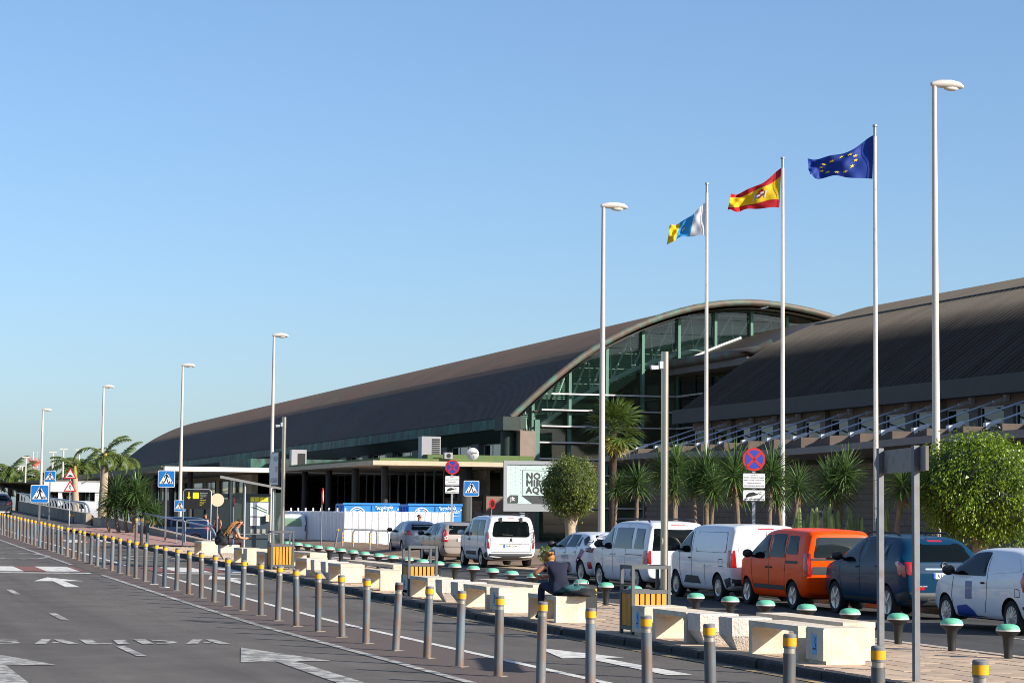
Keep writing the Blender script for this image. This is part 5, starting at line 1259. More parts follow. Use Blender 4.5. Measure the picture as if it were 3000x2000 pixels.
M_cactus = mat('cactus_skin', '#5d6e38', .6, var=.25, scale=4, col2='#8a8f52', f2=.4, scale2=3)
M_bark = mat('grey_bark', '#6d5e4e', .95, var=.3, scale=5, bump=.8, bscale=22, col2='#6b5a4a', f2=.4, scale2=4)
M_barkp = mat('pale_bark', '#a4917a', .95, var=.3, scale=4, bump=.8, bscale=14, col2='#7d6a55', f2=.4, scale2=4)
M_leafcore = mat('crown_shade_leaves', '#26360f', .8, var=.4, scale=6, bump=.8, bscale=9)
def ortho(d):
    a = d.orthogonal().normalized(); return a, d.cross(a)
def leaf_crown(c, rx, ry, rz, clumps, per, size, rng):
    mb = MB(); c = Vector(c)
    for k in range(clumps):
        th = math.acos(1 - 2 * (k + .5) / clumps); ph = k * 2.399963 + rng.uniform(-.2, .2)
        d = Vector((math.sin(th) * math.cos(ph), math.sin(th) * math.sin(ph), math.cos(th)))
        rr = (1 + rng.uniform(-.2, .08)) * (1 + .09 * math.sin(3 * ph + 1) * math.sin(2 * th) + .07 * math.sin(5 * ph - 3 * th + rx * 9)) * (1.12 if rng.random() < .06 else 1)
        cc = c + Vector((d.x * rx, d.y * ry, d.z * rz)) * rr
        for j in range(per):
            q = Vector((rng.gauss(0, 1), rng.gauss(0, 1), rng.gauss(0, .85)))
            p = cc + q * (.105 * (rx + rz) * .5) - d * abs(rng.gauss(0, .05))
            t = (Vector((rng.gauss(0, .5), rng.gauss(0, .5), -.75 + rng.gauss(0, .4))) + d * .5).normalized()
            a, b = ortho(t); an = rng.uniform(0, 6.28); w = (a * math.cos(an) + b * math.sin(an)); s = size * rng.uniform(.55, 1.35)
            mid = p + t * s * .45; nrm = t.cross(w) * s * .07
            mb.add([p, mid + w * s * .24 + nrm, p + t * s, mid - w * s * .24 + nrm], [(0, 1, 2), (0, 2, 3)])
    return mb
def core(c, rx, ry, rz, rng):
    m = MB(); 
    def fn(a, b):
        th = math.pi * (b * .996 + .002); ph = 2 * math.pi * a; n = 1 + .07 * math.sin(ph * 5 + th * 7) + .05 * math.sin(ph * 3 - th * 9)
        return (c[0] + rx * n * math.sin(th) * math.cos(ph), c[1] + ry * n * math.sin(th) * math.sin(ph), c[2] - rz * n * math.cos(th))
    return m.grid(fn, 28, 18)
def ficus(label, base, zc, rx, rz, clumps, per, size, m, trunk):
    rng = random.Random(len(label)); t = thing('ficus_tree', label, 'tree', base)
    cr = leaf_crown((0, 0, zc), rx, rx, rz, clumps, per, size, rng).build('crown', m, t)
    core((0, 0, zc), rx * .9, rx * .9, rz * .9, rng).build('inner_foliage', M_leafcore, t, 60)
    tr = MB(); h = zc - rz * .8
    tr.tube([(0, 0, -.1), (.02, 0, h * .4), (-.02, .02, h * .8), (-.05, .02, zc - rz * .5)], [trunk * 1.25, trunk, trunk * 1.05, trunk * .8], 12)
    tr.tube([(0, 0, h * .55), (.16, -.05, h * .85), (.3, -.05, zc - rz * .6)], [trunk * .6, trunk * .6, trunk * .3], 8)
    tr.tube([(0, 0, h * .6), (-.2, .05, h * .95), (-.35, .05, zc - rz * .6)], [trunk * .5, trunk * .5, trunk * .3], 8)
    tr.build('trunk', M_barkp, t, 50); return t
p = at(2872, 1430, 53.2); ficus('big clipped ficus tree with dense glossy crown at the right edge', (p.x, p.y, .3), p.z - .3, 1.42, 1.2, 520, 64, .085, M_ficus, .18)
p = at(1672, 1424, 72); ficus('small round clipped ficus tree in front of the billboard', (p.x, p.y, .3), p.z - .3, .86, .94, 300, 54, .072, M_ficus2, .17)
def blade(mb, p, d, L, w, droop, rng, mi=0):
    a = d.cross(Vector((0, 0, 1))); a = a.normalized() if a.length > .05 else Vector((1, 0, 0))
    pts = []; q = Vector(p); dd = Vector(d)
    for i in range(4):
        ww = (w * .6, w, w * .75, 0)[i]; up = a.cross(dd).normalized() * (w * .3 if i < 3 else 0)
        pts.append((q - a * ww / 2 + up, q.copy(), q + a * ww / 2 + up)); q = q + dd * L / 3; dd = (dd + Vector((0, 0, -droop))).normalized()
    o = len(mb.v); vs = [v for r in pts for v in r]; fs = []
    for i in range(3):
        for j in range(2): fs.append((3 * i + j, 3 * i + j + 1, 3 * i + 4 + j, 3 * i + 3 + j))
    mb.add(vs, fs, mi)
def yucca_head(R, n, rng, w=.05):
    mb = MB()
    for k in range(n):
        th = math.acos(1 - 1.72 * (k + .5) / n); ph = k * 2.399963 + rng.uniform(-.25, .25)
        d = Vector((math.sin(th) * math.cos(ph), math.sin(th) * math.sin(ph), math.cos(th)))
        blade(mb, d * .05 + Vector((0, 0, .14 * math.cos(th))), d, R * rng.uniform(.8, 1.12), w * rng.uniform(.85, 1.15), .03 + .16 * (th / 2.4), rng)
    return mb
HEADS = []
rngy = random.Random(5)
for R, n in ((.82, 130), (.74, 110), (.90, 150)): HEADS.append(yucca_head(R, n, rngy).mesh('leaf_head', M_yucca))
def yucca(label, px, depth, zg, heads, group='yuccas in the planting bed'):
    """heads: (pixel x, pixel y, head kind, scale) at the given depth"""
    b = at(px, 1560, depth); t = thing('yucca', label, 'yucca', (b.x, b.y, zg), group=group)
    for i, (hx, hy, kind, sc) in enumerate(heads):
        p = at(hx, hy, depth + rngy.uniform(-.4, .4)); loc = p - Vector((b.x, b.y, zg))
        tr = MB(); r = .058 * sc + .015
        bx = Vector((loc.x * .8 + rngy.uniform(-.12, .12), loc.y * .8 + rngy.uniform(-.12, .12), -.05)); mid = (bx + loc) / 2 + Vector((rngy.uniform(-.12, .12), rngy.uniform(-.1, .1), 0))
        tr.tube(smooth_curve([bx, bx + Vector((.02, 0, .3)), mid, loc], 4), [r * (1.35 - .5 * j / 12) for j in range(13)], 9); tr.build('trunk', M_bark, t, 50)
        o = obj('leaf_head', HEADS[kind], t, loc, (rngy.uniform(-.2, .2), rngy.uniform(-.2, .2), rngy.uniform(0, 6))); q = sc * rngy.uniform(.9, 1.12); o.scale = (sc * rngy.uniform(.9, 1.1), sc, q)
        dk = MB()
        for j in range(rngy.choice((8, 14, 20))):
            a = rngy.uniform(0, 6.28); blade(dk, Vector((0, 0, -.05 - .25 * rngy.random())), Vector((math.cos(a) * .5, math.sin(a) * .5, -.8)).normalized(), .45 * sc * rngy.uniform(.6, 1.1), .04, .05, rngy)
        dk.build('dry_skirt', M_drysk, t).location = loc
    return t
yucca('two headed yucca just right of the lamp post by the small ficus', 1830, 74, .35, [(1808, 1432, 1, .75), (1868, 1418, 0, .98)])
yucca('big yucca clump behind the right hand steel mast', 1985, 68, .35, [(1945, 1388, 2, .85), (1985, 1372, 0, 1.0), (1975, 1428, 1, .9)])
yucca('spreading yucca at the foot of the leftmost flagpole', 2065, 64, .35, [(2068, 1392, 2, 1.0), (2030, 1418, 1, .9), (2092, 1432, 0, .85)])
yucca('yucca left of the large no stopping sign', 2160, 61, .35, [(2150, 1392, 0, .98), (2165, 1432, 2, .8)])
yucca('yucca right of the large no stopping sign by the middle flagpole', 2258, 59, .35, [(2262, 1392, 0, .95), (2275, 1440, 1, .85)])
yucca('single headed yucca between two flagpoles', 2332, 58, .35, [(2338, 1425, 1, .88)])
yucca('large two headed yucca above the cacti', 2452, 55, .35, [(2440, 1428, 2, .98), (2478, 1392, 0, .8)])
yucca('yucca seen between the legs of the two legged sign', 2625, 53, .35, [(2645, 1425, 0, .9)])
yucca('broad many headed yucca clump behind the low wall at left', 385, 104, .5, [(338, 1455, 2, 1.15), (398, 1442, 2, 1.15), (372, 1478, 0, 1.1), (425, 1485, 0, 1.0), (452, 1508, 1, .95), (318, 1490, 0, .8)], group=None)
# cacti
def cactus_clump(label, px0, px1, depth, n, zg, rng):
    b = at((px0 + px1) / 2, 1560, depth); t = thing('column_cactus', label, 'cactus', (b.x, b.y, zg), group='column cacti in the planting bed')
    for k in range(n):
        p = at(px0 + (px1 - px0) * (k + rng.uniform(.1, .9)) / n, 1560, depth + rng.uniform(-.7, .7)); h = rng.uniform(1.25, 2.1); r = rng.uniform(.05, .07)
        m = MB(); N = 12; lean = Vector((rng.uniform(-.1, .1), rng.uniform(-.1, .1), 0)); rings = []
        for i, (f, rr) in enumerate(((0, .9), (.3, 1), (.7, 1), (.93, .85), (1, .3))):
            c = Vector((p.x - b.x, p.y - b.y, -.1)) + lean * f + Vector((0, 0, h * f))
            rings += [c + Vector((math.cos(2 * math.pi * j / N), math.sin(2 * math.pi * j / N), 0)) * r * rr * (1 if j % 2 else .74) for j in range(N)]
        m.add(rings, [(i * N + j, i * N + (j + 1) % N, (i + 1) * N + (j + 1) % N, (i + 1) * N + j) for i in range(4) for j in range(N)] + [tuple(range(4 * N, 5 * N))]); m.build('stem', M_cactus, t, 30)
    return t
rc = random.Random(3)
cactus_clump('long clump of upright cacti above the orange car', 2315, 2520, 54.5, 34, .35, rc)
cactus_clump('small clump of cacti between the rightmost flagpole and the sign leg', 2566, 2604, 53.5, 7, .35, rc)
# palms
def frond_feather(L, droop, rng, m, leaflet=.52, n=46, w=.032):
    """one arching feather frond along +x"""
    mb = MB(); pts = []; p = Vector((0, 0, 0)); a = math.radians(62)
    for i in range(n + 1):
        pts.append(p.copy()); p = p + Vector((math.cos(a), 0, math.sin(a))) * (L / n); a -= droop / n * (1 + i / n)
    mb.tube(pts, [.022 * (1 - .85 * i / n) for i in range(n + 1)], 5, 1)
    for i in range(4, n + 1):
        t = (pts[i] - pts[i - 1]).normalized(); f = i / n; ll = leaflet * (math.sin(math.pi * (.12 + .80 * f)) ** .7) * rng.uniform(.85, 1.1)
        for s in (-1, 1):
            d = (t * .55 + Vector((0, s * .8, 0)) + Vector((0, 0, rng.uniform(-.5, -.05)))).normalized()
            up = Vector((0, 0, 1)); q = pts[i]; e = q + d * ll + Vector((0, 0, -.35 * ll * f)); w_ = t * w
            mb.add([q - w_, q + w_, q + d * ll * .6 + w_ * .8, e, q + d * ll * .6 - w_ * .8], [(0, 1, 2, 4), (4, 2, 3)])
    return mb.mesh('frond', [m, M_palmdry])
rp_ = random.Random(11)
FR = [frond_feather(2.1, math.radians(dg), rp_, M_palm) for dg in (55, 95, 135)]
def feather_palm(label, base, h, fr, r0=.2, lean=(0, 0), sc=1.0, group=None):
    t = thing('feather_palm', label, 'palm', base, group=group)
    tr = MB(); k = 14
    pts = [Vector((lean[0] * (i / k) ** 1.5, lean[1] * (i / k), h * i / k)) for i in range(k + 1)]
    tr.tube(pts, [r0 * (1.2 - .35 * i / k + (.03 if i % 2 else 0)) for i in range(k + 1)], 12); tr.build('trunk', M_barkp, t, 50)
    cs = MB(); cs.tube([pts[-1], pts[-1] + Vector((0, 0, .3)), pts[-1] + Vector((0, 0, .75))], [r0 * .8, r0 * .75, r0 * .35], 10); cs.build('crownshaft', mat('crownshaft', '#8a7a3a', .7, var=.3, scale=5), t, 50)
    for az, tilt, kind, s in fr:
        o = obj('frond', FR[kind], t, tuple(pts[-1] + Vector((0, 0, .55))), (0, math.radians(tilt), math.radians(az))); o.scale = (s * sc,) * 3
    return t
# azimuth 0 = away from the road (+x); the camera sees +x to the right
b = at(298, 1540, 127); z = at(302, 1362, 127).z
feather_palm('tall feather palm with ragged fronds beside the low wall', (b.x, b.y, .3), z - .3, [(-18, 38, 1, 1.0), (172, 12, 1, 1.15), (20, -14, 0, .95), (-10, -8, 0, .9), (195, 60, 2, .7), (-40, 62, 2, .75), (100, 30, 1, .7), (-100, 45, 2, .6)], .24, (.1, 0))
b = at(222, 1546, 135); z = at(212, 1400, 135).z
feather_palm('shorter feather palm behind the triangular signs', (b.x, b.y, .5), z - .5, [(165, 0, 0, .85), (190, 8, 0, .8), (0, 38, 2, .8), (15, 25, 1, .75), (205, 55, 2, .55)], .22, (-.15, 0))
# fan palm
def frond_fan(R, rng, m, n=22, spread=230):
    mb = MB(); pet = .55
    mb.tube([(0, 0, 0), (pet * .5, 0, .02), (pet, 0, 0)], [.018, .014, .012], 5)
    for i in range(n):
        a = math.radians(-spread / 2 + spread * i / (n - 1)); d = Vector((math.cos(a), math.sin(a), .10 * (i % 2))); L = R * (.72 + .28 * math.cos(a * .7)) * rng.uniform(.92, 1.06)
        s = Vector((-math.sin(a), math.cos(a), 0)) * (R * .045); o = Vector((pet, 0, 0))
        mb.add([o, o + d * L * .55 - s, o + d * L * .8 + Vector((0, 0, -.06)), o + d * L * 1.0 + Vector((0, 0, -.22)), o + d * L * .8 + s * .2 + Vector((0, 0, -.06)), o + d * L * .55 + s], [(0, 1, 2, 4, 5), (2, 3, 4)])
    return mb.mesh('frond', m)
FF = frond_fan(.95, rp_, M_palm); FFd = frond_fan(.9, rp_, M_palmdry)
b = at(1795, 1540, 92); c = at(1797, 1258, 92)
t = thing('fan_palm', 'fan palm with drooping yellow lower fronds before the glazed link', 'palm', (b.x, b.y, .1))
tr = MB(); k = 12; tr.tube([(0, 0, (c.z - .1) * i / k) for i in range(k + 1)], [.17 - .04 * i / k + (.02 if i % 2 else 0) for i in range(k + 1)], 12); tr.build('trunk', mat('palm_trunk_brown', '#3d3026', .95, var=.3, scale=8, bump=.8, bscale=20), t, 50)
for i in range(24):
    az = i * 137.5; f = i / 23; tilt = -80 + 112 * f
    o = obj('frond', FF, t, (0, 0, c.z - .1 + .1 * (1 - f)), (rp_.uniform(-.5, .5), math.radians(tilt), math.radians(az))); s = rp_.uniform(1.02, 1.3); o.scale = (s, s, s)
for az in (-80, -105): obj('frond', FFd, t, (0, 0, c.z - .15), (0, math.radians(66), math.radians(az)))
# far palms and shrubs at the left horizon
def far_palm(px, py, depth, label):
    c = at(px, py, depth); t = thing('far_palm', label, 'palm', (c.x, c.y, 0), group='palms on the left horizon')
    tr = MB(); tr.tube([(0, 0, 0), (.1, 0, c.z)], [.3, .22], 8); tr.build('trunk', M_bark, t, 50)
    for i in range(16):
        o = obj('frond', FR[i % 3], t, (.1, 0, c.z), (0, math.radians(-25 + 75 * (i / 15)), i * 2.4)); s = 1.9; o.scale = (s, s, s)
    return t
for px, py, dp, lb in ((28, 1394, 300, 'far palm with bushy crown at the left edge'), (52, 1408, 310, 'far palm just right of the leftmost far crown'), (125, 1412, 290, 'far palm right of the red and white tower'), (172, 1418, 300, 'far low palm between two crossing signs'), (242, 1385, 240, 'far palm seen through the feather palm fronds'), (272, 1388, 250, 'far palm left of the feather palm trunk'), (352, 1362, 260, 'far palm against the end of the long vault')):
    far_palm(px, py, dp, lb)
# clipped shrub, cut stumps
p = at(1618, 1590, 72); t = thing('shrub', 'small yellow green shrub behind the white hatchback', 'shrub', (p.x, p.y, .2)); leaf_crown((0, 0, .45), .38, .38, .32, 60, 34, .07, random.Random(4)).build('foliage', leafmat('shrub_leaf', '#6d8426', '#8a9a30'), t); m = MB(); m.tube([(0, 0, -.1), (0, 0, .3)], .04, 6); m.build('stem', M_bark, t)
for px, pts, lb in ((1768, [(0, 0, 0), (-.12, 0, .6), (-.3, 0, .95), (-.22, 0, 1.15)], 'leaning cut trunk at the foot of the lamp post by the small ficus'), (2535, [(0, 0, 0), (-.05, 0, .5), (.0, 0, .8), (.04, 0, 1.0)], 'grey cut stump beside the rightmost flagpole'), (2652, [(0, 0, 0), (0, 0, .8), (.02, 0, 1.2)], 'brown bare palm trunk right of the sign leg')):
    p = at(px, 1570, 72 if px < 2000 else 53); t = thing('cut_trunk', lb, 'tree trunk', (p.x + (.2 if px < 2000 else 0), p.y, .25)); m = MB(); m.tube(smooth_curve(pts, 4), .085, 10); m.build('trunk', M_bark, t, 50)
# ================================================================== lamps, flags, walls, hoarding, shelter, billboard
M_lamp = mat('lamp_cream', '#b9b1a8', .45, var=.06, scale=2)
M_pole = mat('flagpole_white', '#bdb9b2', .45, var=.12, scale=4, col2='#8f8a82', f2=.34, scale2=6)
def lamp(px, py, depth, label, zg=.2, big=True, sc=1.0, head_L=.85):
    c = at(px, py, depth); h = c.z - zg
    t = thing('street_lamp', label, 'street lamp', (c.x, c.y, zg), group='tall street lamps along the forecourt')
    r1 = .06 * sc; r0 = .118 * sc
    m = MB(); m.tube([(0, 0, 0), (0, 0, h * .3), (0, 0, h)], [r0, r0 * .86, r1], 16); m.build('mast', M_lamp, t, 50)
    m = MB(); m.lathe([(r0 * 1.3, 0), (r0 * 1.3, .05), (r0, .2)], 16); m.build('base', M_lamp, t, 50)
    q = MB()
    prof = [(-.08, .0, .06, .05), (.0, .01, .09, .075), (.18, .03, .12, .10), (.45, .04, .15, .105), (.7, .02, .13, .085), (head_L - .04, -.01, .07, .045), (head_L, -.015, .02, .015)]
    n = 12; vs = []
    for x, z, hw, hh in prof: vs += [(x, hw * sc * math.cos(2 * math.pi * j / n), z + h + hh * (1.0 if math.sin(2 * math.pi * j / n) > 0 else 1.15) * sc * math.sin(2 * math.pi * j / n)) for j in range(n)]
    q.add(vs, [(i * n + j, i * n + (j + 1) % n, (i + 1) * n + (j + 1) % n, (i + 1) * n + j) for i in range(len(prof) - 1) for j in range(n)] + [tuple(range(n - 1, -1, -1)), tuple((len(prof) - 1) * n + j for j in range(n))])
    hd = q.build('lamp_head', M_lamp, t, 60)
    l = MB(); l.ball((.48, 0, h - .075), (.22, .1, .07), 12, 6); l.build('lens', mat('lamp_lens', '#bdb8ae', .3), hd, 60)
    return t
lamp(2737, 247, 55.4, 'tall cream street lamp at the right, rising from the big ficus')
lamp(1768, 603, 70.4, 'tall cream street lamp between billboard and fan palm')
lamp(803, 982, 124, 'tall street lamp behind the shelter and exit sign', sc=1.15)
lamp(536, 1070, 150, 'tall street lamp right of the yucca clump', sc=1.2)
lamp(304, 1132, 176, 'tall street lamp behind the feather palm', sc=1.2)
lamp(126, 1200, 217, 'tall street lamp standing behind the two leftmost crossing signs', zg=1.5, sc=1.3)
# ---- flags
def flag(px, top_y, hoist, depth, top, bot, colour, label, flabel, extra=None, nu=30, nv=18, ph=0.0):
    c = at(px, top_y, depth); zg = .35
    t = thing('flagpole', label, 'flagpole', (c.x, c.y, zg), group='white flagpoles in the planting bed')
    m = MB(); m.tube([(0, 0, 0), (0, 0, (c.z - zg) * .5), (0, 0, c.z - zg - .3)], [.075, .06, .045], 14); m.build('pole', M_pole, t, 50)
    m = MB(); m.lathe([(.04, c.z - zg - .3), (.04, c.z - zg - .06), (.06, c.z - zg - .05), (.06, c.z - zg)], 12); m.build('finial', M_galv, t, 40)
    m = MB(); m.tube([(-.06, -.06, 1.2), (-.075, -.06, (c.z - zg) * .6), (-.05, -.05, c.z - zg - .35)], .006, 5); m.build('halyard', mat('rope', '#b5b0a8', .9), t)
    # cloth: edges surveyed along its top and bottom, rippling in depth
    T = smooth_curve([Vector((at(x, y, depth) - c)) for x, y in top], 8); B = smooth_curve([Vector((at(x, y, depth) - c)) for x, y in bot], 8)
    def S(a, b, k=1.0):
        i = min(a, .9999) * (len(T) - 1); j = int(i); f = i - j; pt = T[j] * (1 - f) + T[min(j + 1, len(T) - 1)] * f
        i = min(a, .9999) * (len(B) - 1); j = int(i); f = i - j; pb = B[j] * (1 - f) + B[min(j + 1, len(B) - 1)] * f
        p = pt * (1 - b) + pb * b
        rip = (.13 * math.sin(a * 9 + b * 2.2 + ph) + .07 * math.sin(a * 17 - b * 5 + ph) + .035 * math.sin(a * 26 + b * 11)) * (a ** .7)
        return p + Vector((.3, .95, 0)) * (rip * k + .25 * a) + Vector((0, 0, .02 * math.sin(a * 14 + b * 7)))
    f = thing('flag', flabel, 'flag', (c.x, c.y, c.z), group='flags flying from the three poles')
    mats = list(dict.fromkeys(colour(a / nu + .5 / nu, b / nv + .5 / nv) for a in range(nu) for b in range(nv)))
    g = MB(); vs = [S(a / nu, b / nv) for a in range(nu + 1) for b in range(nv + 1)]
    for a in range(nu):
        for b in range(nv): g.f.append((a * (nv + 1) + b, (a + 1) * (nv + 1) + b, (a + 1) * (nv + 1) + b + 1, a * (nv + 1) + b + 1)); g.m.append(mats.index(colour(a / nu + .5 / nu, b / nv + .5 / nv)))
    g.v = [tuple(v) for v in vs]; g.build('cloth', [MATS[x] for x in mats], f, 180)
    if extra: extra(f, S)
    return f
mat('flag_blue', '#08338a', .7, var=.1, scale=3); mat('flag_red', '#b5121f', .7, var=.08, scale=3); mat('flag_yellow', '#e0b90f', .7, var=.06, scale=3)
mat('flag_white', '#dcdce0', .7); mat('flag_cyan', '#2a93cf', .7); mat('flag_star', '#f0cf20', .6); mat('flag_maroon', '#6a2436', .7); mat('flag_silver', '#b9bcc8', .6)
for nme in ('flag_blue', 'flag_red', 'flag_yellow', 'flag_white', 'flag_cyan'):      # cloth lets some light through
    n = MATS[nme].node_tree.nodes; L = MATS[nme].node_tree.links; b = n['Principled BSDF']; o = n['Material Output']; tl = n.new('ShaderNodeBsdfTranslucent'); mx = n.new('ShaderNodeMixShader'); mx.inputs[0].default_value = .3
    tl.inputs[0].default_value = b.inputs['Base Color'].default_value
    L.new(b.outputs[0], mx.inputs[1]); L.new(tl.outputs[0], mx.inputs[2]); L.new(mx.outputs[0], o.inputs[0])
def on_cloth(f, S, poly, m, name, off=.014):
    for sgn in (1, -1):
        vs = []
        for a, b in poly:
            p = S(a, b); e = .01; du = S(min(a + e, 1), b) - S(max(a - e, 0), b); dv = S(a, min(b + e, 1)) - S(a, max(b - e, 0)); n = du.cross(dv)
            n = n.normalized() if n.length > 1e-9 else Vector((0, -1, 0)); vs.append(p + n * off * sgn)
        q = MB(); c = sum(vs, Vector()) / len(vs); q.add([c] + vs, [(0, i + 1, (i + 1) % len(vs) + 1) for i in range(len(vs))]); q.build(name, MATS[m], f)
def eu_stars(f, S):
    for k in range(12):
        a0 = 2 * math.pi * k / 12; ca, cb = .5 + .225 * math.cos(a0), .5 + .33 * math.sin(a0)
        poly = [(ca + (.040 if i % 2 == 0 else .016) * math.sin(i * math.pi / 5), cb - (.060 if i % 2 == 0 else .024) * math.cos(i * math.pi / 5)) for i in range(10)]
        on_cloth(f, S, poly, 'flag_star', 'star')
def es_crest(f, S):
    R = lambda x0, x1, y0, y1: [(x0, y0), (x1, y0), (x1, y1), (x0, y1)]
    on_cloth(f, S, [(.30, .42), (.42, .42), (.42, .56), (.36, .64), (.30, .56)], 'flag_maroon', 'shield', .014); on_cloth(f, S, R(.31, .36, .43, .5), 'flag_silver', 'shield_quarter', .018); on_cloth(f, S, R(.36, .41, .50, .56), 'flag_silver', 'shield_quarter', .018)
    on_cloth(f, S, R(.265, .285, .42, .66), 'flag_silver', 'pillar', .016); on_cloth(f, S, R(.435, .455, .42, .66), 'flag_silver', 'pillar', .016)
    on_cloth(f, S, [(.31, .41), (.33, .35), (.36, .32), (.39, .35), (.41, .41)], 'flag_red', 'crown', .016)
def ic_crest(f, S):
    on_cloth(f, S, [(.47, .46), (.55, .46), (.55, .56), (.51, .62), (.47, .56)], 'flag_silver', 'shield', .014); on_cloth(f, S, [(.48, .44), (.51, .38), (.54, .44)], 'flag_maroon', 'crown', .014)
flag(2563, 366, 132, 56.0, [(2560, 396), (2525, 418), (2470, 450), (2410, 457), (2370, 462)], [(2556, 526), (2500, 520), (2450, 514), (2400, 518), (2374, 511)], lambda a, b: 'flag_blue',
     'tallest looking flagpole at the right, flying the starry blue flag', 'blue flag with a ring of yellow stars on the right pole', eu_stars)
flag(2293, 461, 120, 61.0, [(2289, 492), (2255, 520), (2215, 545), (2170, 560), (2142, 568)], [(2283, 610), (2240, 608), (2190, 612), (2160, 617), (2134, 614)], lambda a, b: 'flag_red' if b < .25 or b > .75 else 'flag_yellow',
     'flagpole in the middle, flying the red and yellow flag', 'red yellow red striped flag with crest on the middle pole', es_crest, ph=1.0)
flag(2071, 536, 96, 66.0, [(2067, 594), (2045, 612), (2015, 638), (1985, 652), (1962, 660)], [(2065, 690), (2035, 689), (1995, 694), (1975, 704), (1956, 716)], lambda a, b: 'flag_white' if a < .34 else 'flag_cyan' if a < .67 else 'flag_yellow',
     'leftmost flagpole, flying the white blue and yellow flag', 'white blue yellow upright striped flag on the left pole', ic_crest, ph=2.0)
# ---- ramp walls with arched-rib railing
M_ramp = mat('ramp_concrete', '#9a8b7a', .95, var=.2, scale=1.2, bump=.4, bscale=15, col2='#7d7268', f2=.4, scale2=.7)
def ramp_wall(y0, y1, h0, h1, label, rlabel):
    t = thing('ramp_wall', label, 'wall', (15.0, y0, 0))
    n = max(1, int((y1 - y0) / 5.2)); hh = lambda y: zr(y) + h0 + (h1 - h0) * (y - y0) / (y1 - y0)
    for k in range(n):
        a, b = y0 + (y1 - y0) * k / n, y0 + (y1 - y0) * (k + 1) / n - .02
        m = MB(); vs = []
        for y in (a, b): vs += [(0, y - y0, -.4), (.32, y - y0, -.4), (.32, y - y0, hh(y)), (0, y - y0, hh(y))]
        m.add(vs, [(0, 1, 2, 3), (7, 6, 5, 4), (0, 4, 5, 1), (1, 5, 6, 2), (2, 6, 7, 3), (3, 7, 4, 0)]); m.build('wall_panel', M_ramp, t)
    r = thing('rib_railing', rlabel, 'railing', (15.0, y0, 0))
    top = [Vector((-.12, y - y0, hh(y) + .62)) for y in [y0 + (y1 - y0) * i / 12 for i in range(13)]]
    m = MB(); m.tube([Vector((.2, top[0].y - .25, hh(y0) + .1)), Vector((.02, top[0].y - .12, hh(y0) + .5))] + top, .04, 8); m.build('top_rail', mat('railing_blue_grey', '#8a96a4', .35, metal=.5), r, 50)
    k = 0; y = y0 + .4 if y0 > 100 else 104.0
    while y < y1 - .1:
        z = hh(y); m = MB(); P = smooth_curve([(.22, y - y0, z - .02), (.2, y - y0, z + .25), (.08, y - y0, z + .5), (-.12, y - y0, z + .61)], 4); 
        for a, b in zip(P, P[1:]): m.beam(a, b, .10, .035, up=(0, 1, 0))
        m.build('rib', mat('railing_rib', '#6f777f', .45, metal=.3), r); y += 1.9
    return t
ramp_wall(86.0, 121.0, .22, .62, 'low concrete wall climbing beside the yucca clump', 'curved rib railing on the wall beside the yucca clump')
ramp_wall(128.0, 172.0, .62, .75, 'concrete ramp wall at the far left with a pale end', 'curved rib railing on the far left ramp wall')
# low back wall of the palm bed and the white portal beyond
m = MB(); m.box(15.4, 15.7, 121.5, 170, 0, 1.5); m.build('planter_wall', mat('planter_cream', '#b8a184', .9, var=.15, scale=1), None, label='pale planter wall behind the left palms', cat='wall')
t = thing('white_portal', 'white flat portal behind the left palm trunks', 'canopy', tuple(at(205, 1500, 160) * 1) [:2] + (0,), rot=math.radians(-15))
m = MB(); m.box(-1.9, 2.2, -.3, .3, 3.2, 3.95); m.build('beam', mat('white_render', '#dcdcda', .7), t)
m = MB(); m.box(-1.95, 2.25, -.34, .34, 3.96, 4.04); m.build('roof_edge', mat('roof_edge_grey', '#8d8a80', .7), t)
for x in (-.86, 1.8): m = MB(); m.box(x, x + .26, -.2, .2, 0, 3.2); m.build('column', MATS['white_render'], t)
# ---- white hoarding of ribbed sheets
M_sheet = mat('white_sheet', '#e2e2e4', .5, var=.05, scale=2)
hd = thing('hoarding', 'white ribbed metal hoarding enclosing the blue skips', 'fence', (27.5, 116.0, ZP))
def sheet_panel(w, h):
    m = MB(); prof = []; x = 0; pitch = .37
    while x < w - .05:
        for a, d in ((0, 0), (.29, 0), (.295, .07), (.365, .07)):
            if x + a < w: prof.append((x + a, d))
        x += pitch
    prof.append((w, 0)); n = len(prof)
    m.add([(x, y, z) for z in (.12, h) for x, y in prof] + [(x, y + .012, z) for z in (.12, h) for x, y in prof], [(i, i + 1, n + i + 1, n + i) for i in range(n - 1)] + [(2 * n + i, 3 * n + i, 3 * n + i + 1, 2 * n + i + 1) for i in range(n - 1)])
    return m
spm = sheet_panel(1.95, 1.98).mesh('sheet_panel', M_sheet)
pst = MB(); pst.box(-.04, .04, -.04, .04, 0, 2.16); pme = pst.mesh('post', M_sheet)
for k in range(3): obj('sheet_panel', spm, hd, (.05 + 2.05 * k, 0, 0)); obj('post', pme, hd, (2.05 * k, .03, 0))
for k in range(8): obj('sheet_panel', spm, hd, (0, 2.05 + 2.05 * k, 0), (0, 0, -math.pi / 2)); obj('post', pme, hd, (.03, 2.05 * (k + 1), 0))
# rubble stone edging in front of the hoarding
re = thing('rubble_edging', 'low rubble stone edging at the foot of the hoarding', 'stone edging', (25.2, 112.0, ZP)); rr = random.Random(9)
for k in range(60):
    m = MB(); s = rr.uniform(.10, .2); m.ball((rr.uniform(0, 1) + .16 * (k // 2) * .55, rr.uniform(-.15, .15), .07 + .09 * (k % 2)), (s, s * .8, s * .6), 6, 4); m.build('stone', mat('rubble', '#9c8468', .95, var=.3, scale=4, rnd=.2), re)
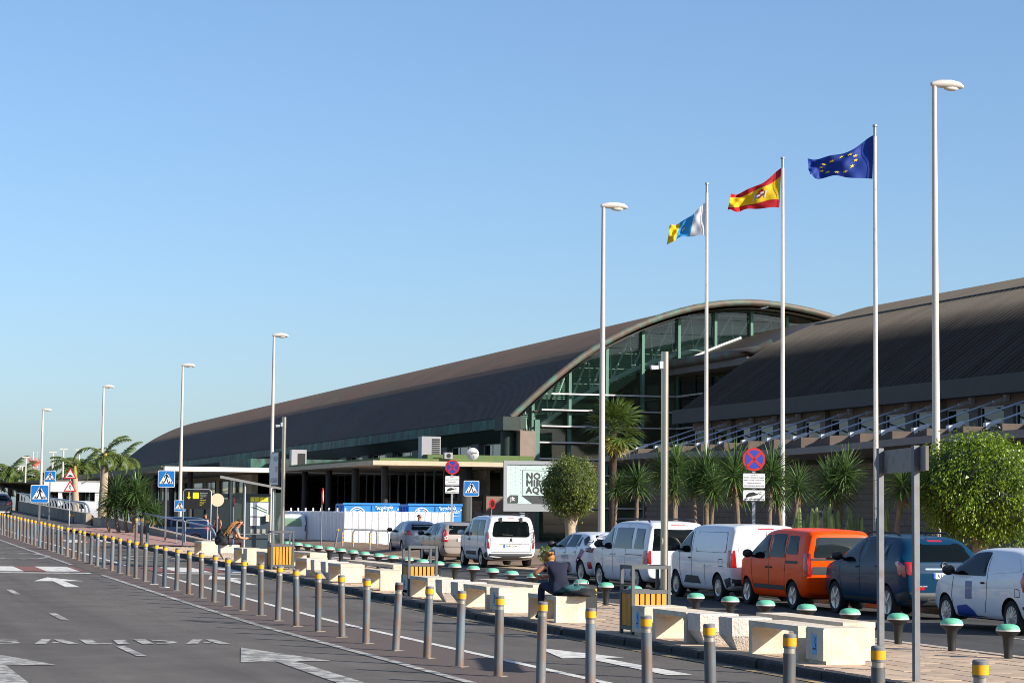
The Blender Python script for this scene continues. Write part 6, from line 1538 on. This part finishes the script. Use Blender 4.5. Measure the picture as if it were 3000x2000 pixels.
# ---- blue skips
M_skip = mat('skip_blue', '#1874bd', .5, var=.12, scale=2)
def skip(x, y, w, label):
    t = thing('skip_container', label, 'skip', (x, y, ZP), group='blue skips behind the hoarding')
    m = MB(); m.box(0, w, 0, 2.0, .1, 2.42); b = m.build('body', M_skip, t)
    m = MB(); m.box(-.05, w + .05, -.06, 0, 2.34, 2.46); m.build('rim', M_skip, t)
    for k in range(6): m = MB(); m.box(-.06, 0, .1 + .33 * k, .2 + .33 * k, .2, 2.3); m.build('rib', M_skip, t)
    m = MB(); m.box(w * .50, w * .53, -.05, 0, .2, 2.3); m.build('rib', M_skip, t)
    m = MB(); n = 30; m.tube([(w * .24 + .46 * math.cos(math.pi * i / n), -.02, 1.75 + .46 * math.sin(math.pi * i / n)) for i in range(n + 1)], .035, 6); m.build('logo_ring', M_white, t)
    m = MB(); m.tube([(w * .24 + .36 * math.cos(math.pi * i / n), -.02, 1.75 + .36 * math.sin(math.pi * i / n)) for i in range(n + 1)], .02, 6); m.build('logo_ring', M_white, t)
    for bx in (-.2, .06):
        for bz in (1.78, 1.92): m = MB(); m.box(w * .24 + bx, w * .24 + bx + .14, -.012, -.004, bz, bz + .11); m.build('logo_block', M_white, t)
    for i, tx in enumerate(('"ecología', 'en acción"')):
        vs, fs = text_mesh(tx, .30, 'LEFT', .01, .3); q = MB(); q.add([(w * .55 + .16 * i + v.x * .95, -.065, 2.08 - .22 * i + v.y + v.x * .06) for v in vs], fs); q.build('lettering', M_white, t)
    m = MB(); m.tube([(w * .64, -.07, 1.72), (w * .8, -.07, 1.76), (w * .97, -.07, 1.80)], .014, 5); m.build('flourish', M_white, t)
    return t
skip(28.0, 118.5, 3.15, 'left blue skip lettered ecología en acción'); skip(31.9, 119.2, 3.1, 'right blue skip with white arch logo beside the crossing sign post')
# ---- hoop barriers and leaning post
def hoop(px, depth, label, w=1.7):
    p = at(px, 1606, depth); t = thing('hoop_barrier', label, 'barrier', (p.x, p.y, zp(p.y)), rot=math.radians(-8), group='steel hoop barriers before the hoarding')
    m = MB(); m.tube(smooth_curve([(0, 0, 0), (0, 0, .5), (.0, 0, .85), (.1, 0, .98), (.25, 0, 1.0), (w - .2, 0, .97), (w - .06, 0, .93), (w, 0, .8), (w, 0, .4), (w, 0, 0)], 3), .042, 10); m.build('hoop', M_galv, t, 50)
    for z in (.35, .55, .75): m = MB(); m.cyl((0, 0, z), (0, 0, z + .07), .048, n=10); m.build('yellow_tape', M_band, t)
    return t
hoop(1003, 108, 'leftmost steel hoop barrier with yellow tape'); hoop(1034, 105, 'middle steel hoop barrier with yellow tape'); hoop(1083, 102, 'rightmost steel hoop barrier, nearest the blue grey car')
p = at(980, 1603, 108); t = thing('leaning_post', 'leaning grey post with yellow cap before the hoarding', 'post', (p.x, p.y, zp(p.y))); m = MB(); m.cyl((0, 0, 0), (.16, 0, .92), .05, n=10); m.build('post', M_bol, t, 40); m = MB(); m.cyl((.16, 0, .92), (.175, 0, 1.0), .056, n=10); m.build('cap', M_band, t)
# ---- shelter with information panel
p = at(742, 1600, 82); t = thing('bus_shelter', 'glazed shelter with sloping metal roof and yellow topped map panel', 'shelter', (p.x, p.y, zi(p.y, 15.5)), rot=math.radians(-14))
m = MB(); m.prism([(-1.25, 2.62), (1.0, 2.22), (1.0, 2.30), (-1.25, 2.72)], 'y', -.5, 1.0); m.build('roof', mat('shelter_roof', '#8d8d8b', .5, metal=.3), t)
for x, y, h in ((.22 - .55, -.35, 2.5), (.72, -.35, 2.26), (.72, .9, 2.26), (-.9, .9, 2.6)): m = MB(); m.cyl((x, y, 0), (x, y, h), .045, n=10); m.build('post', M_galv, t, 40)
m = MB(); m.box(-.35, .6, .1, .28, .05, 2.05); pn = m.build('map_panel', mat('panel_slate', '#37454d', .5), t)
for k in range(4): m = MB(); m.box(-.14 + .17 * k, .01 + .17 * k, .085, .098, 1.77, 1.93); m.build('pictogram', mat('pictogram_yellow', '#e8d93a', .5), pn)
m = MB(); m.box(-.14, .53, .085, .098, 1.22, 1.74); mp = m.build('map_sheet', mat('map_paper', '#dfe6e2', .5, var=.06, scale=12), pn)
for x0, z0, x1, z1 in ((.05, 1.62, .5, 1.42), (.1, 1.5, .5, 1.34), (-.1, 1.55, .1, 1.5)): m = MB(); m.beam((x0, .082, z0), (x1, .082, z1), .004, .04); m.build('map_drawing', mat('map_green', '#4a6a5c', .6), mp)
m = MB(); m.box(-.14, .22, .085, .098, .86, 1.18); m.build('timetable', M_white, pn)
for k in range(3): m = MB(); m.box(-.12 + .22 * k, -.0 + .22 * k, .085, .098, .58, .74); m.build('photo_tile', mat('photo_tile', '#9a9a92', .6, var=.4, scale=20), pn)
for x0, x1, y in ((-.75, -.4, .18), (.66, 1.0, .2)): m = MB(); m.box(x0, x1, y, y + .02, .2, 2.1); m.build('side_pane', glass('shelter_glass', '#c9d8d4', .7, dark='#5d6a68'), t)
m = MB(); m.box(.45, .57, -.02, .08, 1.02, 1.28); m.build('card_reader', mat('reader_beige', '#cfc7b2', .5), t)
m = MB(); m.tube([(-.7, -.1, .55), (.9, -.1, .55)], .02, 6); m.build('lean_bar', M_galv, t)
# ---- billboard
bx, by = 37.4, 119.0
t = thing('billboard', 'large framed billboard reading NO MIRES AQUÍ behind the small ficus', 'billboard', (bx, by, 0))
Wb, z0, z1 = 5.3, 2.1, 4.98
m = MB(); m.box(.1, Wb - .1, .02, .3, z0 + .1, z1 - .1); m.build('box', mat('billboard_grey', '#8d9092', .5), t)
for q in ((0, Wb, z1 - .22, z1), (0, Wb, z0, z0 + .42), (0, .2, z0 + .425, z1 - .225), (Wb - .2, Wb, z0 + .425, z1 - .225)): m = MB(); m.box(q[0], q[1], -.1, .02, q[2], q[3]); m.build('frame', mat('billboard_frame', '#85888b', .45), t)
m = MB(); m.box(.205, Wb - .205, -.03, .015, z0 + .43, z1 - .23); ps = m.build('poster', mat('poster_mint', '#a6bbb5', .6, var=.05, scale=1.5, bump=.2, bscale=1.5), t)
M_ink = mat('poster_ink', '#2c3234', .6)
for i, tx in enumerate(('NO', 'MIRES', 'AQUÍ.')):
    vs, fs = text_mesh(tx, .52, 'LEFT', 0, 0, 1.12); q = MB()
    for e, (ox, oz) in enumerate(((-.03, 0), (.03, 0), (0, .025), (0, -.025), (0, 0))): q.add([(1.36 + v.x + ox, -.036 - .0006 * e, 3.94 - .40 * i + v.y + oz) for v in vs], fs)
    q.build('lettering', M_ink, ps)
for a in ((1.12, 4.5, 4.42, 4.45), (1.12, 4.5, 2.98, 3.01), (1.12, 1.15, 3.012, 4.418), (4.47, 4.5, 3.012, 4.418)): m = MB(); m.box(a[0], a[1], -.04, -.032, a[2], a[3]); m.build('text_box', M_ink, ps)
m = MB(); m.prism([(1.12, 2.975), (4.5, 2.975), (4.5, 2.54), (1.75, 2.54)], 'y', -.04, -.032); m.build('dark_wedge', M_ink, ps)
m = MB(); m.prism([(.24, 2.55), (.85, 2.55), (.9, 2.62), (.9, 3.02), (.42, 3.02), (.24, 2.85)], 'y', -.04, -.032); m.build('logo_field', M_ink, ps)
vs, fs = text_mesh('jft', .34, 'LEFT', .01); q = MB(); q.add([(.42 + v.x, -.043, 2.70 + v.y) for v in vs], fs); q.build('lettering', M_white, ps)
for i in range(17):
    for j in range(9):
        x, z = .4 + .31 * i, 2.7 + .25 * j + (.12 if i % 2 else 0)
        if x < 1.05 and z > 3.08 or z > 4.5: m = MB(); m.lathe([(.018, 0), (.018, .004)], 8); m.xf(Matrix.Translation((x, -.036, z)) @ Matrix.Rotation(math.radians(90), 4, 'X')); m.build('dot', M_ink, ps)
for x in (1.2, 4.4): m = MB(); m.box(x - .12, x + .12, .05, .25, 0, z0 + .1); m.build('leg', M_galv, t)
# ---- rooftop kit of the long hall
def on_roof(px, py, depth): return at(px, py, depth)
p = at(1258, 1333, 146); t = thing('air_conditioner', 'large grey air conditioning unit on the canopy roof', 'air conditioner', (p.x, p.y, 5.5), rot=math.radians(-2))
m = MB(); m.box(-.65, .65, -.5, .5, 0, 1.52); b = m.build('casing', mat('ac_grey', '#8f8f92', .6, var=.05, scale=3), t)
for k in range(9): m = MB(); m.box(.05, .58, -.525, -.502, .15 + .14 * k, .24 + .14 * k); m.build('grille_slat', M_black, b)
p = at(1312, 1330, 144); t = thing('air_conditioner', 'small condenser box right of the large air conditioning unit', 'air conditioner', (p.x, p.y, 5.5)); m = MB(); m.box(-.28, .28, -.2, .2, 0, .42); m.build('casing', MATS['ac_grey'], t)
m = MB(); m.lathe([(.15, 0), (.15, .01)], 14); m.xf(Matrix.Translation((0, -.2, .2)) @ Matrix.Rotation(math.radians(90), 4, 'X')); m.build('fan_grille', M_black, t)
p = at(755, 1352, 168); t = thing('air_conditioner', 'far grey air conditioning unit above the pale canopy edge', 'air conditioner', (p.x + 4, p.y + 4, 5.3)); m = MB(); m.box(-.6, .6, -.4, .4, 0, 1.5); m.build('casing', MATS['ac_grey'], t); m = MB(); m.box(-.1, .5, -.43, -.405, .2, 1.2); m.build('grille', M_black, t)
p = at(1385, 1329, 143); t = thing('satellite_dish', 'white satellite dish lettered Televes on the canopy roof', 'satellite dish', (p.x, p.y, p.z))
m = MB(); n = 20; m.lathe([(.01, .11), (.15, .09), (.3, .045), (.41, 0), (.40, -.012), (.3, .03), (.01, .095)], n); m.xf(Matrix.Rotation(math.radians(-20), 4, 'Z') @ Matrix.Rotation(math.radians(-80), 4, 'X') @ Matrix.Scale(-1, 4, (0, 0, 1))); m.build('dish', M_white, t, 60)
vs, fs = text_mesh('Televes', .17, 'CENTER', .01); q = MB(); q.add([(v.x, -.16, v.y + .02) for v in vs], fs); q.build('lettering', M_black, t)
m = MB(); m.cyl((0, .12, 0), (0, .2, -.45), .03, n=6); m.tube([(0, -.02, -.38), (-.05, -.45, -.1)], .015, 5); m.build('bracket', M_galv, t)
# ---- far lamps, lattice tower and shade roofs at the left horizon
for i, (px, py, dp) in enumerate(((53, 1368, 320), (66, 1365, 300), (76, 1340, 260), (155, 1325, 240), (186, 1316, 235), (232, 1318, 250), (228, 1380, 330))):
    c = at(px, py, dp); t = thing('far_lamp', 'far white twin lamp mast on the left horizon, %s from the left' % ordinal(i + 1), 'street lamp', (c.x, c.y, 0), group='far lamp masts on the left horizon')
    m = MB(); m.cyl((0, 0, 0), (0, 0, c.z), .13, .09, 8); m.build('mast', M_lamp, t, 40)
    for s in (-1, 1): m = MB(); m.box(s * .22 - .2, s * .22 + .2, -.12, .12, c.z - .02, c.z + .1); m.build('lamp_head', M_lamp, t)
c = at(103, 1352, 420); t = thing('lattice_tower', 'far red and white lattice radio tower with antenna crown', 'tower', (c.x, c.y, 0))
m = MB(); h = c.z; mw = MB(); mr = MB()
for k in range(10):
    za, zb_ = h * k / 10, h * (k + 1) / 10; q = mw if k % 2 else mr
    for sx, sy in ((-1, -1), (1, -1), (1, 1), (-1, 1)): q.beam((sx * .4, sy * .4, za), (sx * .4, sy * .4, zb_), .1)
    q.beam((-.4, -.4, za), (.4, -.4, zb_), .07); q.beam((.4, -.4, za), (-.4, -.4, zb_), .07); q.beam((-.4, .4, za), (-.4, -.4, zb_), .07)
mw.build('white_lattice', mat('tower_white', '#d8d4d0', .6), t); mr.build('red_lattice', mat('tower_red', '#b55a50', .6), t)
m = MB(); m.lathe([(.6, h - .9), (.7, h - .4), (1.1, h), (1.1, h + .25), (.5, h + .3)], 14); m.build('platform', MATS['tower_red'], t)
for k in range(14):
    a = 2 * math.pi * k / 14; m = MB(); m.cyl((1.25 * math.cos(a), 1.25 * math.sin(a), h + .1), (1.25 * math.cos(a), 1.25 * math.sin(a), h + .75), .05, n=5); m.build('antenna', MATS['tower_red'], t)
for x in (-.4, .3): m = MB(); m.cyl((x, 0, h), (x, 0, h + 1.9), .05, n=5); m.build('mast', MATS['tower_white'], t)
for k in range(3):
    c = at(-20 + 38 * k, 1424 + 2 * k, 230 - 10 * k); t = thing('shade_roof', 'pale curved car park shade roof at the left, %s from the edge' % ordinal(k + 1), 'canopy', (c.x, c.y, 0), group='curved shade roofs at the far left')
    m = MB(); m.grid(lambda a, b: (-6 + 12 * a, 26 * b, c.z - .6 + 1.1 * math.sin(math.pi * a)), 14, 1); m.build('roof', mat('shade_cloth', '#c9c3a4', .8), t)
    for x in (-5.5, 5.5): m = MB(); m.cyl((x, 0, 0), (x, 0, c.z - .5), .12, n=6); m.build('post', M_galv, t)
# ================================================================== people and their belongings
M_skin = mat('skin', '#b97f5f', .55, var=.06, scale=10)
M_hairb = mat('blonde_hair', '#8f5e28', .6, var=.3, scale=30)
M_hairk = mat('dark_hair', '#2c1f19', .7, var=.2, scale=20)
M_dread = mat('dreadlocks', '#8a6236', .85, var=.35, scale=25)
M_navy = mat('navy_cotton', '#0b1129', .9, var=.15, scale=8, bump=.3, bscale=9)
M_jeans = mat('dark_denim', '#16213a', .9, var=.2, scale=10)
M_greyt = mat('grey_tshirt', '#6d7076', .9, var=.1, scale=8)
M_brownt = mat('brown_trousers', '#3a2628', .9, var=.15, scale=8)
M_blackc = mat('black_cloth', '#15161a', .85, var=.3, scale=9, bump=.4, bscale=14)
M_tealc = mat('teal_cloth', '#234f50', .85, var=.2, scale=8, bump=.4, bscale=10)
def body(name, parent, joints, bones, mats):
    """skinned figure; joints: name -> (xyz, radius x, radius y); bones: (a, b, material index)"""
    names = list(joints); idx = {n: i for i, n in enumerate(names)}
    me = bpy.data.meshes.new(name); me.from_pydata([joints[n][0] for n in names], [(idx[a], idx[b]) for a, b, _ in bones], [])
    o = bpy.data.objects.new('tmp', me); COL.objects.link(o)
    o.modifiers.new('k', 'SKIN'); sm = o.modifiers.new('s', 'SUBSURF'); sm.levels = 2; sm.render_levels = 2
    for n in names:
        v = me.skin_vertices[0].data[idx[n]]; v.radius = (joints[n][1], joints[n][2]); v.use_root = n == 'pelvis'
    dg = bpy.context.evaluated_depsgraph_get(); out = bpy.data.meshes.new_from_object(o.evaluated_get(dg)); bpy.data.objects.remove(o)
    out.materials.clear()
    for m in mats: out.materials.append(m)
    segs = [(Vector(joints[a][0]), Vector(joints[b][0]), mi) for a, b, mi in bones]; ids = []
    for p in out.polygons:
        best = None
        for a, b, mi in segs:
            ab = b - a; t = max(0, min(1, (p.center - a).dot(ab) / ab.length_squared)); d = (p.center - a - ab * t).length
            if best is None or d < best[0] - 1e-6: best = (d, mi)
        ids.append(best[1])
    out.polygons.foreach_set('material_index', ids); out.polygons.foreach_set('use_smooth', [True] * len(out.polygons))
    return obj('body', out, parent)
def hand(parent, p, d, up, s=1.0, name='hand'):
    """palm with four bent fingers and a thumb; d points along the fingers"""
    d = Vector(d).normalized(); up = Vector(up).normalized(); r = d.cross(up).normalized(); p = Vector(p)
    m = MB(); m.tube([p - d * .02, p + d * .03, p + d * .085], [.026, .038, .036], 8)
    for i, (o, L) in enumerate(((-.03, .065), (-.01, .075), (.01, .07), (.028, .055))):
        a = p + d * .08 + r * o; b = a + d * L * .5 - up * .008; c = b + d * L * .3 - up * .03; m.tube([a, b, c], [.0095, .009, .007], 6)
    a = p + d * .02 - r * .035; m.tube([a, a + d * .035 - r * .02 - up * .01, a + d * .065 - r * .015 - up * .02], [.012, .011, .008], 6)
    m.build(name, M_skin, parent, 60)
def head_bits(parent, c, fwd, up, s=.1, hair=None):
    c = Vector(c); fwd = Vector(fwd).normalized(); up = Vector(up); up = (up - fwd * up.dot(fwd)).normalized(); r = fwd.cross(up)
    m = MB(); m.tube([c + fwd * s * .92 + up * .01, c + fwd * s * 1.2 - up * .022, c + fwd * s * .95 - up * .035], [.010, .016, .010], 6); m.build('nose', M_skin, parent, 60)
    for k in (-1, 1):
        q = c + r * k * s * .86 - fwd * .005; m = MB(); m.ball(q, (.018, .018, .03), 8, 6); m.build('ear', M_skin, parent, 60)
        q = c + fwd * s * .9 + r * k * .034 + up * .015; m = MB(); m.ball(q, .012, 8, 6); m.build('eye', M_black, parent, 60)
    m = MB(); m.tube([c + fwd * s * .9 - up * .055 - r * .022, c + fwd * s * .97 - up * .055, c + fwd * s * .9 - up * .055 + r * .022], .007, 5); m.build('mouth', mat('lips', '#8a4a40', .6), parent)
# ---- seated man with dreadlocks, facing away from the road
hp = on_x(666, 1600, 12.78); zi0 = zi(hp.y, 12.78); zs = zi0 + .46
t = thing('person', 'seated man with long dreadlocks, grey T-shirt, bent over a phone in both hands', 'person', (12.78, hp.y, zi0))
J = {'pelvis': ((0, 0, .56), .15, .13), 'waist': ((.09, 0, .72), .13, .12), 'chest': ((.22, 0, .90), .15, .13), 'neck': ((.31, -.01, 1.03), .06, .06), 'head0': ((.37, -.03, 1.10), .075, .075), 'head1': ((.41, -.05, 1.18), .098, .09), 'head2': ((.40, -.05, 1.25), .07, .07),
     'shL': ((.25, .19, .95), .065, .065), 'elL': ((.33, .24, .70), .05, .05), 'wrL': ((.56, .06, .66), .032, .032), 'shR': ((.25, -.19, .95), .065, .065), 'elR': ((.34, -.25, .70), .05, .05), 'wrR': ((.56, -.06, .66), .032, .032),
     'hpL': ((.06, .1, .56), .11, .11), 'knL': ((.45, .14, .56), .075, .075), 'anL': ((.42, .15, .1), .05, .05), 'toL': ((.6, .17, .04), .04, .035), 'hpR': ((.06, -.1, .56), .11, .11), 'knR': ((.45, -.14, .56), .075, .075), 'anR': ((.40, -.15, .1), .05, .05), 'toR': ((.58, -.17, .04), .04, .035)}
Bn = [('pelvis', 'waist', 1), ('waist', 'chest', 1), ('chest', 'neck', 0), ('neck', 'head0', 0), ('head0', 'head1', 0), ('head1', 'head2', 0), ('chest', 'shL', 1), ('shL', 'elL', 0), ('elL', 'wrL', 0), ('chest', 'shR', 1), ('shR', 'elR', 0), ('elR', 'wrR', 0), ('pelvis', 'hpL', 2), ('hpL', 'knL', 2), ('knL', 'anL', 2), ('anL', 'toL', 3), ('pelvis', 'hpR', 2), ('hpR', 'knR', 2), ('knR', 'anR', 2), ('anR', 'toR', 3)]
body('man', t, J, Bn, [M_skin, M_greyt, M_brownt, M_black])
for s in (-1, 1):
    m = MB(); m.tube([(.24, s * .17, .96), (.28, s * .215, .84)], [.078, .07], 10); m.build('sleeve', M_greyt, t, 60)
    hand(t, (.57, s * .05, .66), (.7, -s * .35, .15), (0, 0, 1))
fw = Vector((.78, -.28, -.5)); head_bits(t, (.42, -.055, 1.17), fw, (0, 0, 1), .1)
m = MB(); m.ball((.375, -.04, 1.205), (.10, .10, .085), 14, 9); m.build('hair', M_hairk, t, 60)
bd_ = MB(); bd_.tube([(.44, -.12, 1.12), (.47, -.1, 1.07), (.49, -.06, 1.06), (.47, 0, 1.08)], .025, 6); bd_.build('beard', M_hairk, t, 60)
rd = random.Random(2); m = MB()
for k in range(46):
    a = rd.uniform(-1, 1); st = Vector((.33 + .05 * rd.random(), -.04 + .09 * a, 1.22 - .05 * abs(a) + .03 * rd.random())); md = Vector((.14 + rd.uniform(-.05, .05), -.08 + .17 * a, 1.08 + rd.uniform(-.03, .06))); e = Vector((-.10 + rd.uniform(-.1, .12), -.10 + .2 * a, .82 + rd.uniform(-.1, .1)))
    m.tube(smooth_curve([st, (st + md) / 2 + Vector((-.02, 0, .02)), md, (md + e) / 2 + Vector((-.02, 0, .02)), e], 2), [.013] * 8 + [.007], 5)
m.build('dreadlocks', M_dread, t, 60)
m = MB(); m.cbox((.655, 0, .69), (.02, .075, .15)); m.xf(Matrix.Translation((0, 0, 0)))
ph_ = thing('phone', 'small dark phone held in the seated man\'s hands', 'phone', (12.78 + .655, hp.y, zi0 + .69)); q = MB(); q.prism(rounded([(-.037, -.075), (.037, -.075), (.037, .075), (-.037, .075)], .01), 'x', -.005, .005); q.build('case', M_black, ph_); q = MB(); q.box(-.0065, -.0055, -.032, .032, -.068, .068); q.build('screen', mat('phone_screen', '#20262c', .1), ph_)
def lump(name, label, cat, loc, r, m, seed, extra=None, n=26, k=16):
    rng = random.Random(seed); ph = [rng.uniform(0, 6) for _ in range(6)]; t = thing(name, label, cat, loc)
    def fn(a, b):
        th = math.pi * (b * .996 + .002); p = 2 * math.pi * a
        w = 1 + .13 * math.sin(p * 3 + ph[0] + th * 2) + .10 * math.sin(p * 5 + ph[1] - th * 4) + .06 * math.sin(p * 9 + th * 7 + ph[2])
        z = -math.cos(th); z = max(z, -.35)
        return (r[0] * w * math.sin(th) * math.cos(p), r[1] * w * math.sin(th) * math.sin(p), r[2] * (z * (1 + .15 * math.sin(p * 4 + ph[3])) + .35))
    g = MB(); g.grid(fn, n, k); g.build('body' if name == 'backpack' else 'cloth', m, t, 70)
    return t
bp_ = lump('backpack', 'black backpack leaning behind the long haired man', 'backpack', (12.58, hp.y - .05, zs + .13), (.17, .2, .26), M_blackc, 3)
for s in (-1, 1): m = MB(); m.tube([(.1, s * .1, .25), (.17, s * .1, .2), (.16, s * .1, .02)], .02, 6); m.build('strap', M_black, bp_)
m = MB(); m.ball((-.14, 0, .02), (.06, .13, .09), 10, 8); m.build('pocket', M_blackc, bp_, 60)
lump('jacket', 'black quilted jacket heaped beside the long haired man', 'jacket', (12.56, hp.y - .28, zs + .002), (.2, .2, .2), M_blackc, 8)
bo = thing('water_bottle', 'clear plastic water bottle on the bench by the man', 'bottle', (12.9, hp.y - .34, zs + .002)); m = MB(); m.lathe([(.032, 0), (.034, .02), (.034, .14), (.014, .185)], 12); m.build('body', glass('bottle_plastic', '#c9e2f0', .75, dark='#8aa4b5'), bo, 50); m = MB(); m.lathe([(.015, .186), (.015, .205)], 10); m.build('cap', M_blue, bo); m = MB(); m.lathe([(.0348, .06), (.0348, .11)], 12); m.build('label', M_blue, bo)
# ---- seated woman seen from behind
wp = on_x(1642, 1760, 12.68); zw = zi(wp.y, 12.68)
t = thing('person', 'seated woman from behind in navy T-shirt and jeans, blonde hair tied up', 'person', (12.68, wp.y, zw), rot=math.radians(88))
# local +x is the way she faces, bent over her knees
J = {'pelvis': ((0, 0, .58), .17, .14), 'waist': ((.06, 0, .72), .135, .15), 'chest': ((.20, .02, .91), .14, .17), 'neck': ((.33, .06, 1.02), .06, .06), 'head0': ((.39, .08, 1.05), .078, .078), 'head1': ((.44, .09, 1.10), .10, .092), 'head2': ((.46, .09, 1.15), .07, .07),
     'shL': ((.21, .19, 1.0), .06, .06), 'elL': ((.30, .40, .84), .045, .045), 'wrL': ((.46, .30, .78), .03, .03), 'shR': ((.21, -.19, 1.0), .06, .06), 'elR': ((.42, -.16, .82), .045, .045), 'wrR': ((.52, .06, .78), .03, .03),
     'hpL': ((.06, .1, .57), .115, .115), 'knL': ((.40, .23, .64), .075, .075), 'anL': ((.36, .27, .12), .05, .05), 'toL': ((.47, .31, .06), .04, .035), 'hpR': ((.06, -.08, .57), .115, .115), 'knR': ((.48, .02, .78), .075, .075), 'anR': ((.42, .0, .53), .05, .05), 'toR': ((.54, .02, .50), .035, .03)}
Bn = [('pelvis', 'waist', 1), ('waist', 'chest', 1), ('chest', 'neck', 1), ('neck', 'head0', 0), ('head0', 'head1', 0), ('head1', 'head2', 0), ('chest', 'shL', 1), ('shL', 'elL', 0), ('elL', 'wrL', 0), ('chest', 'shR', 1), ('shR', 'elR', 0), ('elR', 'wrR', 0), ('pelvis', 'hpL', 2), ('hpL', 'knL', 2), ('knL', 'anL', 2), ('anL', 'toL', 3), ('pelvis', 'hpR', 2), ('hpR', 'knR', 2), ('knR', 'anR', 2), ('anR', 'toR', 3)]
body('woman', t, J, Bn, [M_skin, M_navy, M_jeans, M_black])
for s in (-1, 1):
    m = MB(); m.tube([(.2, s * .17, 1.0), (.28, s * .235, .91)], [.075, .066], 10); m.build('sleeve', M_navy, t, 60); hand(t, (.47, .29, .78) if s > 0 else (.53, .07, .78), (.4, -s * .8, -.1), (0, 0, 1))
m = MB(); m.ball((.415, .09, 1.125), (.108, .104, .10), 16, 10); m.build('hair', M_hairb, t, 60)
m = MB(); rh = random.Random(6)
for k in range(10): m.tube([(.35 + .03 * math.cos(k), .09 + .03 * math.sin(k), 1.17), (.31 + .05 * math.cos(k * 1.7), .09 + .05 * math.sin(k * 1.7), 1.19), (.34 + .04 * math.cos(k * 2.3), .09 + .05 * math.sin(k * 2.3), 1.215)], .018, 6)
m.build('hair_knot', M_hairb, t, 60)
head_bits(t, (.45, .09, 1.09), (.85, .1, -.5), (0, 0, 1), .1)
lump('jacket', 'teal green jacket bunched round the seated woman on the bench', 'jacket', (12.90, wp.y - .10, zw + .46 + .06), (.27, .2, .10), M_tealc, 5)
lump('jacket', 'black jacket spread on the bench under the teal one', 'jacket', (12.98, wp.y - .2, zw + .462), (.30, .27, .10), M_blackc, 12)
sp_ = on_z(1712, 1815, zi(wp.y, 13.4)); t = thing('suitcase', 'black upright suitcase standing behind the woman\'s bench', 'suitcase', (13.42, on_x(1712, 1800, 13.42).y, zi(wp.y, 13.42)))
m = MB(); m.prism(rounded([(-.2, .05), (.2, .05), (.2, .62), (-.2, .62)], .06), 'y', -.13, .13); m.build('shell', mat('suitcase_black', '#1b1d1c', .6, var=.15, scale=8), t)
for x in (-.15, .15):
    for y in (-.09, .09): m = MB(); m.cyl((x, y - .015, .026), (x, y + .015, .026), .025, n=10); m.build('wheel', M_black, t)
m = MB(); m.tube([(-.09, .09, .62), (-.09, .09, .70), (.09, .09, .70), (.09, .09, .62)], .012, 6); m.build('handle', M_galv, t)
m = MB(); m.box(.16, .19, -.136, -.131, .45, .56); m.build('tag', M_band, t)
# ---- standing people farther off
def stander(label, px, py, depth, zg, shirt, trousers, rot, hair):
    c = at(px, py, depth); t = thing('person', label, 'person', (c.x, c.y, zg), rot=math.radians(rot))
    J = {'pelvis': ((0, 0, .93), .15, .11), 'waist': ((0, 0, 1.1), .14, .11), 'chest': ((0, 0, 1.34), .17, .12), 'neck': ((0, 0, 1.5), .055, .055), 'head0': ((.02, 0, 1.57), .075, .075), 'head1': ((.02, 0, 1.66), .095, .085), 'head2': ((.01, 0, 1.73), .065, .065),
         'shL': ((0, .2, 1.43), .06, .06), 'elL': ((-.02, .26, 1.15), .045, .045), 'wrL': ((.08, .25, .92), .03, .03), 'shR': ((0, -.2, 1.43), .06, .06), 'elR': ((-.02, -.26, 1.15), .045, .045), 'wrR': ((.08, -.25, .92), .03, .03),
         'hpL': ((0, .1, .9), .11, .11), 'knL': ((.03, .11, .5), .07, .07), 'anL': ((0, .11, .09), .045, .045), 'toL': ((.14, .13, .04), .04, .035), 'hpR': ((0, -.1, .9), .11, .11), 'knR': ((.05, -.11, .5), .07, .07), 'anR': ((-.02, -.11, .09), .045, .045), 'toR': ((.12, -.13, .04), .04, .035)}
    body('p', t, J, Bn, [M_skin, shirt, trousers, M_black])
    m = MB(); m.ball((-.01, 0, 1.70), (.1, .093, .085), 12, 8); m.build('hair', hair, t, 60); head_bits(t, (.025, 0, 1.65), (1, 0, 0), (0, 0, 1), .095)
    for s in (-1, 1): hand(t, (.085, s * .25, .90), (.2, 0, -1), (0, -s, 0))
    return t
q = stander('man in dark shirt and sunglasses, head showing over the blue grey car', 1228, 1510, 104, .12, M_blackc, M_jeans, -60, M_hairk)
m = MB(); m.box(.105, .125, -.07, .07, 1.645, 1.675); m.build('sunglasses', M_black, q)
stander('dark clothed person standing left of the shelter by the wall', 603, 1530, 128, ZP, M_blackc, M_jeans, 200, M_hairk)
stander('person in dark clothes nearer the shelter posts', 637, 1532, 126, ZP, M_blackc, M_blackc, 120, M_hairk)
